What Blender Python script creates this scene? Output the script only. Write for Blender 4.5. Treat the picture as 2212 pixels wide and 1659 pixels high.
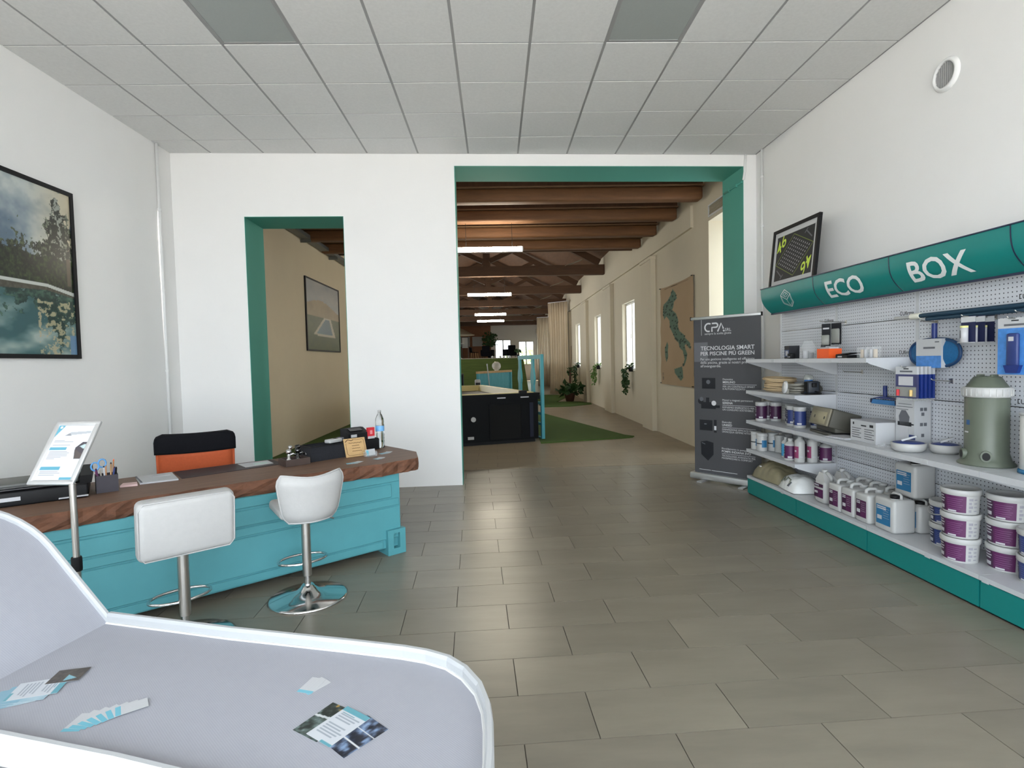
import bpy, bmesh, math, random
import numpy as np
from mathutils import Vector, Matrix
random.seed(7)
rng = np.random.RandomState(5)
scene = bpy.context.scene
for o in list(bpy.data.objects):
    bpy.data.objects.remove(o, do_unlink=True)
COL = scene.collection
R = math.radians
PI = math.pi

# ------------------------------------------------------------------ camera
CAMH = 1.515
cam_d = bpy.data.cameras.new('camera')
cam = bpy.data.objects.new('camera', cam_d)
COL.objects.link(cam)
cam_d.sensor_fit = 'HORIZONTAL'
cam_d.sensor_width = 36.0
cam_d.lens = 36.0 * 1173.1 / 2212.0
cam_d.clip_start = 0.05
cam_d.clip_end = 200
PITCH, YAW, ROLL = 0.0418, 0.0300, 0.0232
_cp, _sp, _cy, _sy, _cr, _sr = math.cos(PITCH), math.sin(PITCH), math.cos(YAW), math.sin(YAW), math.cos(ROLL), math.sin(ROLL)
_Rz = Matrix(((_cy, _sy, 0), (-_sy, _cy, 0), (0, 0, 1)))
_Rx = Matrix(((1, 0, 0), (0, _cp, _sp), (0, -_sp, _cp)))
_Ry = Matrix(((_cr, 0, _sr), (0, 1, 0), (-_sr, 0, _cr)))
_Rc = _Rz @ _Rx @ _Ry            # columns: right, forward, up
_right, _fwd, _up = _Rc.col[0], _Rc.col[1], _Rc.col[2]
_m = Matrix((( _right.x, _up.x, -_fwd.x, 0), (_right.y, _up.y, -_fwd.y, 0), (_right.z, _up.z, -_fwd.z, CAMH), (0, 0, 0, 1)))
cam.matrix_world = _m
scene.camera = cam

# ------------------------------------------------------------------ view / world
vs = scene.view_settings
vs.view_transform = 'Standard'
vs.look = 'None'
vs.exposure = 0.95
vs.gamma = 1.0
vs.use_curve_mapping = False
world = bpy.data.worlds.new('world')
scene.world = world
world.use_nodes = True
_bg = world.node_tree.nodes['Background']
SKY = 4.6
_bg.inputs['Color'].default_value = (0.83, 0.92, 1.0, 1)
_bg.inputs['Strength'].default_value = SKY

def portal(name, loc, rot, sx, sy):
    l = bpy.data.lights.new(name, 'AREA')
    l.shape = 'RECTANGLE'; l.size = sx; l.size_y = sy
    l.cycles.is_portal = True
    o = bpy.data.objects.new(name, l); COL.objects.link(o)
    o.location = loc; o.rotation_euler = rot
    return o
# sun stands behind the building, so it only reaches the pavement outside
sun_d = bpy.data.lights.new('sun', 'SUN'); sun_d.energy = 26.0; sun_d.angle = R(0.5); sun_d.color = (1.0, 0.93, 0.84)
sun = bpy.data.objects.new('sun', sun_d); COL.objects.link(sun)
sun.rotation_euler = (R(-32), R(-14), 0)
# daylight comes in through the shop front behind the camera and the hall windows
portal('shopfront_daylight', (-0.1, -1.62, 1.75), (R(90), 0, 0), 6.2, 3.3)
HALL_WINDOWS = [(7.50, 8.36, 0.0, 3.60), (12.85, 14.10, 1.22, 2.92), (16.95, 18.05, 1.25, 2.93), (21.15, 22.30, 1.22, 2.95), (26.2, 27.3, 1.2, 2.95), (30.6, 31.7, 1.2, 2.95)]
for (y0, y1, z0, z1) in HALL_WINDOWS:
    portal('hall_window_daylight', (3.80, (y0 + y1) / 2, (z0 + z1) / 2), (R(90), 0, R(90)), y1 - y0, z1 - z0)

ADDED_LEFT_WINDOWS = [(15.0, 17.2, 1.1, 3.0), (19.4, 21.6, 1.1, 3.0), (23.8, 26.0, 1.9, 3.6), (28.2, 30.4, 1.9, 3.6), (32.6, 34.8, 1.9, 3.6)]  # unseen windows, added to bring more daylight into the hall
for (y0, y1, z0, z1) in ADDED_LEFT_WINDOWS:
    portal('hall_window_daylight', (-4.10, (y0 + y1) / 2, (z0 + z1) / 2), (R(90), 0, R(-90)), y1 - y0, z1 - z0)

# ------------------------------------------------------------------ materials
def lin(c):
    c = c / 255.0
    return c / 12.92 if c <= 0.04045 else ((c + 0.055) / 1.055) ** 2.4
def S(r, g, b):
    return (lin(r), lin(g), lin(b))
MATS = {}
def M(name, col, rough=0.5, metal=0.0, var=0.0, scale=6.0, bump=0.0, bscale=None, spec=None, stretch=None, trans=0.0, alpha=1.0, emis=0.0, coat=0.0, ior=None, randv=0.0):
    if name in MATS: return MATS[name]
    m = bpy.data.materials.new(name); m.use_nodes = True
    nt = m.node_tree; N = nt.nodes; L = nt.links
    b = N['Principled BSDF']
    b.inputs['Base Color'].default_value = (*col, 1)
    b.inputs['Roughness'].default_value = rough
    b.inputs['Metallic'].default_value = metal
    if spec is not None: b.inputs['Specular IOR Level'].default_value = spec
    if trans: b.inputs['Transmission Weight'].default_value = trans
    if ior: b.inputs['IOR'].default_value = ior
    if alpha < 1: b.inputs['Alpha'].default_value = alpha
    if coat: b.inputs['Coat Weight'].default_value = coat
    if emis:
        b.inputs['Emission Color'].default_value = (*col, 1); b.inputs['Emission Strength'].default_value = emis
    if var or bump or randv:
        tc = N.new('ShaderNodeTexCoord'); mp = N.new('ShaderNodeMapping')
        if stretch: mp.inputs['Scale'].default_value = stretch
        L.new(tc.outputs['Object'], mp.inputs['Vector'])
        vec = mp.outputs['Vector']
        oi = N.new('ShaderNodeObjectInfo')
        if randv:
            ml = N.new('ShaderNodeMath'); ml.operation = 'MULTIPLY'; ml.inputs[1].default_value = 57.0
            L.new(oi.outputs['Random'], ml.inputs[0])
            ad = N.new('ShaderNodeVectorMath'); ad.operation = 'ADD'
            L.new(vec, ad.inputs[0]); L.new(ml.outputs[0], ad.inputs[1]); vec = ad.outputs[0]
        if var:
            nz = N.new('ShaderNodeTexNoise'); nz.inputs['Scale'].default_value = scale; nz.inputs['Detail'].default_value = 6; nz.inputs['Roughness'].default_value = 0.62
            L.new(vec, nz.inputs['Vector'])
            mr = N.new('ShaderNodeMapRange'); mr.inputs['From Min'].default_value = 0.25; mr.inputs['From Max'].default_value = 0.75
            mr.inputs['To Min'].default_value = 1 - var; mr.inputs['To Max'].default_value = 1 + var
            L.new(nz.outputs['Fac'], mr.inputs['Value'])
            val = mr.outputs['Result']
            if randv:
                r2 = N.new('ShaderNodeMapRange'); r2.inputs['To Min'].default_value = 1 - randv; r2.inputs['To Max'].default_value = 1 + randv
                L.new(oi.outputs['Random'], r2.inputs['Value'])
                m2 = N.new('ShaderNodeMath'); m2.operation = 'MULTIPLY'; L.new(val, m2.inputs[0]); L.new(r2.outputs['Result'], m2.inputs[1]); val = m2.outputs[0]
            mx = N.new('ShaderNodeVectorMath'); mx.operation = 'SCALE'
            mx.inputs[0].default_value = col
            L.new(val, mx.inputs['Scale'])
            L.new(mx.outputs[0], b.inputs['Base Color'])
        if bump:
            n2 = N.new('ShaderNodeTexNoise'); n2.inputs['Scale'].default_value = bscale or scale * 6; n2.inputs['Detail'].default_value = 4
            L.new(vec, n2.inputs['Vector'])
            bp = N.new('ShaderNodeBump'); bp.inputs['Strength'].default_value = bump; bp.inputs['Distance'].default_value = 0.01
            L.new(n2.outputs['Fac'], bp.inputs['Height']); L.new(bp.outputs['Normal'], b.inputs['Normal'])
    MATS[name] = m
    return m

plaster = M('plaster_white', (0.87, 0.86, 0.845), 0.9, var=0.015, scale=1.5, bump=0.06, bscale=120)
hall_plaster = M('plaster_cream', (0.62, 0.555, 0.425), 0.9, var=0.03, scale=1.2, bump=0.08, bscale=60)
tealpaint = M('teal_reveal_paint', S(78, 158, 142), 0.75, var=0.03, scale=2, bump=0.05, bscale=80)
ceil_tile_m = M('ceiling_tile_mineral', (0.72, 0.72, 0.71), 0.95, var=0.05, scale=40, bump=0.08, bscale=220, randv=0.012)
grid_m = M('ceiling_grid_metal', (0.33, 0.33, 0.33), 0.5, metal=0.0)
panel_off_m = M('unlit_light_diffuser', (0.36, 0.39, 0.38), 0.45, var=0.03, scale=60)
tile_m = M('floor_tile_stone', S(124, 117, 104), 0.30, var=0.15, scale=2.2, stretch=(0.7, 3.0, 1), randv=0.07, spec=0.5)
grout_m = M('grout', S(74, 68, 60), 0.9)
white_p = M('white_plastic', (0.46, 0.46, 0.45), 0.42)
white_matte = M('white_matte', (0.66, 0.66, 0.65), 0.7)
white_leather = M('white_leatherette', (0.42, 0.413, 0.405), 0.5, var=0.03, scale=30, bump=0.08, bscale=90)
conduit_m = M('conduit_white', (0.84, 0.84, 0.83), 0.6)
chrome = M('chrome', (0.72, 0.72, 0.72), 0.12, metal=1.0)
steel = M('brushed_steel', (0.52, 0.50, 0.47), 0.3, metal=1.0)
alu = M('aluminium', (0.70, 0.71, 0.72), 0.38, metal=0.85)
black_p = M('black_plastic', (0.008, 0.008, 0.009), 0.55, spec=0.25)
black_soft = M('black_fabric', (0.007, 0.007, 0.009), 0.9, var=0.2, scale=80, spec=0.15)
black_metal = M('black_metal', (0.012, 0.012, 0.013), 0.4)
navy_m = M('navy_edge', S(22, 34, 66), 0.45)
teal_sign = M('teal_sign_film', S(14, 128, 124), 0.42, var=0.03, scale=20)
teal_kick = M('teal_kick_metal', S(8, 120, 116), 0.45, var=0.03, scale=20)
letter_white = M('sign_letter_white', (0.78, 0.80, 0.80), 0.5)
shelf_white = M('shelf_enamel', (0.52, 0.53, 0.55), 0.35, var=0.02, scale=30)
turq = M('turquoise_paint', S(80, 150, 158), 0.5, var=0.07, scale=3, bump=0.05, bscale=40)
turq_shade = M('turquoise_recess_shade', S(34, 80, 88), 0.6)
turq_slat = M('turquoise_slats', S(80, 160, 170), 0.55)
wood_slab = M('walnut_slab', S(112, 84, 66), 0.55, var=0.28, scale=3.0, stretch=(1, 9, 9), bump=0.15, bscale=18)
wood_edge = M('walnut_live_edge', S(102, 66, 46), 0.8, var=0.45, scale=9.0, stretch=(1, 2, 2), bump=0.6, bscale=16)
wood_beam = M('roof_beam_wood', S(106, 71, 42), 0.7, var=0.3, scale=2.2, stretch=(1, 9, 9), bump=0.12, bscale=14)
wood_dark = M('roof_truss_wood', S(84, 58, 38), 0.7, var=0.25, scale=2, stretch=(1, 8, 8))
wood_plank = M('roof_plank_wood', S(92, 62, 40), 0.75, var=0.25, scale=2, stretch=(6, 1, 1))
wood_light = M('plywood', S(196, 160, 110), 0.65, var=0.1, scale=12, stretch=(1, 4, 1))
turf = M('artificial_turf', S(72, 100, 40), 0.95, var=0.35, scale=60, bump=0.9, bscale=260)
turf_side = M('turf_mound', S(60, 74, 22), 0.95, var=0.3, scale=5, stretch=(0.4, 1, 4), bump=0.9, bscale=200)
cream_cloth = M('cream_curtain', (0.62, 0.52, 0.38), 0.9, var=0.05, scale=4)
leaf_m = M('leaf_green', S(44, 74, 34), 0.6, var=0.35, scale=20)
leaf_m2 = M('leaf_light', S(86, 120, 50), 0.6, var=0.35, scale=20)
terracotta = M('brown_pot', S(82, 48, 36), 0.7)
navy_label = M('navy_label', S(40, 56, 112), 0.45)
navy_dark = M('navy_label_dark', S(24, 30, 66), 0.45)
purple_label = M('purple_label', S(84, 31, 78), 0.45)
purple_dark = M('purple_label_dark', S(60, 22, 58), 0.45)
magenta_label = M('magenta_label', S(140, 60, 98), 0.45)
blue_label = M('blue_label', S(36, 106, 148), 0.45)
cyan_label = M('cyan_label', S(70, 160, 206), 0.45)
print_grey = M('print_grey', S(190, 190, 194), 0.6)
print_dgrey = M('print_dark_grey', S(96, 98, 104), 0.6)
print_black = M('print_black', S(22, 24, 30), 0.6)
print_teal = M('print_teal', S(110, 178, 196), 0.55)
paper_m = M('paper_white', (0.50, 0.51, 0.525), 0.65)
clear_m = M('clear_plastic', (0.93, 0.95, 0.96), 0.08, trans=1.0, ior=1.25)
water_m = M('water', (0.95, 0.98, 1.0), 0.02, trans=1.0, ior=1.33)
film_m = M('clear_film', (0.85, 0.87, 0.88), 0.2, alpha=0.16)
glass_m = M('window_glass', (0.7, 0.74, 0.74), 0.05, alpha=0.30)
green_tank = M('tank_green', S(90, 97, 84), 0.45, var=0.04, scale=20)
green_tank_d = M('tank_green_dark', S(52, 62, 52), 0.6)
blue_net = M('blue_net', S(16, 92, 142), 0.6, var=0.15, scale=90)
blue_deep = M('blue_plastic', S(22, 44, 112), 0.4)
blue_brush = M('blue_bristle', S(60, 120, 176), 0.8, var=0.2, scale=120)
blue_pack = M('blue_pack', S(70, 130, 200), 0.4, var=0.25, scale=30)
orange_m = M('orange_box', S(238, 92, 30), 0.5)
orange_mesh = M('orange_mesh', S(186, 84, 42), 0.75, var=0.08, scale=60, bump=0.1, bscale=300)
red_m = M('red_card', S(200, 44, 54), 0.5)
yellow_m = M('fluor_yellow', S(206, 232, 70), 0.5)
tan_m = M('tan_hose', S(196, 172, 136), 0.6, var=0.1, scale=10)
grey_hose = M('grey_hose', S(150, 146, 136), 0.6)
olive_m = M('olive_sack', S(132, 124, 98), 0.45, var=0.12, scale=14, bump=0.25, bscale=12)
sack_m = M('white_sack', (0.74, 0.75, 0.74), 0.35, var=0.04, scale=8, bump=0.3, bscale=10)
taupe_m = M('taupe_casing', S(124, 118, 100), 0.5, var=0.05, scale=10)
taupe_d = M('taupe_dark', S(72, 70, 62), 0.6)
banner_m = M('banner_grey', S(72, 72, 75), 0.6, var=0.02, scale=3)
banner_l = M('banner_grey_light', S(102, 102, 106), 0.6)
banner_t = M('banner_text', S(206, 206, 208), 0.6)
fabric_m = M('grey_textile_mesh', S(160, 161, 169), 0.85, var=0.02, scale=30)
rim_m = M('white_lounger_frame', (0.45, 0.46, 0.47), 0.6)
tub_black = M('tub_black', (0.003, 0.0035, 0.0045), 0.5, spec=0.15)
tub_panel = M('tub_charcoal', (0.008, 0.008, 0.008), 0.7, spec=0.15)
tub_blue = M('tub_slate', S(34, 37, 50), 0.6, spec=0.2)
tub_shell = M('tub_cream_shell', S(206, 190, 128), 0.45)
brick_m = M('brown_brick', S(146, 106, 82), 0.9, var=0.15, scale=6)
lamp_m = M('led_tube', (1.0, 0.91, 0.74), 0.5, emis=40.0)

beige_plaster_brightened = M('plaster_beige_brightened', (0.80, 0.69, 0.50), 0.9, var=0.03, scale=1.2, bump=0.08, bscale=60)  # beige wall colour, raised to make up for missing light on it

# ------------------------------------------------------------------ mesh helpers
FINE = {'label_print', 'small_print', 'side_icons', 'lines', 'dashes', 'footer_line', 'sleeve_print', 'grey_marks', 'filter_image', 'product_image'}
class G:
    def __init__(s):
        s.v = []; s.f = []; s.m = []; s.s = []
    def add(s, vs, fs, m=0, smooth=False):
        o = len(s.v)
        s.v.extend([tuple(p) for p in vs])
        for f in fs:
            s.f.append(tuple(i + o for i in f)); s.m.append(m); s.s.append(smooth)
        return s
    def box(s, x0, x1, y0, y1, z0, z1, m=0):
        return s.add([(x0,y0,z0),(x1,y0,z0),(x1,y1,z0),(x0,y1,z0),(x0,y0,z1),(x1,y0,z1),(x1,y1,z1),(x0,y1,z1)],
                     [(0,3,2,1),(4,5,6,7),(0,1,5,4),(1,2,6,5),(2,3,7,6),(3,0,4,7)], m)
    def obox(s, c, sx, sy, sz, rz=0.0, ry=0.0, rx=0.0, m=0):
        mt = Matrix.Translation(c) @ Matrix.Rotation(rz, 4, 'Z') @ Matrix.Rotation(ry, 4, 'Y') @ Matrix.Rotation(rx, 4, 'X')
        g = G().box(-sx/2, sx/2, -sy/2, sy/2, -sz/2, sz/2)
        return s.add([mt @ Vector(p) for p in g.v], g.f, m)
    def rbox(s, x0, x1, y0, y1, z0, z1, r, seg=3, m=0, smooth=True, mt=None):
        bm = bmesh.new()
        bmesh.ops.create_cube(bm, size=1.0)
        for v in bm.verts:
            v.co = Vector((x0 if v.co.x < 0 else x1, y0 if v.co.y < 0 else y1, z0 if v.co.z < 0 else z1))
        bmesh.ops.bevel(bm, geom=list(bm.edges), offset=r, segments=seg, profile=0.5, affect='EDGES')
        bm.verts.index_update()
        vs = [(mt @ v.co if mt else v.co.copy()) for v in bm.verts]
        s.add(vs, [[v.index for v in f.verts] for f in bm.faces], m, smooth)
        bm.free(); return s
    def cyl(s, p0, p1, r0, r1=None, n=16, m=0, caps=True, smooth=True):
        r1 = r0 if r1 is None else r1
        p0 = Vector(p0); p1 = Vector(p1); d = (p1 - p0).normalized()
        a = d.orthogonal().normalized(); b = d.cross(a)
        vs = []
        for p, r in ((p0, r0), (p1, r1)):
            for i in range(n):
                t = 2 * PI * i / n; vs.append(p + (a * math.cos(t) + b * math.sin(t)) * r)
        s.add(vs, [(i, (i+1) % n, n + (i+1) % n, n + i) for i in range(n)], m, smooth)
        if caps:
            s.add(vs[:n], [tuple(range(n))[::-1]], m); s.add(vs[n:], [tuple(range(n))], m)
        return s
    def lathe(s, prof, n=24, m=0, c=(0,0,0), caps=True, smooth=True, ms=None):
        c = Vector(c); vs = []
        for (r, z) in prof:
            for i in range(n):
                t = 2 * PI * i / n; vs.append((c.x + r * math.cos(t), c.y + r * math.sin(t), c.z + z))
        for k in range(len(prof) - 1):
            fs = [(k*n + i, k*n + (i+1) % n, (k+1)*n + (i+1) % n, (k+1)*n + i) for i in range(n)]
            o = len(s.v)
            s.add(vs, fs, ms[k] if ms else m, smooth) if k == 0 else None
            if k:
                base = s._lo
                for f in fs:
                    s.f.append(tuple(i + base for i in f)); s.m.append(ms[k] if ms else m); s.s.append(smooth)
            else:
                s._lo = o
        if caps:
            if prof[0][0] > 1e-5: s.f.append(tuple(s._lo + i for i in range(n))[::-1]); s.m.append(ms[0] if ms else m); s.s.append(False)
            if prof[-1][0] > 1e-5: s.f.append(tuple(s._lo + (len(prof)-1)*n + i for i in range(n))); s.m.append(ms[-1] if ms else m); s.s.append(False)
        return s
    def tube(s, path, r, n=8, m=0, closed=False, caps=True):
        P = [Vector(p) for p in path]; k = len(P); vs = []
        prev = None
        for i in range(k):
            if closed: d = P[(i+1) % k] - P[i-1]
            else: d = P[min(i+1, k-1)] - P[max(i-1, 0)]
            d.normalize()
            a = d.orthogonal() if prev is None else (prev - d * prev.dot(d))
            if a.length < 1e-6: a = d.orthogonal()
            a.normalize(); prev = a; b = d.cross(a)
            rr = r[i] if isinstance(r, (list, tuple)) else r
            for j in range(n):
                t = 2 * PI * j / n; vs.append(P[i] + (a * math.cos(t) + b * math.sin(t)) * rr)
        fs = []
        for i in range(k if closed else k - 1):
            for j in range(n):
                fs.append((i*n + j, i*n + (j+1) % n, ((i+1) % k)*n + (j+1) % n, ((i+1) % k)*n + j))
        o = len(s.v)
        s.add(vs, fs, m, True)
        if caps and not closed:
            s.f.append(tuple(o + j for j in range(n))[::-1]); s.m.append(m); s.s.append(False)
            s.f.append(tuple(o + (k-1)*n + j for j in range(n))); s.m.append(m); s.s.append(False)
        return s
    def prism(s, poly, z0, z1, m=0, mside=None):
        n = len(poly)
        ar = sum(poly[i][0]*poly[(i+1) % n][1] - poly[(i+1) % n][0]*poly[i][1] for i in range(n))
        if ar < 0: poly = poly[::-1]
        vs = [(x, y, z0) for x, y in poly] + [(x, y, z1) for x, y in poly]
        s.add(vs, [tuple(range(n))[::-1], tuple(range(n, 2*n))], m)
        s.add(vs, [(i, (i+1) % n, n + (i+1) % n, n + i) for i in range(n)], m if mside is None else mside)
        return s
    def quad(s, a, b, c, d, m=0):
        return s.add([a, b, c, d], [(0,1,2,3)], m)
    def sphere(s, c, r, n=14, k=8, m=0, sc=(1,1,1)):
        prof = [(max(r*math.sin(PI*i/k), 0.0), -r*math.cos(PI*i/k)) for i in range(k+1)]
        vs = []
        c = Vector(c)
        for (rr, z) in prof[1:-1]:
            for i in range(n):
                t = 2*PI*i/n; vs.append((c.x + rr*math.cos(t)*sc[0], c.y + rr*math.sin(t)*sc[1], c.z + z*sc[2]))
        fs = [(q*n+i, q*n+(i+1) % n, (q+1)*n+(i+1) % n, (q+1)*n+i) for q in range(k-2) for i in range(n)]
        b = len(vs); vs += [(c.x, c.y, c.z - r*sc[2]), (c.x, c.y, c.z + r*sc[2])]
        fs += [(b, (i+1) % n, i) for i in range(n)] + [(b+1, (k-2)*n+i, (k-2)*n+(i+1) % n) for i in range(n)]
        return s.add(vs, fs, m, True)
    def arc(s, r, z0, z1, a0, a1, n=10, m=0, r2=None, c=(0,0)):
        r2 = r2 or r
        vs = []
        for i in range(n+1):
            t = a0 + (a1-a0)*i/n
            vs.append((c[0]+r*math.cos(t), c[1]+r*math.sin(t), z0)); vs.append((c[0]+r2*math.cos(t), c[1]+r2*math.sin(t), z1))
        return s.add(vs, [(2*i, 2*i+2, 2*i+3, 2*i+1) for i in range(n)], m, True)
    def mtx(s, mt, start=0):
        s.v[start:] = [tuple(mt @ Vector(p)) for p in s.v[start:]]
        return s
    def build(s, name, mats, parent=None, loc=None, rz=0.0):
        me = bpy.data.meshes.new(name)
        me.from_pydata(s.v, [], s.f)
        if not isinstance(mats, (list, tuple)): mats = [mats]
        for m in mats: me.materials.append(m)
        me.polygons.foreach_set('material_index', s.m)
        me.polygons.foreach_set('use_smooth', s.s)
        me.update()
        o = bpy.data.objects.new(name, me); COL.objects.link(o)
        if name in FINE: o['kind'] = 'stuff'
        if parent: o.parent = parent
        if loc: o.location = loc
        if rz: o.rotation_euler = (0, 0, rz)
        return o

def tag(o, label=None, cat=None, group=None, kind=None):
    if label: o['label'] = label
    if cat: o['category'] = cat
    if group: o['group'] = group
    if kind: o['kind'] = kind
    return o
def thing(name, label, cat, loc=(0,0,0), rz=0.0, group=None):
    o = bpy.data.objects.new(name, None); COL.objects.link(o)
    o.empty_display_size = 0.1
    o.location = loc; o.rotation_euler = (0, 0, rz)
    return tag(o, label, cat, group)
def struct(o): o['kind'] = 'structure'; return o
def dup(root, loc, rz=None, label=None, group=None):
    r = root.copy(); COL.objects.link(r); r.location = loc
    if rz is not None: r.rotation_euler = (0, 0, rz)
    if label: r['label'] = label
    if group: r['group'] = group
    for ch in list(root.children):
        c = ch.copy(); COL.objects.link(c); c.parent = r
        for g in list(ch.children):
            d = g.copy(); COL.objects.link(d); d.parent = c
    return r

_tc = {}
def text2d(body, size=1.0, spacing=1.0, off=0.0):
    key = (body, spacing, off)
    if key not in _tc:
        cu = bpy.data.curves.new('t', 'FONT'); cu.body = body; cu.size = 1.0; cu.resolution_u = 3
        cu.space_character = spacing; cu.offset = off
        ob = bpy.data.objects.new('t', cu); COL.objects.link(ob)
        dg = bpy.context.evaluated_depsgraph_get()
        me = bpy.data.meshes.new_from_object(ob.evaluated_get(dg))
        vs = [(v.co.x, v.co.y) for v in me.vertices]; fs = [tuple(p.vertices) for p in me.polygons]
        bpy.data.objects.remove(ob, do_unlink=True); bpy.data.curves.remove(cu); bpy.data.meshes.remove(me)
        x0 = min(v[0] for v in vs); x1 = max(v[0] for v in vs)
        _tc[key] = ([(x - x0, y) for x, y in vs], fs, x1 - x0)
    vs, fs, w = _tc[key]
    return [(x*size, y*size) for x, y in vs], fs, w*size
def gtext(g, body, fn, size=None, width=None, m=0, spacing=1.0, off=0.0, align='L'):
    """fn(u, v) -> 3D point; text starts at u=0 (or is centred)"""
    _, _, w1 = text2d(body, 1.0, spacing, off)
    if size is None: size = width / w1
    vs, fs, w = text2d(body, size, spacing, off)
    sh = {'L': 0, 'C': -w/2, 'R': -w}[align]
    g.add([fn(x + sh, y) for x, y in vs], fs, m)
    return w

# printed pictures: a grid of faces carrying a colour attribute
def print_material(name, rough=0.5):
    if name in MATS: return MATS[name]
    m = bpy.data.materials.new(name); m.use_nodes = True
    N = m.node_tree.nodes; L = m.node_tree.links
    a = N.new('ShaderNodeAttribute'); a.attribute_name = 'ink'
    b = N['Principled BSDF']; b.inputs['Roughness'].default_value = rough
    L.new(a.outputs['Color'], b.inputs['Base Color'])
    MATS[name] = m
    return m
def print_grid(name, fn_pos, fn_col, nx, ny, parent=None, mat=None, loc=None):
    """fn_pos(U,V)->(X,Y,Z) arrays ; fn_col(U,V)->(r,g,b) sRGB 0-255 arrays; U,V in 0..1, V up"""
    U, V = np.meshgrid(np.linspace(0, 1, nx+1), np.linspace(0, 1, ny+1))
    X, Y, Z = fn_pos(U, V)
    vs = np.stack([X + 0*U, Y + 0*U, Z + 0*U], -1).reshape(-1, 3)
    col = np.stack([c + 0*U for c in fn_col(U, V)], -1).reshape(-1, 3) / 255.0
    col = np.clip(col, 0, 1)
    col = np.where(col <= 0.04045, col/12.92, ((col + 0.055)/1.055)**2.4)
    col = col * 0.70          # darkens every print colour to counter overexposure
    I = np.arange((nx+1)*(ny+1)).reshape(ny+1, nx+1)
    fs = np.stack([I[:-1,:-1], I[:-1,1:], I[1:,1:], I[1:,:-1]], -1).reshape(-1, 4)
    me = bpy.data.meshes.new(name)
    me.from_pydata(vs.tolist(), [], fs.tolist())
    at = me.attributes.new('ink', 'FLOAT_COLOR', 'POINT')
    at.data.foreach_set('color', np.concatenate([col, np.ones((len(col), 1))], 1).astype(np.float32).ravel())
    me.materials.append(mat or print_material('printed_ink'))
    me.polygons.foreach_set('use_smooth', [True]*len(me.polygons))
    me.update()
    o = bpy.data.objects.new(name, me); COL.objects.link(o)
    if parent: o.parent = parent
    if loc: o.location = loc
    return o
_NZ = rng.rand(64, 64)
def vnoise(x, y):
    xi = np.floor(x).astype(int); yi = np.floor(y).astype(int)
    fx = x - xi; fy = y - yi
    fx = fx*fx*(3-2*fx); fy = fy*fy*(3-2*fy)
    g = lambda a, b: _NZ[a % 64, b % 64]
    return (g(xi,yi)*(1-fx)+g(xi+1,yi)*fx)*(1-fy)+(g(xi,yi+1)*(1-fx)+g(xi+1,yi+1)*fx)*fy
def fbm(x, y, o=4):
    s = 0; a = 0.5; t = 0
    for i in range(o):
        s = s + a*vnoise(x*2**i+7.3*i, y*2**i+3.1*i); t += a; a *= 0.55
    return s/t
def mixc(a, b, t):
    return tuple(x*(1-t) + y*t for x, y in zip(a, b))
def inpoly(X, Y, poly):
    r = np.zeros(np.shape(X), bool); n = len(poly)
    for i in range(n):
        x0, y0 = poly[i]; x1, y1 = poly[(i+1) % n]
        c = ((y0 > Y) != (y1 > Y)) & (X < (x1-x0)*(Y-y0)/((y1-y0) or 1e-9) + x0)
        r ^= c
    return r

def clip_poly(poly, nx, ny, c):          # keep nx*x+ny*y<=c
    out = []
    for i in range(len(poly)):
        a = poly[i]; b = poly[(i+1) % len(poly)]
        da = nx*a[0]+ny*a[1]-c; db = nx*b[0]+ny*b[1]-c
        if da <= 0: out.append(a)
        if (da < 0) != (db < 0) and abs(da-db) > 1e-12:
            t = da/(da-db); out.append((a[0]+(b[0]-a[0])*t, a[1]+(b[1]-a[1])*t))
    return out

# ================================================================== THE SHELL
XL, XR = -3.73, 3.335            # room faces
CZ = 4.03                        # shop ceiling
YF, YEND = -1.6, 43.0            # shop front, far end of hall
WO = Vector((-3.753, 6.552)); WE = Vector((0.99924, 0.03902)); WN = Vector((-0.03902, 0.99924))
WT = 0.56
def WP(u, w, z): p = WO + WE*u + WN*w; return (p.x, p.y, z)
def wall_y(x): return WO.y + (x - WO.x) * WE.y / WE.x

# ---- floor
fl = struct(G().box(XL-0.4, XR+0.45, YF-0.2, 7.62, -0.12, -0.004).build('floor', grout_m))
TE = Vector((0.99926, 0.0384)); TN = Vector((-0.0384, 0.99926)); TO = Vector((-0.323, 4.558))
TP, TR_, TG = 0.6125, 0.3105, 0.0021
def tile_poly(k, i):
    x0 = i*TP + (0.30625 if k % 2 else 0.0); y0 = k*TR_
    c = [(x0+TG, y0+TG), (x0+TP-TG, y0+TG), (x0+TP-TG, y0+TR_-TG), (x0+TG, y0+TR_-TG)]
    return [tuple(TO + TE*a + TN*b) for a, b in c]
full = None
restG = G()
for k in range(-20, 10):
    for i in range(-8, 9):
        p = tile_poly(k, i)
        cx = sum(q[0] for q in p)/4; cy = sum(q[1] for q in p)/4
        if cx < XL-0.35 or cx > XR+0.35: continue
        vis = cy > 0.85
        q = p
        for (nx, ny, c) in ((-1, 0, -XL), (1, 0, XR), (0, 1, 7.60)): q = clip_poly(q, nx, ny, c) if q else q
        if len(q) < 3: continue
        if not vis:
            restG.prism(q, -0.006, 0.0); continue
        if cy > 7.75: continue
        clipped = len(q) != 4 or any((Vector(a)-Vector(b)).length > 1e-6 for a, b in zip(q, p))
        if clipped:
            G().prism([(a-cx, b-cy) for a, b in q], -0.006, 0.0).build('tile', tile_m, fl, (cx, cy, 0))
        else:
            if full is None:
                full = G().prism([(a-cx, b-cy) for a, b in p], -0.006, 0.0).build('tile', tile_m, fl, (cx, cy, 0))
            else:
                o = full.copy(); COL.objects.link(o); o.location = (cx, cy, 0)
o = restG.build('tile_field', tile_m, fl); o['kind'] = 'stuff'

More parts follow.
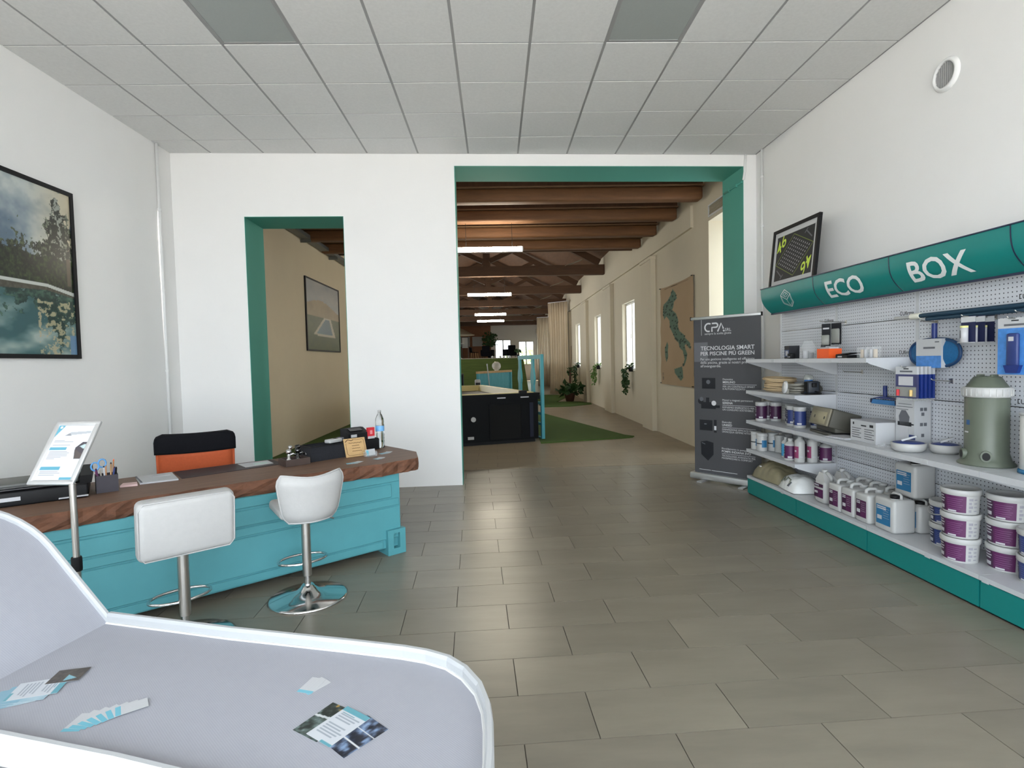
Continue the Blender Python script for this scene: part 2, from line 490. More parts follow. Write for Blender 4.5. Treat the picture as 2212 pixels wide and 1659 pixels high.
# hall floor: tiles too far away to pick apart, drawn by the material
hm = M('hall_floor_tiles', S(168, 152, 128), 0.34)
nt = hm.node_tree; N = nt.nodes; L = nt.links
tc = N.new('ShaderNodeTexCoord'); br = N.new('ShaderNodeTexBrick')
br.inputs['Color1'].default_value = (*S(146, 134, 114), 1); br.inputs['Color2'].default_value = (*S(136, 124, 106), 1); br.inputs['Mortar'].default_value = (*S(108, 98, 84), 1)
br.inputs['Scale'].default_value = 1.0; br.inputs['Brick Width'].default_value = 0.6125; br.inputs['Row Height'].default_value = 0.3105; br.inputs['Mortar Size'].default_value = 0.004
L.new(tc.outputs['Object'], br.inputs['Vector']); L.new(br.outputs['Color'], N['Principled BSDF'].inputs['Base Color'])
struct(G().box(XL-0.4, XR+0.45, 7.62, YEND+0.3, -0.12, 0.0).build('floor_hall', hm))
# pavement outside the shop front
struct(G().box(-14, 14, -24, YF-0.2, -0.16, -0.06).build('pavement', M('pavement_stone', (0.42, 0.41, 0.39), 0.9, var=0.08, scale=1.5)))

# ---- walls
struct(G().box(XL-0.35, XL, YF, 7.2, -0.004, CZ+0.3).build('wall_left', plaster))
struct(G().box(XR, XR+0.45, YF, 6.95, -0.004, CZ+0.3).build('wall_right', plaster))
gw = G()
ZD, ZO = 3.294, 3.89
U = (0.832, 1.983, 3.317, 6.929)
def wbox(g, u0, u1, w0, w1, z0, z1, m=0):
    vs = [WP(u0,w0,z0), WP(u1,w0,z0), WP(u1,w1,z0), WP(u0,w1,z0), WP(u0,w0,z1), WP(u1,w0,z1), WP(u1,w1,z1), WP(u0,w1,z1)]
    g.add(vs, [(0,3,2,1),(4,5,6,7),(0,1,5,4),(1,2,6,5),(2,3,7,6),(3,0,4,7)], m)
for (u0, u1, z0, z1) in ((0.0, U[0], 0, CZ+0.3), (U[0], U[1], ZD, CZ+0.3), (U[1], U[2], 0, CZ+0.3), (U[2], U[3], ZO, CZ+0.3), (U[3], 7.16, 0, CZ+0.3)):
    wbox(gw, u0, u1, 0, WT, z0, z1)
struct(gw.build('wall_back', plaster))
# teal painted reveals
g = G(); wbox(g, U[0], U[0]+0.006, 0.002, WT+0.004, 0, ZD); struct(g.build('trim_1', tealpaint))
g = G(); wbox(g, U[1]-0.006, U[1], 0.002, WT+0.004, 0, ZD); struct(g.build('trim_2', tealpaint))
g = G(); wbox(g, U[0]+0.006, U[1]-0.006, 0.002, WT+0.004, ZD-0.006, ZD); struct(g.build('trim_3', tealpaint))
g = G(); wbox(g, U[2], U[2]+0.006, 0.002, WT+0.004, 0, ZO); struct(g.build('trim_4', tealpaint))
g = G(); wbox(g, U[3]-0.006, U[3], 0.002, WT+0.004, 0, ZO); struct(g.build('trim_5', tealpaint))
g = G(); wbox(g, U[2]+0.006, U[3]-0.006, 0.002, WT+0.004, ZO-0.006, ZO); struct(g.build('trim_6', tealpaint))
# shop front behind the camera: a wide glazed opening
g = G()
g.box(XL, -3.2, YF-0.2, YF, -0.004, CZ+0.3); g.box(3.0, XR, YF-0.2, YF, -0.004, CZ+0.3); g.box(-3.2, 3.0, YF-0.2, YF, 3.4, CZ+0.3); g.box(-3.2, 3.0, YF-0.2, YF, -0.004, 0.1)
struct(g.build('wall_front', plaster))
wf = G()
for x in (-3.2, -1.15, 0.9, 2.95): wf.box(x, x+0.05, YF-0.14, YF-0.08, 0.1, 3.4)
wf.box(-3.15, 2.95, YF-0.14, YF-0.08, 3.35, 3.4); wf.box(-3.15, 2.95, YF-0.14, YF-0.08, 0.1, 0.15)
struct(wf.build('window_1', M('shopfront_frame', (0.05, 0.05, 0.05), 0.5)))

# ---- ceiling: slab, grid and tiles
cl = struct(G().box(XL-0.3, XR+0.4, YF-0.2, 7.1, CZ+0.03, CZ+0.3).build('ceiling', white_matte))
GX0, GY0 = -3.2638, 4.4008
xs = [GX0 + 0.6*i for i in range(-1, 12)]; ys = [GY0 + 0.6*j for j in range(-10, 4)]
for x in xs[1:]:
    y1 = wall_y(x) - 0.002
    G().box(-0.012, 0.012, YF, y1, 0, 0.02).build('grid_runner', grid_m, cl, (min(x, XR-0.012), 0, CZ+0.004))
for y in ys:
    G().box(XL, XR, -0.008, 0.008, 0, 0.02).build('grid_crossbar', grid_m, cl, (0, y, CZ+0.005))
tile_full = None; ctrest = G()
OFFP = {(3, -1), (8, -1)}
for i in range(0, 12):
    for j in range(-10, 4):
        x0 = max(xs[i]+0.011, XL); x1 = min(xs[i]+0.589, XR-0.02)
        y0 = GY0 + 0.6*j + 0.008; y1 = GY0 + 0.6*(j+1) - 0.008
        if (i, j) in OFFP: continue
        edge = i in (0, 11) or j == 3
        if j < -3:
            ctrest.box(x0, x1, max(y0, YF), y1, CZ, CZ+0.02); continue
        cx, cy = (x0+x1)/2, (y0+y1)/2
        if edge:
            if j == 3: poly = [(x0, y0), (x1, y0), (x1, wall_y(x1)-0.003), (x0, wall_y(x0)-0.003)]
            else: poly = [(x0, y0), (x1, y0), (x1, y1), (x0, y1)]
            G().prism([(a-cx, b-cy) for a, b in poly], 0, 0.02).build('ceiling_tile', ceil_tile_m, cl, (cx, cy, CZ))
        elif tile_full is None:
            tile_full = G().box(-(x1-x0)/2, (x1-x0)/2, -(y1-y0)/2, (y1-y0)/2, 0, 0.02).build('ceiling_tile', ceil_tile_m, cl, (cx, cy, CZ))
        else:
            o = tile_full.copy(); COL.objects.link(o); o.location = (cx, cy, CZ)
o = ctrest.build('ceiling_tile_field', ceil_tile_m, cl); o['kind'] = 'stuff'
for n, (i, j) in enumerate(sorted(OFFP)):
    cx = xs[i]+0.3; cy = GY0+0.6*j+0.3
    t = thing('ceiling_panel_light', ['unlit square grey panel light in the ceiling on the desk side of the room', 'unlit square grey panel light in the ceiling on the shelving side of the room'][n], 'ceiling light', (cx, cy, CZ+0.002))
    f = G()
    for (a, b, c, d) in ((-0.289,0.289,-0.289,-0.277),(-0.289,0.289,0.277,0.289),(-0.289,-0.277,-0.277,0.277),(0.277,0.289,-0.277,0.277)): f.box(a,b,c,d,0,0.02)
    f.build('frame', grid_m, t)
    G().box(-0.277, 0.277, -0.277, 0.277, 0.004, 0.02).build('diffuser', panel_off_m, t)

# ---- surface conduits and round vent
def conduit(name, label, path, r, mat=conduit_m):
    t = thing(name, label, 'conduit', path[0]); b = Vector(path[0])
    G().tube([Vector(p)-b for p in path], r, 8).build('pipe', mat, t)
    return t
t = conduit('wall_conduit', 'thin white conduit running up the wall behind the office chair', [(XL+0.018, 6.27, 0.0), (XL+0.018, 6.27, CZ-0.001)], 0.016)
for z in (0.6, 1.5, 2.4, 3.3): G().cyl((0,0,z-0.01),(0,0,z+0.01),0.021,n=8).build('clip', conduit_m, t)
t = conduit('wall_conduit', 'thin white conduit in the corner beside the shelving, above the roll-up banner', [(XR-0.018, 6.65, 0.0), (XR-0.018, 6.65, CZ-0.001)], 0.014)
for z in (0.8, 2.2, 3.1, 3.7): G().cyl((0,0,z-0.01),(0,0,z+0.01),0.02,n=8).build('clip', conduit_m, t)
pa = WP(6.95, -0.012, CZ-0.001); pb = WP(6.94, -0.012, 3.83); pc = WP(6.925, -0.008, 3.72)
t = conduit('cable_conduit', 'short white conduit bending into the top corner of the teal opening', [pa, pb, pc], 0.016)
q0 = Vector(WP(6.912, 0.01, 3.70)); q1 = Vector(WP(6.912, 0.5, 3.70))
t2 = thing('painted_conduit', 'teal painted conduit crossing the jamb of the wide teal opening', 'conduit', q0)
G().tube([(0,0,0), q1-q0], 0.012, 8).build('pipe', tealpaint, t2)
for k in (0.3, 0.7): c = (q1-q0)*k; G().obox(c, 0.03, 0.03, 0.04).build('clip', tealpaint, t2)

t = thing('round_wall_vent', 'round white wall vent with grey grille high on the wall above the shelving', 'vent', (XR, 3.94, 3.525), R(-90))
rg = G()
rg.lathe([(0.118, 0.0), (0.118, 0.008), (0.104, 0.026), (0.090, 0.026), (0.090, 0.004)], 32, caps=False)
rg.mtx(Matrix.Rotation(R(90), 4, 'X')); rg.build('ring', conduit_m, t)
dg_ = G().cyl((0,-0.002,0),(0,-0.008,0),0.092,n=32); dg_.build('grille', M('vent_mesh', S(150,150,150), 0.7, var=0.12, scale=90), t)
for k in range(-4, 5):
    x = k*0.019; hh = math.sqrt(max(0.088**2-x*x, 0))
    G().box(x-0.002, x+0.002, -0.014, -0.008, -hh, hh).build('slat', M('vent_slat', S(176,176,174), 0.6), t)

# ================================================================== THE HALL BEHIND
g = G(); yy = 7.2
for (y0, y1, z0, z1) in ADDED_LEFT_WINDOWS:
    g.box(XL-0.35, XL, yy, y0, 0, 6.6); g.box(XL-0.35, XL, y0, y1, 0, z0); g.box(XL-0.35, XL, y0, y1, z1, 6.6); yy = y1
g.box(XL-0.35, XL, yy, YEND+0.3, 0, 6.6)
struct(g.build('wall_left_hall', beige_plaster_brightened))
g = G(); yy = 6.95
for (y0, y1, z0, z1) in HALL_WINDOWS:
    g.box(XR, XR+0.45, yy, y0, 0, 6.6)
    if z0 > 0: g.box(XR, XR+0.45, y0, y1, 0, z0)
    g.box(XR, XR+0.45, y0, y1, z1, 6.6); yy = y1
g.box(XR, XR+0.45, yy, YEND+0.3, 0, 6.6)
struct(g.build('wall_right_hall', hall_plaster))
g = G().box(XR-0.05, XR, 9.0, YEND, 3.66, 4.02); struct(g.build('trim_7', hall_plaster))
PIL = [(11.15, 11.9), (15.1, 16.05), (19.2, 20.1), (23.6, 24.4), (28.2, 29.0), (32.6, 33.4), (37.0, 37.8)]
for k, (a, b) in enumerate(PIL):
    g = G().box(XR-0.10, XR, a, b, 0, 3.54).box(XR-0.12, XR, a-0.03, b+0.03, 3.54, 3.60)
    struct(g.build('trim_%d' % (8+k), hall_plaster))
frame_w = M('window_frame_white', (0.75, 0.74, 0.72), 0.5)
for k, (y0, y1, z0, z1) in enumerate(HALL_WINDOWS):
    px = XR + (0.40 if k == 0 else 0.10)
    f = G(); w = 0.05
    f.box(px, px+0.05, y0, y0+w, z0, z1); f.box(px, px+0.05, y1-w, y1, z0, z1); f.box(px, px+0.05, y0+w, y1-w, z1-w, z1); f.box(px, px+0.05, y0+w, y1-w, z0, z0+w)
    ym = (y0+y1)/2; f.box(px, px+0.05, ym-0.035, ym+0.035, z0+w, z1-w)
    o = struct(f.build('window_%d' % (k+2), frame_w))
    for (a, b) in ((y0+w, ym-0.035), (ym+0.035, y1-w)):
        G().box(px+0.02, px+0.026, a, b, z0+w, z1-w).build('pane', glass_m, o)
    G().cyl((px-0.03, ym, (z0+z1)/2-0.06), (px-0.03, ym, (z0+z1)/2+0.06), 0.012, n=8).build('window_handle', frame_w, o)
for k, (y0, y1, z0, z1) in enumerate(ADDED_LEFT_WINDOWS):
    px = XL - 0.16; f = G(); w = 0.05
    f.box(px, px+0.05, y0, y0+w, z0, z1); f.box(px, px+0.05, y1-w, y1, z0, z1); f.box(px, px+0.05, y0+w, y1-w, z1-w, z1); f.box(px, px+0.05, y0+w, y1-w, z0, z0+w)
    ym = (y0+y1)/2; f.box(px, px+0.05, ym-0.035, ym+0.035, z0+w, z1-w)
    struct(f.build('window_%d' % (k+10), frame_w))
# air grille high on the hall wall
t = thing('hall_air_grille', 'beige rectangular air grille high up just inside the wide teal opening', 'vent', (XR, 8.02, 3.74))
f = G()
for (a, b, c, d) in ((-0.31,0.31,0.07,0.09),(-0.31,0.31,-0.09,-0.07),(-0.31,-0.29,-0.07,0.07),(0.29,0.31,-0.07,0.07)): f.box(-0.02, 0, a, b, c, d)
f.build('frame', white_matte, t)
for i in range(7): G().obox((-0.006, 0, -0.06+0.02*i), 0.012, 0.58, 0.006, ry=0.5).build('slat', M('grille_slat', S(170,160,140), 0.7), t)

# wood ceiling with four heavy beams, then open trusses
pc = struct(G().box(XL, XR+0.1, 7.1, 13.0, 4.32, 4.40).build('ceiling_planks', wood_plank))
pl0 = None
npl = 34; pw = (XR+0.1-XL)/npl
for i in range(npl):
    x = XL + pw*(i+0.5)
    if pl0 is None: pl0 = G().box(-pw/2+0.004, pw/2-0.004, 7.3, 13.0, 4.295, 4.32).build('plank', wood_plank, pc, (x, 0, 0))
    else: o = pl0.copy(); COL.objects.link(o); o.location = (x, 0, 0)
struct(G().box(XL, XR+0.1, 13.0, 13.06, 4.1, 6.6).build('wall_gable', wood_dark))
for k, y in enumerate((8.51, 9.70, 10.90, 12.07)):
    o = thing('ceiling_beam', 'x', 'beam', (0, y, 3.955))
    G().rbox(XL+0.02, XR-0.06, -0.115, 0.115, 0, 0.205, 0.045, 3, smooth=True).build('log', wood_beam, o)
    G().box(XL+0.02, XR-0.04, -0.125, 0.125, 0.203, 0.225).build('batten', M('batten_wood', S(120,92,64), 0.7, var=0.2, scale=3), o)
    G().box(XL+0.02, XR-0.04, -0.05, 0.05, 0.225, 0.34).build('packing', wood_plank, o)
    tag(o, 'heavy rounded brown timber beam under the plank ceiling of the hall', 'beam', 'beams under the plank ceiling')
RX, RZ = -0.2, 6.3
gr = G()
for sx, xe in ((-1, XL-0.1), (1, XR+0.2)):
    gr.add([(xe, 13.0, 4.5), (RX, 13.0, RZ), (RX, YEND+0.2, RZ), (xe, YEND+0.2, 4.5), (xe, 13.0, 4.58), (RX, 13.0, RZ+0.08), (RX, YEND+0.2, RZ+0.08), (xe, YEND+0.2, 4.58)],
           [(0,1,2,3),(4,5,6,7),(0,1,5,4),(3,2,6,7),(0,3,7,4)])
struct(gr.build('ceiling_hall', wood_plank))
tr0 = None
for k, y in enumerate((16.33, 20.74, 25.12, 29.5, 33.9, 38.3)):
    if tr0 is None:
        tr0 = thing('roof_truss', 'dark timber roof truss spanning the far part of the hall', 'roof truss', (0, y, 4.05), 0, 'trusses of the hall roof')
        G().box(XL+0.01, XR-0.01, -0.1, 0.1, 0, 0.29).build('chord', wood_dark, tr0)
        for sx in (-1, 1):
            xe = XL+0.15 if sx < 0 else XR-0.15
            a = Vector((xe, 0, 0.35)); b = Vector((RX, 0, RZ-4.05-0.12)); d = b-a
            G().obox((a+b)/2, d.length, 0.16, 0.2, ry=-math.atan2(d.z, d.x)).build('rafter', wood_dark, tr0)
            a = Vector((RX+sx*0.1, 0, 0.45)); b = Vector((RX+sx*1.75, 0, 1.20)); d = b-a
            G().obox((a+b)/2, d.length, 0.12, 0.14, ry=-math.atan2(d.z, d.x)).build('strut', wood_dark, tr0)
            G().obox((RX+sx*2.6, 0, 0.36), 0.55, 0.22, 0.012, ry=-sx*0.35).build('steel_plate', M('truss_plate', S(150,140,120), 0.5), tr0)
        G().box(RX-0.09, RX+0.09, -0.09, 0.09, 0.29, RZ-4.05-0.1).build('king_post', wood_dark, tr0)
    else: dup(tr0, (0, y, 4.05))
# far end wall with two glazed openings and a brown brick part
g = G()
g.box(XL, -0.3, YEND, YEND+0.3, 0, 6.6)
g.box(-0.3, 0.0, YEND, YEND+0.3, 0, 6.6); g.box(0.0, 1.30, YEND, YEND+0.3, 3.25, 6.6); g.box(1.30, 1.85, YEND, YEND+0.3, 0, 6.6)
g.box(1.85, 3.10, YEND, YEND+0.3, 3.1, 6.6); g.box(1.85, 3.10, YEND, YEND+0.3, 0, 1.2); g.box(0.0, 1.30, YEND, YEND+0.3, 0, 1.3); g.box(3.10, XR, YEND, YEND+0.3, 0, 6.6)
struct(g.build('wall_far', plaster))
for n, (a, b, z0, z1) in enumerate(((0.0, 1.30, 1.3, 3.25), (1.85, 3.10, 1.2, 3.1))):
    f = G(); w = 0.08
    f.box(a, a+w, YEND, YEND+0.06, z0, z1); f.box(b-w, b, YEND, YEND+0.06, z0, z1); f.box(a+w, b-w, YEND, YEND+0.06, z1-w, z1); f.box(a+w, b-w, YEND, YEND+0.06, z0, z0+w)
    f.box((a+b)/2-0.05, (a+b)/2+0.05, YEND, YEND+0.06, z0+w, z1-w)
    o = struct(f.build('window_%d' % (8+n), frame_w))
    for (c, d) in ((a+w, (a+b)/2-0.05), ((a+b)/2+0.05, b-w)): G().box(c, d, YEND+0.03, YEND+0.036, z0+w, z1-w).build('pane', glass_m, o)
bw = struct(G().box(XL, -0.3, YEND-0.2, YEND, 0, 4.4).build('wall_far_brick', brick_m))

def leafy(g, n, c, rad, size, sc=(1,1,1), m=0, seed=1, droop=0.0):
    rr = random.Random(seed)
    for i in range(n):
        while True:
            p = Vector((rr.uniform(-1,1), rr.uniform(-1,1), rr.uniform(-1,1)))
            if p.length <= 1: break
        p = Vector((p.x*rad*sc[0], p.y*rad*sc[1], p.z*rad*sc[2])) + Vector(c)
        d = Vector((rr.uniform(-1,1), rr.uniform(-1,1), rr.uniform(-0.6,0.8)-droop)).normalized()
        s = d.orthogonal().normalized(); s = (Matrix.Rotation(rr.uniform(0, 6.28), 3, d) @ s)
        L_ = size*rr.uniform(0.7, 1.3); w = L_*0.32
        nn = d.cross(s)*(L_*0.08)
        g.add([p, p+d*L_*0.5+s*w+nn, p+d*L_, p+d*L_*0.5-s*w+nn], [(0,1,2),(0,2,3)], m)
    return g
hedge = thing('hedge', 'bright green hedge growing outside the far hall window', 'hedge', (2.6, YEND+2.2, 0))
leafy(G(), 700, (0, 0, 1.3), 1.3, 0.28, (1.6, 0.5, 1.0), seed=3).build('foliage', M('hedge_leaf', S(150,190,80), 0.6, var=0.3, scale=8), hedge)
G().cyl((0,0,0),(0,0,1.0),0.06,n=8).build('stem', terracotta, hedge)

# turf covered mound with a terrace on top
mz = 1.62
mt_ = thing('turf_mound', 'raised terrace with sloping sides covered in artificial turf behind the spa', 'terrace', (0, 17.6, 0))
g = G()
xa, xb = XL+0.01, 1.14
g.add([(xa,0,0),(xb,0,0),(xb+0.8,23.0,0),(xa,23.0,0),(xa,0.5,mz),(xb-0.2,0.5,mz),(xb+0.6,23.0,mz),(xa,23.0,mz)], [(0,3,2,1),(0,1,5,4),(1,2,6,5),(2,3,7,6),(3,0,4,7),(4,5,6,7)])
g.build('turf_slope', turf_side, mt_)
G().box(xa+0.05, xb-0.3, 0.9, 16.0, mz, mz+0.02).box(xa+0.05, xb+0.3, 16.0, 22.8, mz, mz+0.13).build('terrace_deck', M('terrace_grey', S(150,142,130), 0.8, var=0.08, scale=3), mt_)
TZ = mz+0.13; TY = 17.6
for k, x in enumerate((-0.09, 0.175, 0.30, 0.414, 0.489)):
    t = thing('ball_light', 'small white ball lamp on the front edge of the turf terrace', 'lamp', (x, TY+0.75, mz+0.001), 0, 'ball lamps along the terrace edge')
    G().lathe([(0.02,0),(0.02,0.015)], 10).build('foot', white_p, t); G().sphere((0,0,0.053), 0.04, 10, 6).build('globe', white_p, t)
def shell_chair(name, label, loc, rz):
    t = thing(name, label, 'chair', loc, rz)
    G().rbox(-0.23,0.23,-0.22,0.22,0.42,0.46,0.018,2).build('seat', black_soft, t)
    G().rbox(-0.22,0.22,0.18,0.22,0.46,0.84,0.018,2, mt=Matrix.Rotation(R(-8),4,'X')).build('backrest', black_soft, t)
    for sx in (-1,1):
        for sy in (-1,1): G().cyl((sx*0.17,sy*0.15,0.42),(sx*0.22,sy*0.2,0),0.018,n=8).build('leg', wood_light, t)
def arm_chair(label, loc, rz):
    t = thing('armchair', label, 'armchair', loc, rz)
    G().rbox(-0.3,0.3,-0.3,0.3,0.15,0.4,0.05,2).build('seat', black_soft, t)
    G().rbox(-0.3,0.3,0.22,0.34,0.35,0.88,0.05,2).build('backrest', black_soft, t)
    for sx in (-1,1): G().rbox(sx*0.36-0.06,sx*0.36+0.06,-0.3,0.3,0.15,0.6,0.04,2).build('armrest', black_soft, t)
    for sx in (-1,1):
        for sy in (-1,1): G().cyl((sx*0.3,sy*0.25,0.16),(sx*0.3,sy*0.25,0),0.02,n=8).build('leg', black_metal, t)
shell_chair('shell_chair', 'dark shell chair with splayed wooden legs on the turf terrace', (-1.42, 38.0, TZ), R(70))
arm_chair('dark armchair in front of the leafy plant on the turf terrace', (-0.52, 38.2, TZ), R(160))
arm_chair('dark armchair beside the black coffee table on the turf terrace', (1.02, 37.6, TZ), R(210))
t = thing('coffee_table', 'low black table between the two armchairs on the terrace', 'table', (0.26, 38.3, TZ))
G().lathe([(0.22,0.48),(0.22,0.50)],16).build('tabletop', black_metal, t)
for a in (0.4, 2.5, 4.6): G().cyl((0.18*math.cos(a),0.18*math.sin(a),0),(0.1*math.cos(a),0.1*math.sin(a),0.48),0.015,n=8).build('leg', black_metal, t)
def potted(name, label, loc, pr, ph, n, rad, size, hz, mat, seed, sc=(1,1,1), potm=terracotta, stem=True):
    t = thing(name, label, 'plant', loc)
    G().lathe([(pr*0.75,0),(pr,ph*0.9),(pr*1.06,ph),(pr*0.9,ph),(pr*0.85,ph*0.9)],14,caps=True).build('pot', potm, t)
    if stem: G().tube([(0,0,ph*0.8),(0.02,0,hz*0.7),(0,0.01,hz)], 0.018, 6).build('stem', terracotta, t)
    leafy(G(), n, (0,0,hz), rad, size, sc, seed=seed).build('foliage', mat, t)
    return t
potted('potted_plant', 'tall dark leafy plant behind an armchair on the terrace', (-0.3, 39.2, TZ), 0.25, 0.4, 180, 0.6, 0.26, 1.30, leaf_m, 11, (0.9,0.6,0.9), black_p)
potted('small_palm', 'small palm in a dark pot at the corner of the turf terrace', (0.80, 18.75, mz+0.02), 0.05, 0.10, 40, 0.11, 0.10, 0.22, leaf_m, 12, (1,0.6,0.4), black_p)
t = thing('bar_table', 'tall white round bar table on the turf terrace', 'table', (-2.35, 36.5, TZ))
G().lathe([(0.3,1.0),(0.3,1.04)],20).build('tabletop', white_p, t); G().lathe([(0.2,0),(0.19,0.02),(0.05,0.1),(0.03,0.3),(0.03,1.0)],16).build('pedestal', white_p, t)
t = thing('black_frame_stand', 'tall slim black frame with a white screen on the terrace', 'screen stand', (-2.15, 39.5, TZ))
f = G(); f.box(-0.25,0.25,-0.02,0.02,0,0.05); f.box(-0.25,-0.21,-0.02,0.02,0.05,1.6); f.box(0.21,0.25,-0.02,0.02,0.05,1.6); f.box(-0.21,0.21,-0.02,0.02,1.56,1.6); f.build('frame', black_metal, t)
G().box(-0.21,0.21,-0.008,0.008,0.8,1.56).build('panel', white_matte, t)
for k, x in enumerate((-2.35, -1.35)):
    o = G().box(-0.4,0.4,-0.02,0,0,0.75).build('wall_poster', paper_m, None, (x, YEND-0.2, 2.75)); tag(o, 'plain pale poster on the brown brick wall at the far end', 'poster', 'posters on the brick wall')
t = thing('pendant_shade', 'wide pale pendant lampshade hanging in front of the brick wall', 'pendant lamp', (-2.6, 36.0, 3.3))
G().lathe([(1.3,0),(0.5,0.42),(0.1,0.55)],24,caps=False).build('shade', M('pale_shade', S(190,176,150), 0.8), t); G().cyl((0,0,0.5),(0,0,1.9),0.015,n=6).build('cord', black_p, t)

# LED tubes
for k, (x0, x1, y, z) in enumerate(((-0.64, 0.525, 9.70, 3.50), (-0.766, 0.525, 16.33, 3.52), (-0.72, 0.45, 20.74, 3.31), (-0.77, 0.45, 25.12, 3.39))):
    L_ = x1-x0
    t = thing('tube_light', 'lit white LED tube hanging under the hall ceiling', 'ceiling light', ((x0+x1)/2, y, z), 0, 'LED tubes in the hall')
    G().cyl((-L_/2,0,0),(L_/2,0,0),0.042,n=14).build('tube', lamp_m, t)
    for sx in (-1,1):
        G().cyl((sx*L_/2,0,0),(sx*(L_/2+0.02),0,0),0.045,n=14).build('end_cap', white_p, t)
        G().cyl((sx*L_*0.35,0,0.04),(sx*L_*0.35,0,(3.956 if k == 0 else 4.05)-z),0.004,n=6).build('suspension_wire', black_metal, t)
# artificial turf strips on the floor
def turf_patch(label, poly):
    c = (sum(p[0] for p in poly)/len(poly), sum(p[1] for p in poly)/len(poly))
    o = G().prism([(x-c[0], y-c[1]) for x, y in poly], 0.0, 0.018).build('turf_strip', turf, None, (c[0], c[1], 0))
    tag(o, label, 'artificial turf')
turf_patch('green turf strip ending in a point on the floor beside the spa', [(0.80,9.85),(2.45,10.22),(2.60,10.28),(2.66,10.40),(2.52,10.6),(1.33,15.4),(0.95,15.2)])
turf_patch('green turf patch on the floor under the potted orchid', [(1.48,17.5),(2.4,17.55),(3.22,18.2),(3.26,18.6),(3.0,19.4),(2.2,19.6),(2.75,21.5),(3.1,23.0),(2.0,23.8),(1.5,22.0)])
turf_patch('dark green turf runner along the hall wall behind the desk', [(-3.72,7.6),(-2.75,7.6),(-2.75,14.2),(-3.72,14.2)])
# curtain
def curtain(label, x0, y0, x1, y1, z0, z1, folds, amp, name='curtain'):
    n = folds*8; g = G(); vs = []
    b = Vector((x0, y0, 0)); d = Vector((x1-x0, y1-y0, 0)); nn = Vector((-d.y, d.x, 0)).normalized()
    for j in range(7):
        z = z0 + (z1-z0)*j/6
        for i in range(n+1):
            a = amp*(0.5+0.5*abs(math.sin(3.1*j/6+i*0.05)))*math.sin(2*PI*i/8+0.6*math.sin(i*0.37)+0.25*j)
            p = d*(i/n)*(1-0.06*math.sin(PI*j/6)) + nn*a; vs.append((p.x, p.y, z))
    t = thing(name, label, 'curtain', (x0, y0, 0))
    g.add(vs, [(j*(n+1)+i, j*(n+1)+i+1, (j+1)*(n+1)+i+1, (j+1)*(n+1)+i) for j in range(6) for i in range(n)], 0, True)
    o = g.build('drape', cream_cloth, t)
    md = o.modifiers.new('thick', 'SOLIDIFY'); md.thickness = 0.006
    G().cyl((0,0,z1+0.02), (d.x, d.y, z1+0.02), 0.02, n=8).build('rail', alu, t)
curtain('long cream curtain with deep folds hanging from the hall roof', 3.20, 23.5, 2.42, 24.3, 0.02, 4.05, 8, 0.055)
curtain('long cream curtain hanging further back along the hall windows', 3.22, 31.9, 2.55, 32.4, 0.02, 4.05, 7, 0.05)
# trailing plants on window sills
def trailing(label, y, ln, seed, mat):
    t = thing('trailing_plant', label, 'plant', (XR-0.06, y, 1.22))
    G().lathe([(0.05,-0.02),(0.07,0.1),(0.06,0.1)],10).build('pot', black_p, t)
    g = G(); rr = random.Random(seed)
    leafy(g, 40, (-0.02,0.02,0.10), 0.11, 0.08, (0.8,1,0.7), seed=seed)
    for k in range(9):
        x, yv = -0.10+rr.uniform(-0.05,0.03), rr.uniform(-0.02,0.26); l = ln*rr.uniform(0.6,1.0)
        for i in range(int(l/0.035)):
            leafy(g, 1, (x+rr.uniform(-0.03,0.03), yv+rr.uniform(-0.03,0.03), 0.06-i*0.035), 0.01, 0.085, seed=seed*100+k*37+i, droop=0.8)
    g.build('foliage', mat, t)
    leafy(G(), 8, (-0.02,0.24,0.16), 0.07, 0.06, seed=seed+5).build('blossom', white_matte, t)
trailing('ivy with white blossom hanging from the first narrow window sill past the map', 13.05, 0.70, 21, leaf_m)
trailing('light green grass-like trailing plant on the middle narrow window sill', 17.2, 0.62, 22, leaf_m2)
trailing('dark ivy hanging from the narrow window sill nearest the curtain', 21.4, 0.72, 23, leaf_m)
# orchid in a pot
t = thing('potted_orchid', 'brown pot with broad leaves and a tall mossy stake on the turf patch', 'plant', (2.68, 19.6, 0.018))
G().lathe([(0.14,0),(0.2,0.28),(0.21,0.3),(0.18,0.3),(0.17,0.27)],14).build('pot', terracotta, t)
leafy(G(), 70, (0,0,0.42), 0.42, 0.30, (1,0.8,0.45), seed=31).build('foliage', leaf_m, t)
G().cyl((0,0,0.25),(0.03,0,1.15),0.035,n=8).build('stake', terracotta, t)
leafy(G(), 26, (0.03,0,1.05), 0.14, 0.14, (0.6,0.6,1.4), seed=32).build('bud_leaves', leaf_m, t)
G().tube([(0.03,0,1.1),(0.07,0,1.6),(0.08,0,2.0)], 0.008, 6).build('stem', terracotta, t)

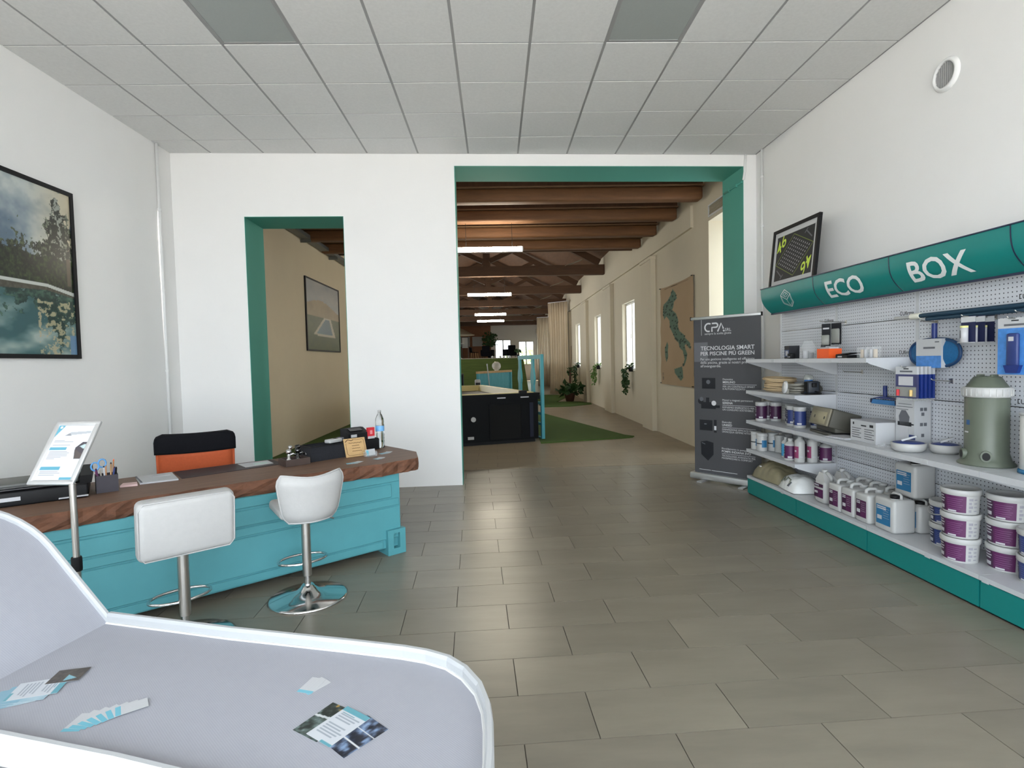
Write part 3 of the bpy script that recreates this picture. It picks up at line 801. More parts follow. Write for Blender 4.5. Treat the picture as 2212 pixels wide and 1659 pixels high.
# ---- spa tub, turned about 16 degrees
SPA_R = R(16)
spa = thing('swim_spa', 'large black spa tub with cream shell standing behind the wide opening', 'spa tub', (0.78, 10.12, 0), SPA_R)
W_, D_, H_ = 2.3, 3.9, 0.92
g = G(); g.box(-W_,0,0,D_,0.06,0.80); g.build('cabinet', tub_black, spa)
g = G(); g.box(-W_+0.05,-0.05,0.05,D_-0.05,0,0.06); g.build('plinth', black_p, spa)
g = G(); rim = 0.07
g.box(-W_-0.03,0.03,-0.03,rim,0.80,H_); g.box(-W_-0.03,0.03,D_-rim,D_+0.03,0.80,H_); g.box(-W_-0.03,-W_+rim,rim,D_-rim,0.80,H_); g.box(-rim,0.03,rim,D_-rim,0.80,H_)
g.build('rim', tub_black, spa)
g = G()
i0, i1, j0, j1, zb, zt = -W_+0.17, -0.17, 0.17, D_-0.17, 0.70, H_+0.012
g.add([(i0,j0,zt),(i1,j0,zt),(i1,j1,zt),(i0,j1,zt),(i0+.1,j0+.1,zb),(i1-.1,j0+.1,zb),(i1-.1,j1-.1,zb),(i0+.1,j1-.1,zb)], [(0,4,5,1),(1,5,6,2),(2,6,7,3),(3,7,4,0),(4,7,6,5)])
g.box(i0-0.11,i1+0.11,j0-0.11,j0,zt-0.02,zt); g.box(i0-0.11,i1+0.11,j1,j1+0.11,zt-0.02,zt); g.box(i0-0.11,i0,j0,j1,zt-0.02,zt); g.box(i1,i1+0.11,j0,j1,zt-0.02,zt)
g.build('shell', tub_shell, spa)
G().box(-0.93,-0.34,-0.012,0,0.10,0.72).build('access_panel', tub_panel, spa)
for (a,b,c,d) in ((-0.95,-0.93,0.08,0.74),(-0.34,-0.32,0.08,0.74),(-0.93,-0.34,0.72,0.74),(-0.93,-0.34,0.08,0.10)): G().box(a,b,-0.02,0,c,d).build('panel_edge', tub_black, spa)
G().box(-0.17,-0.10,-0.014,0,0.10,0.74).build('corner_strip', tub_blue, spa)
G().cyl((-1.25,0,0.48),(-1.25,-0.03,0.48),0.045,n=16).build('valve', white_p, spa)
G().box(-1.36,-1.25,-0.03,0,0.12,0.17).build('drain_label', white_p, spa)
for x in (-0.72,-0.27): G().box(x-0.08,x+0.08,-0.034,-0.03,0.84,0.86).build('badge', print_grey, spa)
G().box(-0.36,-0.22,-0.02,0.05,H_,H_+0.05).build('control_panel', black_p, spa)
# turquoise garden frame next to the spa
t = thing('turquoise_frame', 'turquoise painted wooden gate frame standing along the side of the spa', 'gate', (0.885, 10.36, 0.018), R(-74))
G().box(-0.03,0.03,-0.03,0.03,0,1.62).build('post', turq_slat, t)
G().box(-1.36,-0.03,-0.025,0.025,1.53,1.61).build('top_rail', turq_slat, t)
for x in (-0.50, -1.30):
    g = G()
    g.prism([(x-0.07,0.02),(x+0.07,0.02),(x+0.07,0.9),(x+0.07,1.02),(x+0.11,1.12),(x+0.09,1.25),(x+0.05,1.35),(x+0.05,1.53),(x-0.05,1.53),(x-0.05,1.35),(x-0.09,1.25),(x-0.11,1.12),(x-0.07,1.02)], -0.02, 0.02)
    g.mtx(Matrix.Rotation(R(90),4,'X')); g.build('shaped_post', turq_slat, t)
for z in (0.25, 0.45, 0.65): G().box(-0.43,-0.03,-0.02,0.02,z,z+0.05).build('rung', turq_slat, t)
G().box(-1.36,-0.03,-0.02,0.02,0.0,0.02).build('bottom_rail', turq_slat, t)
# slatted turquoise railing

a = Vector((-0.49, 14.6)); b = Vector((0.46, 16.2))
d = b-a; ang = math.atan2(d.y, d.x); ln = d.length
t = thing('slat_railing', 'turquoise vertical slat railing between the spa and the turf terrace', 'railing', (a.x, a.y, 0), ang)
G().box(0, ln, -0.04, 0.04, 1.20, 1.26).build('top_rail', wood_light, t)
g = G(); n = 26
for i in range(n): x = (i+0.5)*ln/n; g.box(x-0.028, x+0.028, -0.012, 0.012, 0.05, 1.20)
o = g.build('slats', turq_slat, t); o['kind'] = 'stuff'
for x in (0.04, ln-0.04): G().box(x-0.04, x+0.04, -0.04, 0.03, 0, 1.20).build('post', turq_slat, t)
t = thing('cover_reel', 'rolled blue pool cover on a black end reel beside the spa', 'cover reel', (-1.15, 14.6, 0))
G().cyl((-0.6,0,1.02),(0.22,0,1.02),0.17,n=18).build('rolled_cover', M('blue_cover', S(36,56,128),0.6), t); G().cyl((0.22,0,1.02),(0.29,0,1.02),0.20,n=18).build('end_reel', black_p, t)
G().box(0.24,0.28,-0.03,0.03,0,1.0).build('leg', black_p, t); G().box(-0.6,-0.56,-0.03,0.03,0,1.0).build('leg', black_p, t)
t = thing('stool_crate', 'dark crate standing behind the spa tub', 'crate', (-0.47, 14.2, 0))
G().rbox(-0.09,0.09,-0.09,0.09,0,0.80,0.01,2).build('body', black_p, t); G().rbox(-0.10,0.10,-0.10,0.10,0.80,0.83,0.01,2).build('lid', black_p, t)
t = thing('white_canister', 'small white canister with dark label on the crate behind the spa', 'canister', (-0.47, 14.2, 0.83))
G().lathe([(0.07,0),(0.075,0.02),(0.075,0.2),(0.06,0.23)],14).build('body', white_p, t); G().arc(0.0765,0.06,0.15,R(230),R(330)).build('label', print_black, t)
t = thing('glass_globe', 'clear glass globe resting on the slat railing top', 'globe', (a.x+d.x*0.55, a.y+d.y*0.55, 1.26))
G().sphere((0,0,0.13),0.13,16,10).build('globe', M('globe_glass',(0.9,0.85,0.8),0.05,alpha=0.35), t); G().lathe([(0.06,0),(0.05,0.02)],12).build('base', white_p, t)
t = thing('white_pole', 'thin white pole leaning against the slat railing', 'pole', (-0.10, 14.62, 0))
G().cyl((0,0,0),(-0.12,0.25,1.42),0.014,n=8).build('shaft', white_p, t); G().cyl((-0.12,0.25,1.40),(-0.124,0.258,1.46),0.018,n=8).build('grip', white_p, t)
# cable tray and framed picture on the hall's other wall
t = thing('cable_tray', 'grey metal cable tray on brackets high on the hall wall behind the desk', 'cable tray', (XL, 10.2, 3.98))
G().box(0.03,0.20,-2.6,4.6,0,0.012).box(0.03,0.036,-2.6,4.6,0.012,0.07).box(0.194,0.20,-2.6,4.6,0.012,0.07).build('tray', M('tray_grey', S(104,106,104),0.5), t)
for y in (-1.2, 0.6, 2.4, 4.0): G().box(0,0.2,y-0.015,y+0.015,-0.06,0.0).build('bracket', M('tray_grey', S(104,106,104),0.5), t)
def hall_pic(U, V):
    sky = mixc((150,158,170),(210,205,195), fbm(U*3,V*5))
    hill = mixc((196,172,128),(160,140,104), fbm(U*8,V*8))
    grass = mixc((60,78,34),(96,108,52), fbm(U*9,V*14))
    c = sky
    c = mixc(c, hill, (V < 0.66+0.08*np.sin(U*4)).astype(float))
    c = mixc(c, grass, (V < 0.5).astype(float))
    outer = inpoly(U, V, [(0.16,0.22),(0.86,0.2),(0.70,0.5),(0.5,0.5)])
    inner = inpoly(U, V, [(0.26,0.25),(0.76,0.235),(0.66,0.475),(0.53,0.475)])
    c = mixc(c, (222,214,190), outer.astype(float)); c = mixc(c, mixc((120,160,176),(70,104,124), U), inner.astype(float))
    return c
t = thing('hall_picture', 'black framed picture of a long garden pool on the hall wall', 'picture', (XL, 12.05, 1.82))
ph, pwid = 1.48, 2.3
f = G(); f.box(0,0.03,-pwid/2,pwid/2,0,0.03); f.box(0,0.03,-pwid/2,pwid/2,ph-0.03,ph); f.box(0,0.03,-pwid/2,-pwid/2+0.04,0.03,ph-0.03); f.box(0,0.03,pwid/2-0.04,pwid/2,0.03,ph-0.03); f.build('frame', black_p, t)
print_grid('print', lambda U,V: (0.02+0*U, -pwid/2+0.04+U*(pwid-0.08), 0.03+V*(ph-0.06)), hall_pic, 70, 60, t)
# map of Italy on cloth
MC = [(247,320),(608,172),(600,1443),(242,1395)]     # cloth corners TL,TR,BR,BL on a working sketch
def uvmap(p):
    x = (p[0]-247)/(605-247); yt = 320+(172-320)*x; yb = 1395+(1443-1395)*x
    return (x, 1-(p[1]-yt)/(yb-yt))
ITALY = [uvmap(p) for p in [(405,322),(430,365),(440,430),(410,470),(405,520),(390,560),(430,600),(450,670),(455,750),(470,800),(510,840),(525,880),(575,940),(578,1010),(555,985),(540,950),(520,960),(530,1010),(545,1060),(530,1130),(515,1195),(500,1190),(515,1120),(500,1020),(470,990),(455,930),(420,900),(395,830),(365,760),(355,680),(320,630),(295,670),(280,620),(285,500),(330,460),(370,400)]]
SICILY = [uvmap(p) for p in [(410,1230),(490,1200),(500,1250),(500,1330),(475,1365),(440,1320),(412,1270)]]
SARD = [uvmap(p) for p in [(325,920),(340,960),(335,1090),(315,1150),(303,1120),(300,990)]]
tagp = [(rng.rand(), rng.rand()) for _ in range(420)]
TAGS = [p for p in tagp if any(inpoly(np.array([p[0]]), np.array([p[1]]), q)[0] for q in (ITALY, SICILY, SARD))]
def map_col(U, V):
    c = mixc((206,178,142),(196,168,132), fbm(U*4,V*4))
    land = inpoly(U,V,ITALY)|inpoly(U,V,SICILY)|inpoly(U,V,SARD)
    c = mixc(c, (108,136,116), land.astype(float))
    for (x,y) in TAGS:
        c = mixc(c, (64,84,72), ((np.abs(U-x)<0.02)&(np.abs(V-y)<0.007)).astype(float))
    for k in range(5):
        c = mixc(c, (120,110,96), ((np.abs(U-0.07)<0.022)&(np.abs(V-0.115+0.017*k)<0.004)).astype(float))
    return c
my0, my1, mz0, mz1 = 10.74, 8.95, 1.0, 2.885
t = thing('italy_map_cloth', 'beige cloth wall map of Italy in green with small dark tags', 'map', (XR, (my0+my1)/2, mz0))
def map_pos(U, V):
    sag = 0.014*np.exp(-((V-1)*7)**2)*np.sin(U*9) + 0.012*np.sin((U*1.6-V*0.8)*7)*np.clip(V-0.45,0,1) + 0.004*np.sin(V*31)
    return (-0.03+sag, (my0-my1)*(0.5-U), V*(mz1-mz0) - 0.03*np.sin(PI*U)*(V > 0.98))
print_grid('cloth', map_pos, map_col, 90, 150, t, print_material('cloth_print', 0.9))
for (yy_, zz) in ((0.87,1.87),(-0.87,1.87),(0.87,0.02),(-0.87,0.02)): G().cyl((-0.06,yy_,zz),(0,yy_,zz),0.008,n=6).build('pin', black_metal, t)

# ================================================================== DESK
DT = R(38.5); DA = Vector((math.cos(DT), math.sin(DT))); DB = Vector((-math.sin(DT), math.cos(DT))); DO = Vector((-0.65, 4.45))
ZT = 0.745
def DP(a, b, z=ZT): p = DO + DA*a + DB*b; return (p.x, p.y, z)
desk = thing('reception_desk', 'turquoise reception desk with a thick live-edge walnut top', 'desk', DP(0,0,0), DT)
# slab
fe = [(-2.90,0.02),(-2.6,-0.035),(-2.36,-0.03),(-2.1,0.0),(-1.93,0.035),(-1.6,0.055),(-1.39,0.045),(-1.1,0.03),(-0.8,0.0),(-0.57,-0.01),(-0.35,-0.04),(-0.15,-0.03),(0.0,0.0)]
be = [(0.135,0.26),(0.13,0.55),(0.112,0.82),(-0.5,0.85),(-1.2,0.87),(-1.9,0.86),(-2.5,0.84),(-2.9,0.80)]
poly = []
for i in range(len(fe)-1):
    for k in range(4):
        t_ = k/4; x = fe[i][0]+(fe[i+1][0]-fe[i][0])*t_; y = fe[i][1]+(fe[i+1][1]-fe[i][1])*t_
        poly.append((x, y+0.008*math.sin(x*23)+0.005*math.sin(x*57)))
poly += [fe[-1]] + be
g = G(); n = len(poly); lv = [0.645, 0.668, 0.70, 0.728, ZT]; inset = [0.010, 0.0, -0.004, 0.0, 0.004]
vs = []
cx, cy = -1.38, 0.42
for z, ins in zip(lv, inset):
    for i, (x, y) in enumerate(poly):
        e = ins + (0.006*math.sin(i*2.7+z*140) if 0 < i < 48 and z < 0.74 else 0)
        vs.append((x, y + (e if y < 0.3 else -e), z))
g.add(vs, [(k*n+i, k*n+(i+1) % n, (k+1)*n+(i+1) % n, (k+1)*n+i) for k in range(4) for i in range(n)], 1, False)
g.add(vs[:n], [tuple(range(n))[::-1]], 1); g.add(vs[4*n:], [tuple(range(n))], 0)
g.build('slab_top', [wood_slab, wood_edge], desk)
# body
bx0, bx1 = -2.72, -0.165
g = G(); g.box(bx0, bx1, 0.03, 0.60, 0.055, 0.645); g.build('body', turq, desk)
# embossed front: raised fields separated by grooves
def emb(x0, x1, z0, z1, pr=0.012, r=0.03):
    G().rbox(x0, x1, 0.03-pr, 0.035, z0, z1, 0.005, 1, smooth=False).build('front_panel', turq, desk)
emb(bx0+0.01, bx1-0.005, 0.575, 0.643)
emb(bx0+0.03, bx1-0.075, 0.455, 0.56, 0.014)
emb(bx0+0.01, bx1-0.01, 0.385, 0.443, 0.010)
emb(bx0+0.01, bx1-0.005, 0.125, 0.375, 0.012)
emb(bx0+0.2, bx1-0.16, 0.062, 0.115, 0.012)
# feet with a hand hole
def foot(x0, x1):
    f = G()
    f.box(x0, x1, -0.012, 0.04, 0.0, 0.05); f.box(x0, x1, -0.012, 0.04, 0.17, 0.20)
    f.box(x0, x0+0.05, -0.012, 0.04, 0.05, 0.17); f.box(x1-0.05, x1, -0.012, 0.04, 0.05, 0.17)
    f.box(x0, x1, 0.04, 0.60, 0.0, 0.05)
    f.build('foot', turq, desk)
    G().box(x0+0.05, x1-0.05, 0.035, 0.044, 0.05, 0.17).build('hand_hole_shade', turq_shade, desk)  # darker turquoise back paints in the shade of the hole
foot(-0.30, -0.145); foot(bx0-0.01, bx0+0.145)

# ---- bar stools
def stool(label, loc, rz, kind):
    t = thing('bar_stool', label, 'bar stool', loc, rz)
    G().lathe([(0.245,0),(0.25,0.006),(0.235,0.014),(0.14,0.03),(0.07,0.052),(0.045,0.075),(0.034,0.09)], 40).build('base', chrome, t)
    G().cyl((0,0,0.085),(0,0,0.16),0.021,n=20).build('piston', chrome, t)
    G().cyl((0,0,0.15),(0,0,0.56),0.029,n=20).build('column', steel, t)
    ring = [(0.155*math.cos(a), 0.11+0.10*math.sin(a), 0.225) for a in [2*PI*i/28 for i in range(28)]]
    g = G().tube(ring, 0.0085, 8, closed=True); g.build('footrest', chrome, t)
    G().tube([(0.03,-0.01,0.54),(0.10,-0.03,0.53),(0.17,-0.05,0.505)], 0.006, 6).build('lever', chrome, t)
    G().box(-0.1,0.1,-0.1,0.1,0.552,0.565).build('seat_plate', black_metal, t)
    if kind == 1:
        G().rbox(-0.18,0.18,-0.06,0.23,0.565,0.645,0.036,4).build('seat', white_leather, t)
        mt = Matrix.Translation((0,-0.12,0.55)) @ Matrix.Rotation(R(6),4,'X')
        G().rbox(-0.228,0.228,-0.055,0.055,-0.015,0.30,0.034,4, mt=mt).build('backrest', white_leather, t)
        g = G(); P = [(-0.198,-0.010),(0.198,-0.010),(0.223,0.02),(0.223,0.26),(0.198,0.295),(-0.198,0.295),(-0.223,0.26),(-0.223,0.02)]
        g.tube([mt @ Vector((x,-0.045,z)) for x, z in P], 0.004, 6, closed=True); g.build('piping', white_leather, t)
    else:
        G().rbox(-0.18,0.18,-0.14,0.22,0.565,0.635,0.03,4).build('seat', white_leather, t)
        # bucket back: wider at the top, dipping top edge
        def edge(u, v):      # u -1..1, v 0..1
            w = 0.155+0.055*v**0.8
            top = 0.312 - 0.024*math.cos(u*PI/2)**2
            return (u*w, v*top)
        nu, nv = 16, 10
        g = G(); front = []; back = []
        for j in range(nv+1):
            for i in range(nu+1):
                u = -1+2*i/nu; v = j/nv
                uu = math.sin(u*PI/2)
                # rounded corners
                sq = 1-0.16*max(0, abs(2*v-1)-0.55)/0.45*max(0.0, (abs(2*v-1)-0.55)/0.45)
                x, z = edge(uu*sq, v)
                curve = 0.055*uu*uu
                th = 0.028*(max(0.0, 1-abs(uu)**6)**0.5)*(max(0.0, 1-abs(2*v-1)**8)**0.5)
                y0 = -0.19 + curve - 0.05*v
                front.append((x, y0+th, 0.545+z)); back.append((x, y0-th, 0.545+z))
        m_ = nu+1
        g.add(front, [(j*m_+i, j*m_+i+1, (j+1)*m_+i+1, (j+1)*m_+i) for j in range(nv) for i in range(nu)], 0, True)
        g.add(back, [(j*m_+i, (j+1)*m_+i, (j+1)*m_+i+1, j*m_+i+1) for j in range(nv) for i in range(nu)], 0, True)
        g.build('backrest', white_leather, t)
        pth = []
        for i in range(nu+1): pth.append(Vector(back[i]))
        for j in range(1, nv+1): pth.append(Vector(back[j*m_+nu]))
        for i in range(nu-1, -1, -1): pth.append(Vector(back[nv*m_+i]))
        for j in range(nv-1, 0, -1): pth.append(Vector(back[j*m_]))
        G().tube(pth, 0.006, 6, closed=True).build('piping', white_leather, t)
    return t
stool('white bar stool with square padded box back at the desk', (-1.755, 3.02, 0), R(41), 1)
stool('white bar stool with winged curved back and piping at the desk', (-1.262, 3.54, 0), R(33), 2)

# ---- office chair behind the desk
oc = thing('office_chair', 'office chair with orange mesh back and black headrest behind the desk', 'office chair', (-2.60, 4.75, 0), DT+R(180)-R(10))
for k in range(5):
    a = 2*PI*k/5+0.3; c, s = math.cos(a), math.sin(a)
    G().tube([(0.03*c,0.03*s,0.10),(0.29*c,0.29*s,0.075)], [0.028,0.018], 8).build('leg', black_p, oc)
    G().cyl((0.29*c-0.012*s,0.29*s+0.012*c,0.03),(0.29*c+0.012*s,0.29*s-0.012*c,0.03),0.03,n=12).build('caster', black_p, oc)
G().cyl((0,0,0.08),(0,0,0.40),0.028,n=12).build('gas_lift', black_metal, oc)
G().rbox(-0.25,0.25,-0.24,0.25,0.40,0.47,0.03,3).build('seat', black_soft, oc)
mt = Matrix.Translation((0,0.27,0.44)) @ Matrix.Rotation(R(-9),4,'X')
def backpanel(x0, x1, z0, z1, th, r, mat, name, bulge=0.03):
    nx, nz = 12, 8; vsF = []; vsB = []
    for j in range(nz+1):
        for i in range(nx+1):
            u = -1+2*i/nx; z = z0+(z1-z0)*j/nz; x = (x0+x1)/2+(x1-x0)/2*u
            if r:
                dz = z1-z
                if dz < r: 
                    lim = (x1-x0)/2 - (r-math.sqrt(max(r*r-(r-dz)**2, 0)))
                    x = (x0+x1)/2+lim*u
            y = bulge*(-u*u)
            vsF.append(mt @ Vector((x, y-th/2, z))); vsB.append(mt @ Vector((x, y+th/2, z)))
    m_ = nx+1; g = G()
    g.add(vsF, [(j*m_+i, j*m_+i+1, (j+1)*m_+i+1, (j+1)*m_+i) for j in range(nz) for i in range(nx)], 0, True)
    g.add(vsB, [(j*m_+i, (j+1)*m_+i, (j+1)*m_+i+1, j*m_+i+1) for j in range(nz) for i in range(nx)], 0, True)
    o_ = len(g.v); rimi = [i for i in range(m_)]+[j*m_+nx for j in range(1,nz+1)]+[nz*m_+i for i in range(nx-1,-1,-1)]+[j*m_ for j in range(nz-1,0,-1)]
    L0 = len(vsF)
    for k in range(len(rimi)):
        a, b = rimi[k], rimi[(k+1) % len(rimi)]; g.f.append((b, a, a+L0, b+L0)); g.m.append(0); g.s.append(False)
    return g.build(name, mat, oc)
backpanel(-0.26, 0.26, 0.0, 0.425, 0.03, 0, orange_mesh, 'backrest')
backpanel(-0.288, 0.288, 0.405, 0.56, 0.045, 0.06, black_soft, 'headrest')
for sx in (-1, 1):
    G().tube([mt @ Vector((sx*0.265,-0.03,0.0)), mt @ Vector((sx*0.267,-0.03,0.40))], 0.012, 8).build('back_frame', orange_mesh, oc)
    G().tube([(sx*0.2,0.05,0.42),(sx*0.29,0.05,0.44),(sx*0.29,0.05,0.60)], 0.016, 8).build('arm_support', black_p, oc)
    G().rbox(sx*0.29-0.03,sx*0.29+0.03,-0.08,0.17,0.60,0.625,0.01,2).build('armrest', black_p, oc)

# ---- things on the desk
def on_desk(name, label, cat, a, b, rz=0.0, group=None, z=ZT):
    return thing(name, label, cat, DP(a, b, z), DT+rz, group)
def sheet(name, label, cat, corners, mat, th=0.0015, z=ZT, group=None):
    c = [sum(p[i] for p in corners)/len(corners) for i in (0,1)]
    o = G().prism([(x-c[0], y-c[1]) for x, y in corners], 0, th).build(name, mat, None, DP(c[0], c[1], z), DT)
    return tag(o, label, cat, group)
# printer: black, low, with raised control edge
pr = on_desk('printer', 'low black desktop printer with grey lid at the end of the desk', 'printer', -2.42, 0.53, R(-4))
G().rbox(-0.31,0.31,-0.19,0.19,0.0,0.085,0.012,3).build('body', black_p, pr)
g = G(); g.prism([(-0.17,0.085),(0.17,0.085),(0.185,0.10),(0.15,0.155),(-0.12,0.125)], -0.028, 0.028)
g.mtx(Matrix.Translation((0.30,0.0,0.0)) @ Matrix.Rotation(R(90),4,'Z') @ Matrix.Rotation(R(90),4,'X')); g.build('side_cover', black_p, pr)
G().rbox(-0.305,0.262,-0.10,0.185,0.0855,0.118,0.008,2).build('lid', M('printer_lid', S(92,92,88), 0.45), pr)
G().rbox(-0.29,0.25,-0.192,-0.10,0.087,0.105,0.008,2).build('control_panel', M('gloss_black',(0.006,0.006,0.008),0.12), pr)
G().box(-0.14,0.0,-0.1925,-0.190,0.032,0.054).build('label', print_grey, pr)
G().box(0.17,0.31,-0.21,-0.19,0.012,0.018).build('paper_tray', print_grey, pr)
# pen holder
ph_ = on_desk('pen_holder', 'square dark leather pen pot full of pens and scissors', 'pen pot', -2.025, 0.44, R(0))
f = G(); w = 0.057; f.box(-w,w,-w,w,0,0.006)
f.box(-w,w,-w,-w+0.005,0.006,0.108); f.box(-w,w,w-0.005,w,0.006,0.108); f.box(-w,-w+0.005,-w+0.005,w-0.005,0.006,0.108); f.box(w-0.005,w,-w+0.005,w-0.005,0.006,0.108)
f.build('pot', M('dark_leather', S(58,54,62), 0.6, var=0.06, scale=40), ph_)
def pen(label, x, y, tx, ty, h, r, mat, tip):
    t = thing('pen', label, 'pen', DP(-2.025+x, 0.44+y, ZT+0.007), DT, None)
    G().tube([(0,0,0),(tx,ty,h)], r, 8).build('barrel', mat, t)
    G().tube([(tx,ty,h),(tx*1.06,ty*1.06,h*1.06)], [r,r*0.4], 8).build('tip', tip, t)
penc = M('pencil_wood', S(196,140,96), 0.6); brass = M('brass', S(190,150,110), 0.3, metal=0.7)
pen('natural wood pencil standing tall in the leather pot', 0.0, 0.01, 0.0, 0.005, 0.185, 0.004, penc, print_grey)
pen('copper coloured pen in the leather pot', 0.02, -0.01, 0.006, 0.0, 0.165, 0.005, brass, black_p)
pen('brown pencil beside the copper pen in the pot', 0.03, 0.015, 0.012, 0.0, 0.18, 0.004, penc, orange_m)
pen('dark blue pen leaning in the leather pot', 0.02, -0.025, 0.022, -0.008, 0.14, 0.005, navy_label, navy_dark)
pen('purple pen leaning out of the leather pot', -0.03, -0.02, -0.022, -0.01, 0.14, 0.005, purple_label, purple_dark)
pen('magenta pen leaning out of the leather pot', -0.035, 0.01, -0.018, 0.004, 0.13, 0.005, magenta_label, purple_label)
pen('light grey pen in the middle of the pot', -0.008, -0.025, -0.004, -0.004, 0.15, 0.005, print_grey, black_p)
pen('black pen by the dark blue pen in the pot', 0.04, -0.01, 0.012, -0.004, 0.135, 0.005, black_p, black_p)
sc = thing('scissors', 'scissors with light blue handles in the leather pot', 'scissors', DP(-2.045, 0.452, ZT+0.007), DT)
G().tube([(0,0,0),(-0.01,0,0.13)], 0.005, 6).build('blade', steel, sc)
blue_h = M('light_blue_handle', S(96,160,220), 0.35)
for (cx_, cz_) in ((-0.035,0.155),(0.002,0.172)):
    G().tube([(cx_+0.02*math.cos(a), 0, cz_+0.026*math.sin(a)) for a in [2*PI*i/14 for i in range(14)]], 0.005, 6, closed=True).build('handle', blue_h, sc)
# pads and papers
sheet('sticky_note_pad', 'pale pink note pad lying beside the pen pot', 'note pad', [(-1.955,0.49),(-1.860,0.47),(-1.855,0.56),(-1.93,0.58)], M('pink_paper', S(232,200,196), 0.7), 0.012)
nb = sheet('notebook', 'closed white spiral notebook lying on the desk', 'notebook', [(-1.845,0.50),(-1.625,0.47),(-1.62,0.79),(-1.84,0.80)], paper_m, 0.010)
G().box(-0.02,0.09,0.03,0.08,0.0101,0.0125).build('pen_clip', print_grey, nb); G().tube([(-0.10,-0.13,0.008),(-0.105,0.15,0.008)],0.006,6).build('spiral', print_dgrey, nb)
pad = sheet('desk_pad', 'dark brown leather desk pad lying along the desk', 'desk pad', [(-1.60,0.50),(-0.89,0.55),(-0.91,0.83),(-1.60,0.83)], M('brown_leather', S(50,36,38), 0.5, var=0.1, scale=20), 0.004)
p1 = sheet('printed_sheet', 'white sheet with pale green print on the desk pad', 'paper', [(-1.17,0.80),(-1.16,0.60),(-0.95,0.62),(-0.945,0.80)], paper_m, 0.0012, ZT+0.004)
G().box(-0.02,0.08,-0.05,0.02,0.0012,0.0017).build('print_block', M('pale_green_ink', S(186,208,200), 0.6), p1)
sheet('loose_sheet', 'white sheet lying under the wooden desk organiser', 'paper', [(-0.865,0.78),(-0.72,0.83),(-0.74,0.62),(-0.86,0.60)], paper_m, 0.0012)
# wooden organiser with chrome parts
og = on_desk('desk_organiser', 'low dark wooden desk tray holding chrome tap samples', 'desk tray', -0.838, 0.47, R(3))
f = G(); f.box(-0.095,0.095,-0.08,0.08,0.0,0.012); f.box(-0.095,0.095,-0.08,-0.07,0.012,0.052); f.box(-0.095,0.095,0.07,0.08,0.012,0.052); f.box(-0.095,-0.085,-0.07,0.07,0.012,0.052); f.box(0.085,0.095,-0.07,0.07,0.012,0.052)
f.build('tray', M('organiser_wood', S(70,56,50), 0.6, var=0.2, scale=14), og)
for k, (x, y) in enumerate(((-0.04,0.0),(0.035,0.02))):
    t = thing('chrome_fitting', ['chrome fitting with two ball knobs in the wooden tray', 'dark chrome fitting with a round knob in the wooden tray'][k], 'fitting', DP(-0.838+x, 0.47+y, ZT+0.0125), DT)
    mm = (chrome, M('dark_chrome',(0.12,0.12,0.12),0.15,metal=1.0))[k]
    G().lathe([(0.022,0),(0.022,0.03),(0.012,0.04),(0.012,0.075)],14).build('stem', mm, t)
    G().sphere((0,0,0.09),0.022,12,8).build('knob', mm, t)
    G().tube([(0,0,0.06),(0.03,-0.01,0.075),(0.05,-0.012,0.06)],0.009,8).build('spout', mm, t)
    if k == 0: G().sphere((0.012,0,0.125),0.016,12,8).build('top_knob', mm, t)
    else: G().cyl((-0.015,0,0.118),(0.015,0,0.122),0.017,n=12).build('top_knob', mm, t)
# mesh box
mb = on_desk('mesh_box', 'black woven storage box on the desk beside the wooden plaque', 'storage box', -0.575, 0.555, R(8))
f = G(); f.box(-0.155,0.155,-0.09,0.09,0,0.006)
for (a,b,c,d) in ((-0.155,0.155,-0.09,-0.084),(-0.155,0.155,0.084,0.09),(-0.155,-0.149,-0.084,0.084),(0.149,0.155,-0.084,0.084)): f.box(a,b,c,d,0.006,0.115)
f.build('body', M('black_weave',(0.012,0.013,0.018),0.8,var=0.5,scale=160,bump=0.5,bscale=300), mb)
f = G()
for (a,b,c,d) in ((-0.16,0.16,-0.095,-0.082),(-0.16,0.16,0.082,0.095),(-0.16,-0.147,-0.082,0.082),(0.147,0.16,-0.082,0.082)): f.box(a,b,c,d,0.115,0.122)
f.build('rim', black_p, mb)
G().tube([(-0.162,-0.03,0.06),(-0.172,-0.025,0.075),(-0.172,0.025,0.075),(-0.162,0.03,0.06)],0.005,6).build('handle', alu, mb)
# black receipt box, card terminal, receipt printer, red packet
bk = on_desk('black_box', 'matt black box on the desk beside the water bottle', 'box', -0.17, 0.72, R(2))
G().rbox(-0.15,0.15,-0.075,0.075,0,0.098,0.006,2).build('body', black_p, bk); G().rbox(-0.145,0.145,-0.07,0.07,0.098,0.104,0.002,1).build('lid', black_p, bk)
rp = on_desk('receipt_printer', 'small black receipt printer standing on the black box', 'receipt printer', -0.215, 0.735, R(4), z=ZT+0.104)
g = G(); g.prism([(-0.075,0),(0.075,0),(0.075,0.10),(0.03,0.10),(-0.075,0.06)], -0.10, 0.10); g.mtx(Matrix.Rotation(R(90),4,'Z') @ Matrix.Rotation(R(90),4,'X')); g.build('body', black_p, rp)
G().obox((-0.005,-0.02,0.087),0.12,0.05,0.006,rx=0.36).build('cover', M('gloss_black',(0.006,0.006,0.008),0.12), rp)
G().box(-0.075,-0.02,-0.0785,-0.074,0.028,0.052).build('sticker', paper_m, rp)
ct = on_desk('card_terminal', 'white card payment terminal lying on the storage box', 'card terminal', -0.47, 0.575, R(20), z=ZT+0.122)
G().rbox(-0.075,0.06,-0.035,0.035,0,0.03,0.008,2).build('body', white_p, ct); G().rbox(0.055,0.085,-0.03,0.03,0.004,0.034,0.006,2).build('card_slot', print_dgrey, ct); G().box(0.0,0.035,-0.015,0.015,0.030,0.0315).build('screen', black_p, ct)
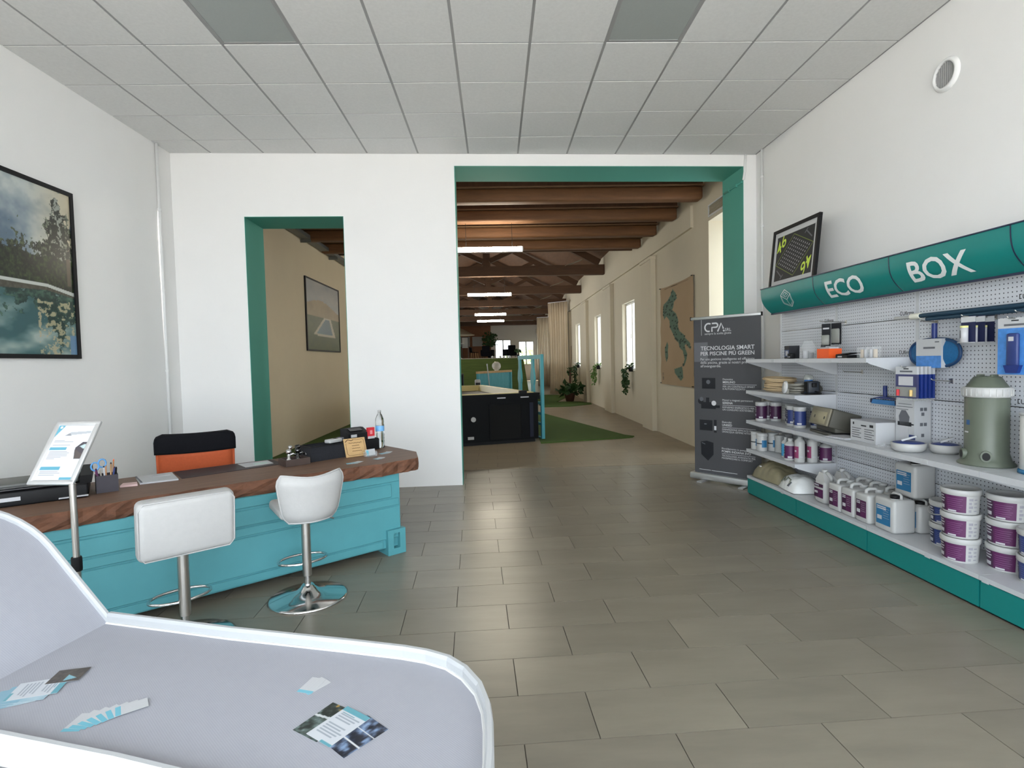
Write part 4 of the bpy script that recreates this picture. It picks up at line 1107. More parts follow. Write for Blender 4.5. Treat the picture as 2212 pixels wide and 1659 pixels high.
rc = on_desk('red_packet', 'red and white upright packet on the black box', 'packet', -0.092, 0.672, R(4), z=ZT+0.104)
G().box(-0.034,0.034,-0.012,0.012,0.0,0.10).build('box', red_m, rc); G().box(-0.034,0.034,-0.0126,-0.012,0.0,0.022).build('white_band', paper_m, rc); G().box(-0.012,0.012,-0.0126,-0.012,0.04,0.075).build('print', M('pale_red', S(226,140,144),0.5), rc)
# plaque
pq = on_desk('wooden_plaque', 'light wooden plaque with burnt lettering leaning on the black woven box', 'plaque', -0.335, 0.43, R(0))
mt = Matrix.Rotation(R(-20),4,'X')
G().rbox(-0.095,0.095,-0.004,0.004,0,0.16,0.003,1,smooth=False,mt=mt).build('board', wood_light, pq)
g = G(); burn = M('burnt_wood', S(88,62,36), 0.8)
fnp = lambda u,v: mt @ Vector((u, -0.0045, v))
for i, (x0_, x1_) in enumerate(((-0.055,0.06),(-0.03,0.035),(-0.033,0.04),(-0.035,0.05))):      # small joined script, too fine to read
    z0_ = 0.118-0.023*i; nn_ = 26; pts_ = [(x0_+(x1_-x0_)*k/nn_, z0_+0.0022*math.sin(k*2.4)+0.0016*math.sin(k*1.1+i)) for k in range(nn_+1)]
    for (xa_,za_),(xb_,zb_) in zip(pts_[:-1], pts_[1:]):
        g.add([fnp(xa_,za_-0.0022), fnp(xb_,zb_-0.0022), fnp(xb_,zb_+0.0022), fnp(xa_,za_+0.0022)], [(0,1,2,3)])
g.build('lettering', burn, pq)
g = G()
def strip(pts, w):
    for (x0,z0),(x1,z1) in zip(pts[:-1], pts[1:]):
        d_ = Vector((x1-x0, z1-z0)).normalized(); nx, nz = -d_.y*w, d_.x*w
        g.add([fnp(x0+nx,z0+nz), fnp(x0-nx,z0-nz), fnp(x1-nx,z1-nz), fnp(x1+nx,z1+nz)], [(0,1,2,3)])
strip([(-0.08,0.03),(-0.065,0.014),(0.07,0.014),(0.08,0.03),(0.08,0.135),(0.07,0.146),(-0.01,0.146)], 0.0015); strip([(-0.08,0.03),(-0.08,0.12)], 0.0015); strip([(-0.085,0.13),(-0.06,0.15),(-0.03,0.14),(-0.01,0.146)], 0.003)
g.build('border', burn, pq)
# card holder, bottle, cards
ch = on_desk('card_holder', 'clear business card holder with white cards in front of the plaque', 'card holder', -0.245, 0.36, R(6))
f = G(); f.box(-0.05,0.05,-0.02,0.03,0,0.004); f.box(-0.05,0.05,-0.022,-0.02,0,0.03); f.box(-0.05,-0.048,-0.02,0.03,0.004,0.04); f.box(0.048,0.05,-0.02,0.03,0.004,0.04); f.build('holder', film_m, ch)
G().obox((0,0.006,0.032),0.085,0.014,0.052,rx=R(-14)).build('card_stack', paper_m, ch); G().obox((-0.032,-0.004,0.030),0.02,0.002,0.045,rx=R(-14)).build('card_stripe', print_teal, ch)
wb = on_desk('water_bottle', 'clear plastic water bottle with blue label on the desk', 'bottle', 0.032, 0.735, 0)
G().lathe([(0.034,0),(0.040,0.012),(0.040,0.06),(0.037,0.075),(0.040,0.09),(0.037,0.105),(0.040,0.12),(0.037,0.135),(0.040,0.15),(0.0395,0.21),(0.037,0.225),(0.040,0.24),(0.038,0.265),(0.022,0.305),(0.013,0.318),(0.013,0.334)], 24).build('bottle', clear_m, wb)
G().lathe([(0.0385,0.002),(0.0385,0.055),(0.0355,0.075),(0.0385,0.09),(0.0355,0.105),(0.0385,0.12),(0.0355,0.135),(0.0385,0.15),(0.038,0.205)], 20).build('water', water_m, wb)
G().lathe([(0.0405,0.155),(0.0405,0.205)], 24, caps=False).build('label', M('bottle_label', S(120,180,232), 0.4, var=0.15, scale=30), wb)
G().lathe([(0.0145,0.328),(0.0145,0.345),(0.0135,0.347)], 16).build('cap', white_p, wb)
def card_fan(label, a, b, rz, n, spread, size=(0.085,0.055), pos=None, step=(0.012,0.0)):
    for k in range(n):
        ang = rz + spread*(k-(n-1)/2)
        p = pos if pos else DP(a, b, ZT)
        if pos: p = (pos[0]+step[0]*k, pos[1]+step[1]*k, pos[2]+0.0006*k)
        else: p = (p[0]+0.018*k*math.cos(DT+rz), p[1]+0.018*k*math.sin(DT+rz), p[2]+0.0006*k)
        t = thing('business_card', label, 'business card', p, (0 if pos else DT)+ang, label)
        w, h_ = size
        G().box(-w/2,w/2,-h_/2,h_/2,0,0.0005).build('card', paper_m, t)
        G().box(-w/2,-w/2+w*0.17,-h_/2,h_/2,0.0005,0.00056).build('colour_band', print_teal, t)
        g = G()
        for q in range(4): g.box(-w*0.18,w*0.4-0.01*(q%2),h_*0.3-q*h_*0.17,h_*0.3-q*h_*0.17+0.0018,0.0005,0.00058)
        g.build('lines', print_grey, t)
card_fan('business card fanned on the desk in front of the woven box', -0.50, 0.16, R(10), 4, R(16))
card_fan('business card lying on the desk below the card holder', -0.25, 0.20, R(30), 2, R(20))
card_fan('business card fanned on the desk beside the water bottle', -0.10, 0.40, R(25), 4, R(14))

# ---- sign stand in front of the desk
SX, SY = -2.09, 2.71
st = thing('sign_stand', 'steel floor stand with tilted snap-frame price poster', 'sign stand', (SX, SY, 0), R(-6))
G().lathe([(0.16,0),(0.16,0.008),(0.04,0.02),(0.022,0.03)],28).build('base', alu, st)
G().cyl((0,0,0.02),(0,0,0.56),0.017,n=16).build('lower_pole', steel, st)
G().lathe([(0.022,0.53),(0.023,0.54),(0.023,0.59),(0.021,0.60)],16).build('collar', black_p, st)
G().cyl((0,0,0.58),(0,0,0.965),0.0145,n=16).build('upper_pole', steel, st)
FW, FH = 0.246, 0.350
# frame leans back, its lower corner sits on the pole top
mt = Matrix.Translation((-0.118,0.0,0.958)) @ Matrix.Rotation(R(-33),4,'X')
f = G(); b_ = 0.025
P = [(-FW/2+b_/2,b_/2),(FW/2-b_/2,b_/2),(FW/2-b_/2,FH-b_/2),(-FW/2+b_/2,FH-b_/2)]
f.rbox(-FW/2,FW/2,-0.008,0.008,0,b_,0.005,2,mt=mt); f.rbox(-FW/2,FW/2,-0.008,0.008,FH-b_,FH,0.005,2,mt=mt); f.rbox(-FW/2,-FW/2+b_,-0.008,0.008,b_/2,FH-b_/2,0.005,2,mt=mt); f.rbox(FW/2-b_,FW/2,-0.008,0.008,b_/2,FH-b_/2,0.005,2,mt=mt)
f.build('frame', alu, st)
G().rbox(-FW/2+0.01,FW/2-0.01,0.002,0.007,0.01,FH-0.01,0.001,1,smooth=False,mt=mt).build('backing', print_grey, st)
def poster(U, V):
    c = (238+0*U, 240+0*U, 246+0*U)
    T = (104,180,204)
    c = mixc(c, T, (((1-V) + U*1.25) < 0.26).astype(float))
    c = mixc(c, (246,250,252), (((U-0.1)**2*0.5+(V-0.95)**2) < 0.0006).astype(float))
    c = mixc(c, (196,200,206), inpoly(U,V,[(0.35,0.80),(0.95,0.84),(0.95,0.88),(0.42,0.86)]).astype(float))
    c = mixc(c, (150,152,158), inpoly(U,V,[(0.3,0.80),(0.4,0.845),(0.46,0.80)]).astype(float))
    def bar(u0,u1,v0,v1,col,c): return mixc(c, col, ((U>u0)&(U<u1)&(V>v0)&(V<v1)).astype(float))
    c = bar(0.05,0.5,0.535,0.59,T,c); c = bar(0.05,0.56,0.19,0.25,T,c); c = bar(0.66,0.98,0.02,0.06,T,c)
    for (u1,v) in ((0.35,0.70),(0.6,0.675),(0.55,0.62),(0.55,0.50),(0.62,0.475),(0.58,0.45),(0.6,0.425),(0.45,0.40),(0.3,0.375),(0.55,0.155),(0.62,0.125),(0.5,0.095)):
        c = bar(0.08,u1,v,v+0.010,(150,156,168),c)
    c = mixc(c, (78,72,80), inpoly(U,V,[(0.72,0.58),(0.86,0.68),(1.0,0.68),(1.0,0.38),(0.80,0.38)]).astype(float))
    c = mixc(c, (200,222,226), inpoly(U,V,[(0.82,0.60),(0.92,0.64),(1.0,0.63),(1.0,0.54)]).astype(float))
    c = mixc(c, (96,86,84), inpoly(U,V,[(0.72,0.55),(0.80,0.38),(0.96,0.38),(0.98,0.46)]).astype(float))
    return c
def ppos(U, V):
    X = -FW/2+b_*0.8+U*(FW-1.6*b_); Z = b_*0.8+V*(FH-1.6*b_); Y = -0.003
    return tuple(mt[i][0]*X+mt[i][1]*Y+mt[i][2]*Z+mt[i][3] for i in range(3))
print_grid('poster', ppos, poster, 90, 120, st, print_material('glossy_print', 0.3))

# ---- big pool picture on the wall
def pool_pic(U, V):
    cl_ = fbm(U*2.6+1, V*4.0, 5)
    sky = mixc((104,128,150),(222,230,226), np.clip((cl_-0.34)*3.0,0,1)); sky = mixc(sky,(236,214,170),np.clip((U-0.55)*1.6,0,0.7)*(cl_>0.46))
    t1 = fbm(U*12, V*14, 5); t2 = fbm(U*52+3, V*60, 3)
    tall = np.exp(-((U-0.86)/0.13)**2)
    hgt = 0.60+0.10*fbm(U*6,U*0+3)+0.33*tall
    dens = t1+0.55*t2+0.55*np.clip((hgt-V)*5,-1,1)
    leaf = mixc((14,20,16),(96,110,74), np.clip((t2-0.38)*2.4,0,1)); leaf = mixc(leaf,(196,200,194), 0.8*tall*(t2>0.60))
    c = mixc(sky, leaf, (dens > 0.86).astype(float))
    low = mixc((12,20,12),(66,88,44), np.clip((t2-0.35)*2.2,0,1))
    c = mixc(c, low, ((V < 0.56+0.05*t1)).astype(float))
    c = mixc(c, (92,80,62), ((np.abs(U-0.955)<0.018)&(V<0.60)&(V>0.43)).astype(float))
    Vm = 0.80-V
    r1 = fbm(U*12+2*fbm(U*4,V*30)*0.4, Vm*14, 5); r2 = fbm(U*30, V*55+2, 3); w = fbm(U*3, V*9, 4)
    ref = mixc((62,108,112),(196,212,204), np.clip((w-0.32)*2.4,0,1))
    treer = np.clip((V-(0.24-0.22*tall))*6,-1,1)
    rt = mixc((10,46,42),(84,124,104), np.clip((r2-0.35)*2.2,0,1))
    ref = mixc(ref, rt, (r1+0.4*r2+0.5*treer > 0.86).astype(float)*0.9)
    ref = mixc(ref, (224,206,166), ((r2>0.60)&(U>0.62)&(V<0.33)).astype(float)*0.8)
    ref = mixc(ref, (120,160,196), ((U>0.93)&(V<0.12)).astype(float))
    bend = np.clip(U-0.72,0,1)
    c = mixc(c, ref, (V < 0.385-0.10*bend).astype(float))
    c = mixc(c, mixc((110,106,92),(66,62,52),t2), ((V >= 0.350+0.035*np.clip(U,0,0.72)/0.72-0.10*bend)&(V < 0.415-0.13*bend)).astype(float))
    c = mixc(c, (228,232,226), ((V >= 0.405-0.13*bend)&(V < 0.424-0.12*bend)).astype(float))
    return c
PW, PH = 1.10, 1.458
pp = thing('pool_picture', 'large black framed picture of a garden pool reflecting trees on the wall', 'picture', (XL, 4.99-PW/2, 1.627))
f = G(); fw = 0.035
f.box(0,0.03,-PW/2,PW/2,0,fw); f.box(0,0.03,-PW/2,PW/2,PH-fw,PH); f.box(0,0.03,-PW/2,-PW/2+fw,fw,PH-fw); f.box(0,0.03,PW/2-fw,PW/2,fw,PH-fw); f.build('frame', black_p, pp)
print_grid('print', lambda U,V: (0.018+0*U, -PW/2+fw+U*(PW-2*fw), fw+V*(PH-2*fw)), pool_pic, 240, 320, pp, print_material('glossy_print', 0.3))

# ================================================================== LOUNGER
lz = 0.45
F_ = Vector((-1.665, 2.302)); N_ = Vector((-1.80, 1.67))
inner = [F_, (-1.067,2.124), (-0.583,1.995), (-0.36,1.932), (-0.273,1.899), (-0.195,1.854), (-0.135,1.788), (-0.086,1.697), (-0.062,1.604), (-0.054,1.52), (-0.052,1.40), (-0.056,1.31), (-0.085,1.235), (-0.15,1.19), (-0.25,1.20), (-0.60,1.31), (-1.038,1.453), (-1.459,1.573), N_]
inner = [Vector(p) for p in inner]
lg = thing('sun_lounger', 'white framed sun lounger with taut grey mesh fabric and raised backrest', 'sun lounger', (-0.85, 1.75, 0))
off = Vector((-0.85, 1.75, 0))
def L3(p, z): return Vector((p[0], p[1], z)) - off
g = G(); n = len(inner)
g.add([L3(p, lz) for p in inner] + [L3(p, lz-0.006) for p in inner], [tuple(range(n))[::-1], tuple(range(n, 2*n))], 0)
seatf = g.build('seat_fabric', fabric_m, lg)
# weave relief on the mesh fabric
nt = fabric_m.node_tree; N = nt.nodes; L = nt.links
tc = N.new('ShaderNodeTexCoord'); wv = N.new('ShaderNodeTexWave'); wv.inputs['Scale'].default_value = 75; wv.bands_direction = 'DIAGONAL'
bp = N.new('ShaderNodeBump'); bp.inputs['Strength'].default_value = 0.10; bp.inputs['Distance'].default_value = 0.002
L.new(tc.outputs['Object'], wv.inputs['Vector']); L.new(wv.outputs['Fac'], bp.inputs['Height']); L.new(bp.outputs['Normal'], N['Principled BSDF'].inputs['Normal'])
def offset_path(P, d):
    out = []
    for i in range(len(P)):
        a = P[max(i-1,0)]; b = P[min(i+1,len(P)-1)]
        t_ = (b-a).normalized(); out.append(P[i] + Vector((-t_.y, t_.x))*d)
    return out
def band(P, Q, zs):            # closed section between inner path P and outer path Q
    g = G(); vs = []
    m_ = len(zs)
    for p, q in zip(P, Q):
        for (w, z) in zs:
            r = p + (q-p)*w; vs.append(L3(r, z))
    k = len(P)
    fs = [(i*m_+j, i*m_+(j+1) % m_, (i+1)*m_+(j+1) % m_, (i+1)*m_+j) for i in range(k-1) for j in range(m_)]
    fs += [tuple(range(m_))[::-1], tuple((k-1)*m_+j for j in range(m_))]
    g.add(vs, fs, 0, False)
    return g
outer = offset_path(inner, 0.024)
band(inner, outer, [(0.0,lz-0.03),(0.0,lz+0.030),(0.25,lz+0.042),(0.8,lz+0.042),(1.0,lz+0.028),(1.0,lz-0.05)]).build('seat_frame', rim_m, lg)
inn2 = offset_path(inner, -0.008)
band(inn2, inner, [(0.0,lz+0.0005),(0.3,lz+0.006),(1.0,lz+0.006),(1.0,lz+0.0005)]).build('fabric_welt', white_matte, lg)
# backrest
TH = R(47); fd = (N_-F_).normalized(); ud2 = Vector((-fd.y, fd.x)); ud2 = ud2 if ud2.x < 0 else -ud2
WB = (N_-F_).length
def B3(l, v, w=0.0):
    c, s = math.cos(TH), math.sin(TH)
    base = Vector((F_.x+fd.x*v, F_.y+fd.y*v, lz))
    return base + Vector((ud2.x*c, ud2.y*c, s))*l + Vector((-ud2.x*s, -ud2.y*s, c))*w - off
bo = [(0.0,0.0),(0.2,0.0),(0.42,0.0)]
for i in range(1, 10):
    a = PI/2*i/9; bo.append((0.42+0.30*math.sin(a), 0.26*(1-math.cos(a))))
half = list(bo)
bo = half + [(l, WB-v) for l, v in half[::-1]]
g = G(); n = len(bo)
g.add([B3(l,v,0.0) for l,v in bo]+[B3(l,v,-0.008) for l,v in bo], [tuple(range(n)), tuple(range(n,2*n))[::-1]], 0)
g.build('backrest_fabric', fabric_m, lg)
pts = [B3(l,v,0.0) for l,v in bo]
P2 = [Vector(p) for p in bo]; Q2 = offset_path(P2, -0.022)
Q2 = [q if (q-Vector((0.3,WB/2))).length > (p-Vector((0.3,WB/2))).length else p+(p-q) for p, q in zip(P2, Q2)]
g = G(); zs = [(0.0,-0.03),(0.0,0.014),(0.3,0.022),(0.8,0.022),(1.0,0.01),(1.0,-0.04)]; m_ = len(zs); vs = []
for p, q in zip(P2, Q2):
    for (w, z) in zs: r = p+(q-p)*w; vs.append(B3(r.x, r.y, z))
k = len(P2)
fs = [(i*m_+j, i*m_+(j+1) % m_, (i+1)*m_+(j+1) % m_, (i+1)*m_+j) for i in range(k-1) for j in range(m_)] + [tuple(range(m_))[::-1], tuple((k-1)*m_+j for j in range(m_))]
g.add(vs, fs); g.build('backrest_frame', rim_m, lg)
for (x, y) in ((-1.55,2.2),(-1.60,1.70),(-0.35,1.86),(-0.30,1.30)):
    p = L3((x,y),0); G().box(p.x-0.03,p.x+0.03,p.y-0.03,p.y+0.03,0,lz-0.012).build('leg', rim_m, lg)
for v in (0.1, WB-0.1):
    a = B3(0.45, v, -0.02); G().cyl(a, (a.x+0.12, a.y-0.03, 0.02), 0.014, n=10).build('prop', alu, lg)
G().cyl(B3(0.0,0.0,-0.02), B3(0.0,WB,-0.02), 0.014, n=10).build('hinge_bar', alu, lg)

# ---- leaflets and cards on the lounger
FZ = lz+0.0008
def flyer(label, c, rz, w, h_, col, k=0, group=None):
    t = thing('leaflet', label, 'leaflet', (c[0], c[1], FZ+0.0008*k), rz, group)
    G().box(-w/2,w/2,-h_/2,h_/2,0,0.0006).build('sheet', paper_m, t)
    print_grid('print', lambda U,V: (-w/2+U*w, -h_/2+V*h_, 0.00066+0*U), col, 40, 56, t, print_material('glossy_print', 0.3))
def fl_text(U, V):
    c = (232+0*U, 236+0*U, 242+0*U)
    c = mixc(c, (112,184,200), (V > 0.86).astype(float))
    for k in range(9):
        if k in (3,): continue
        v = 0.78-0.075*k
        c = mixc(c, (176,184,196), ((np.abs(V-v)<0.018)&(U>0.10)&(U<0.9-0.25*((k*37)%3)/3)).astype(float))
    c = mixc(c, (90,150,168), ((np.abs(V-0.82)<0.016)&(U>0.1)&(U<0.62)).astype(float))
    c = mixc(c, (112,184,200), ((V<0.06)&(U>0.55)).astype(float))
    return c
def fl_photo(U, V):
    n1 = fbm(U*7,V*9); c = mixc((30,40,34),(150,170,168), np.clip((n1-0.3)*2,0,1))
    c = mixc(c, (222,226,228), (np.abs(V-0.55-0.1*U)<0.03).astype(float)); return mixc(c, (190,150,70), ((V>0.8)&(n1>0.55)).astype(float))
def fl_photo2(U, V):
    n1 = fbm(U*8+5,V*6); c = mixc((26,30,46),(150,178,216), np.clip((n1-0.35)*2.6,0,1))
    return mixc(c, (240,242,244), ((np.abs(V-0.33)<0.015)|(np.abs(V-0.66)<0.015)).astype(float))
def fl_rock(U, V):
    n1 = fbm(U*9,V*9); c = mixc((50,44,40),(120,108,96), n1); return mixc(c, (150,206,222), inpoly(U,V,[(0.45,0.5),(0.75,0.85),(0.9,0.5)]).astype(float))
def fl_teal(U, V):
    c = (150+0*U, 196+0*U, 216+0*U); return mixc(c, (206,226,236), fbm(U*6,V*6)*(V>0.5))
flyer('leaflet with dark pool photo sticking out under the printed leaflet stack', (-0.535,1.60), R(-33), 0.105, 0.148, fl_photo, 0)
flyer('leaflet with blue and white photos peeking out of the stack', (-0.425,1.53), R(-42), 0.105, 0.148, fl_photo2, 1)
flyer('white text leaflet with teal heading on top of the stack', (-0.487,1.575), R(-36)+R(0), 0.105, 0.148, fl_text, 2)
rk = [(-1.60,1.80,R(-60)),(-1.585,1.79,R(-66)),(-1.57,1.805,R(-72)),(-1.555,1.815,R(-80))]
for k, (x, y, a) in enumerate(rk): flyer('pale blue leaflet in the fan beside the backrest', (x-0.02, y-0.01, 0), a, 0.105, 0.148, fl_teal, k, 'fanned blue leaflets')
flyer('white text leaflet lying on the fan beside the backrest', (-1.56,1.83), R(-75), 0.105, 0.148, fl_text, 4)
flyer('leaflet with dark rock photo and a blue pool near the backrest', (-1.515,1.90), R(-80), 0.085, 0.10, fl_rock, 5)
card_fan('business card in the arc of cards on the lounger', 0, 0, R(62), 7, R(-9), pos=(-1.285,1.645,FZ), step=(0.019,0.010))
card_fan('business card lying alone with its pair on the lounger', 0, 0, R(62), 2, R(22), pos=(-0.625,1.785,FZ), step=(-0.012,0.002))

# ================================================================== ROLL-UP BANNER
BL = Vector((2.435, 6.66)); bd = Vector((0.645, -0.764)).normalized(); BA = math.atan2(bd.y, bd.x); BW, BH = 0.85, 1.965
rb = thing('roll_up_banner', 'dark grey roll-up banner with white text beside the shelving', 'banner', (BL.x, BL.y, 0), BA)
G().rbox(-0.015,BW+0.015,-0.06,0.06,0.015,0.095,0.02,3).build('base_cassette', alu, rb)
for x in (0.17, 0.68): G().box(x-0.03,x+0.03,-0.16,0.13,0,0.015).build('foot', alu, rb)
G().rbox(-0.008,BW+0.008,-0.014,0.014,BH,BH+0.035,0.006,2).build('top_rail', alu, rb)
for x in (-0.012, BW+0.004): G().box(x,x+0.008,-0.016,0.016,BH-0.004,BH+0.04).build('rail_cap', black_p, rb)
G().cyl((BW/2,0.03,0.09),(BW/2,0.03,BH+0.02),0.01,n=8).build('support_pole', alu, rb)
sh_ = G().box(0.03,BW,-0.002,0.002,0.09,BH+0.002).build('sheet', banner_m, rb)
G().box(0.032,0.211,-0.0026,-0.002,1.455,1.69).build('tint_block', banner_l, rb)
bf = lambda x0, z0: (lambda u, v: (x0+u, -0.0034, z0+v))
g = G()
def stroke(g, pts, w, y=-0.0034):
    P_ = [Vector(p) for p in pts]; L_ = []; R__ = []
    for i in range(len(P_)):
        d_ = (P_[min(i+1,len(P_)-1)]-P_[max(i-1,0)]).normalized(); n_ = Vector((-d_.y, d_.x))*w/2
        L_.append(P_[i]+n_); R__.append(P_[i]-n_)
    for i in range(len(P_)-1): g.add([(L_[i].x,y,L_[i].y),(R__[i].x,y,R__[i].y),(R__[i+1].x,y,R__[i+1].y),(L_[i+1].x,y,L_[i+1].y)], [(0,1,2,3)])
def arcp(cx, cz, rx, rz_, a0, a1, n=14): return [(cx+rx*math.cos(R(a0+(a1-a0)*i/n)), cz+rz_*math.sin(R(a0+(a1-a0)*i/n))) for i in range(n+1)]
stroke(g, [(0.252,1.908)]+arcp(0.222,1.866,0.044,0.047,80,280)+[(0.240,1.820)], 0.018)
stroke(g, [(0.268,1.912),(0.315,1.912)]+arcp(0.315,1.888,0.026,0.024,88,-88)+[(0.268,1.864),(0.268,1.812)], 0.018)
stroke(g, [(0.340,1.812),(0.385,1.908),(0.412,1.842)], 0.018); stroke(g, [(0.410,1.828),(0.422,1.810)], 0.018)
gtext(g, 'SRL', bf(0.430,1.812), width=0.076)
gtext(g, 'sempre la scelta giusta', bf(0.174,1.779), width=0.332)
g.box(0.130,0.134,-0.0034,-0.0028,1.774,2.0-0.035)
g.build('logo', banner_t, sh_); g = G()
gtext(g, 'TECNOLOGIA SMART', bf(0.121,1.594), width=0.657, off=0.014); gtext(g, 'PER PISCINE PI\u00d9 GREEN', bf(0.12,1.531), width=0.655, off=0.014)
g.build('headline', banner_t, sh_); g = G()
for i, (s_, w_) in enumerate((('Per una gestione intelligente ed efficiente',0.66), ('della piscina, grazie ai nostri prodotti',0.66), ("all'avanguardia.",0.262))): gtext(g, s_, bf(0.117,1.472-0.042*i), width=w_)
g.build('intro_text', banner_t, sh_)
for i, (a_, b_2, c_, d_, z) in enumerate((('Domotica','MERLINO','PER UN CONTROLLO SMART','E AUTOMATIZZATO',1.234),('Motori a magneti permanenti','SERENA','RISPARMIO ENERGETICO PER','UN CONSUMO SOSTENIBILE',0.988),('Elettrolisi','UNISED','DISINFEZIONE EFFICACE PER',"UN'ACQUA SEMPRE NITIDA",0.725),('Riscaldamento in pompa di calore','POMPE INDIANA EVO','TECNOLOGIA AVANZATA PER','MASSIMIZZARE IL COMFORT',0.410))):
    g = G(); x_ = 0.40-0.006*i
    gtext(g, a_, bf(x_,z), size=0.031); gtext(g, b_2, bf(x_,z-0.036), size=0.036, off=0.014); g.box(x_,x_+0.40,-0.0034,-0.0028,z-0.054,z-0.050)
    gtext(g, c_, bf(x_,z-0.086), size=0.029); gtext(g, d_, bf(x_,z-0.114), size=0.029)
    g.build('product_text', banner_t, sh_)
def pimg(fn): 
    return fn.build('product_image', [print_black, print_dgrey, banner_t], sh_)
bq = lambda x0,x1,z0,z1: (x0,x1,-0.0034,-0.0028,z0,z1)
g = G().box(*bq(0.134,0.306,1.128,1.259)); g.cyl((0.215,-0.0036,1.21),(0.215,-0.0030,1.21),0.026,n=16,m=1); pimg(g)
g = G(); g.cyl((0.115,-0.0036,0.975),(0.115,-0.0030,0.975),0.036,n=14); g.box(*bq(0.12,0.31,0.885,0.965)); g.cyl((0.285,-0.0037,0.955),(0.285,-0.0031,0.955),0.030,n=14,m=2); g.cyl((0.125,-0.0037,1.0),(0.125,-0.0031,1.0),0.026,n=14,m=1); g.box(*bq(0.185,0.225,0.96,1.02)); g.box(*bq(0.31,0.36,0.90,0.93)); pimg(g)
g = G().box(*bq(0.099,0.265,0.619,0.747)); g.box(*bq(0.285,0.318,0.60,0.754)); g.box(0.288,0.315,-0.004,-0.0035,0.63,0.68,2); g.box(0.16,0.19,-0.004,-0.0035,0.69,0.705,1); pimg(g)
g = G(); g.add([(0.112,-0.0034,0.475),(0.118,-0.0034,0.32),(0.205,-0.0034,0.25),(0.277,-0.0034,0.33),(0.277,-0.0034,0.475),(0.19,-0.0034,0.493)], [(0,1,2,3,4,5)]); g.add([(0.125,-0.0038,0.46),(0.17,-0.0038,0.445),(0.17,-0.0038,0.455),(0.125,-0.0038,0.47)],[(0,1,2,3)],1); pimg(g)
g = G(); g.box(0.089,0.24,-0.0034,-0.0028,0.132,0.138); g.box(0.25,0.57,-0.0034,-0.0028,0.132,0.138); g.build('footer_line', banner_t, sh_)

# ================================================================== SHELVING
SO = Vector((2.745, 5.85)); SE = Vector((0.0193, -0.9998)); SD = Vector((0.9998, 0.0193)); SR = math.atan2(SE.y, SE.x)
def SP(s, d, z): p = SO + SE*s + SD*d; return (p.x, p.y, z)
BAY = 0.937; PEG = 0.385; NB = 4
Z0, Z4, Z3, Z2, Z1 = 0.205, 0.50, 0.815, 1.14, 1.478
peg_m = bpy.data.materials.new('perforated_panel'); MATS['perforated_panel'] = peg_m
peg_m.use_nodes = True
nt = peg_m.node_tree; N = nt.nodes; L = nt.links; b = N['Principled BSDF']; b.inputs['Roughness'].default_value = 0.4
tc = N.new('ShaderNodeTexCoord'); sep = N.new('ShaderNodeSeparateXYZ'); L.new(tc.outputs['Object'], sep.inputs[0])
def mth(op, a, bb=None):
    n = N.new('ShaderNodeMath'); n.operation = op
    for i, v in enumerate((a, bb)):
        if v is None: continue
        if isinstance(v, (int, float)): n.inputs[i].default_value = v
        else: L.new(v, n.inputs[i])
    return n.outputs[0]
fx = mth('SUBTRACT', mth('FRACT', mth('MULTIPLY', sep.outputs['X'], 1/0.028)), 0.5); fz = mth('SUBTRACT', mth('FRACT', mth('MULTIPLY', sep.outputs['Z'], 1/0.028)), 0.5)
dd = mth('SQRT', mth('ADD', mth('MULTIPLY', fx, fx), mth('MULTIPLY', fz, fz)))
hole = mth('LESS_THAN', dd, 0.15)
mx = N.new('ShaderNodeMix'); mx.data_type = 'RGBA'
mx.inputs[6].default_value = (0.60, 0.62, 0.66, 1); mx.inputs[7].default_value = (0.06, 0.065, 0.08, 1)
L.new(hole, mx.inputs[0]); L.new(mx.outputs[2], b.inputs['Base Color'])

su = thing('shelving_unit', 'white perforated shop shelving with teal kick plates along the wall', 'shelving', SP(0,0,0), SR)
def spart(g, name, mat, loc=None): return g.build(name, mat, su, loc)
rows = [(Z0, 0.56), (0.56, 1.165), (1.165, 1.77), (1.77, 2.20)]
for k in range(NB):
    x0, x1 = k*BAY+0.016, (k+1)*BAY-0.016
    for (za, zb) in rows:
        g = G().box(0, x1-x0, PEG, PEG+0.012, 0.003, zb-za-0.003); spart(g, 'back_panel', peg_m, (x0, 0, za))
    g = G().box(k*BAY+0.005, (k+1)*BAY-0.005, 0.0, 0.012, 0.014, 0.172); spart(g, 'kick_plate', teal_kick)
    g = G().box(k*BAY+0.002, (k+1)*BAY-0.002, -0.006, PEG, Z0-0.028, Z0); spart(g, 'base_deck', shelf_white)
for k in range(NB+1):
    x = k*BAY
    g = G().box(x-0.015, x+0.015, PEG-0.002, PEG+0.06, 0, 2.22).box(x-0.012, x+0.012, 0.02, PEG, 0, Z0-0.03); spart(g, 'upright', shelf_white)
g = G().box(0.002, NB*BAY, 0.0125, 0.02, 0.0, 0.17); spart(g, 'plinth_gap_shade', black_p)  # black sheet standing in for the shade between and under the kick plates
def shelf(k, z, th=0.034):
    x0, x1 = k*BAY, (k+1)*BAY
    s_ = spart(G().box(x0+0.002, x1-0.002, -0.008, PEG-0.002, z-th, z-0.001).box(x0+0.002, x1-0.002, -0.012, -0.008, z-th-0.002, z), 'shelf', shelf_white)
    for x in (x0+0.004, x1-0.008):
        g = G(); g.prism([(0.0, z-th), (PEG-0.002, z-th), (PEG-0.002, z-th-0.12), (PEG-0.03, z-th-0.12), (0.02, z-th-0.012)], x, x+0.004)
        g.mtx(Matrix(((0,0,1,0),(1,0,0,0),(0,1,0,0),(0,0,0,1)))); g.build('bracket', shelf_white, s_)
    return s_
for k in (0, 1): shelf(k, Z1)
shelf(0, Z2); shelf(0, Z4)
for k in range(NB): shelf(k, Z3)
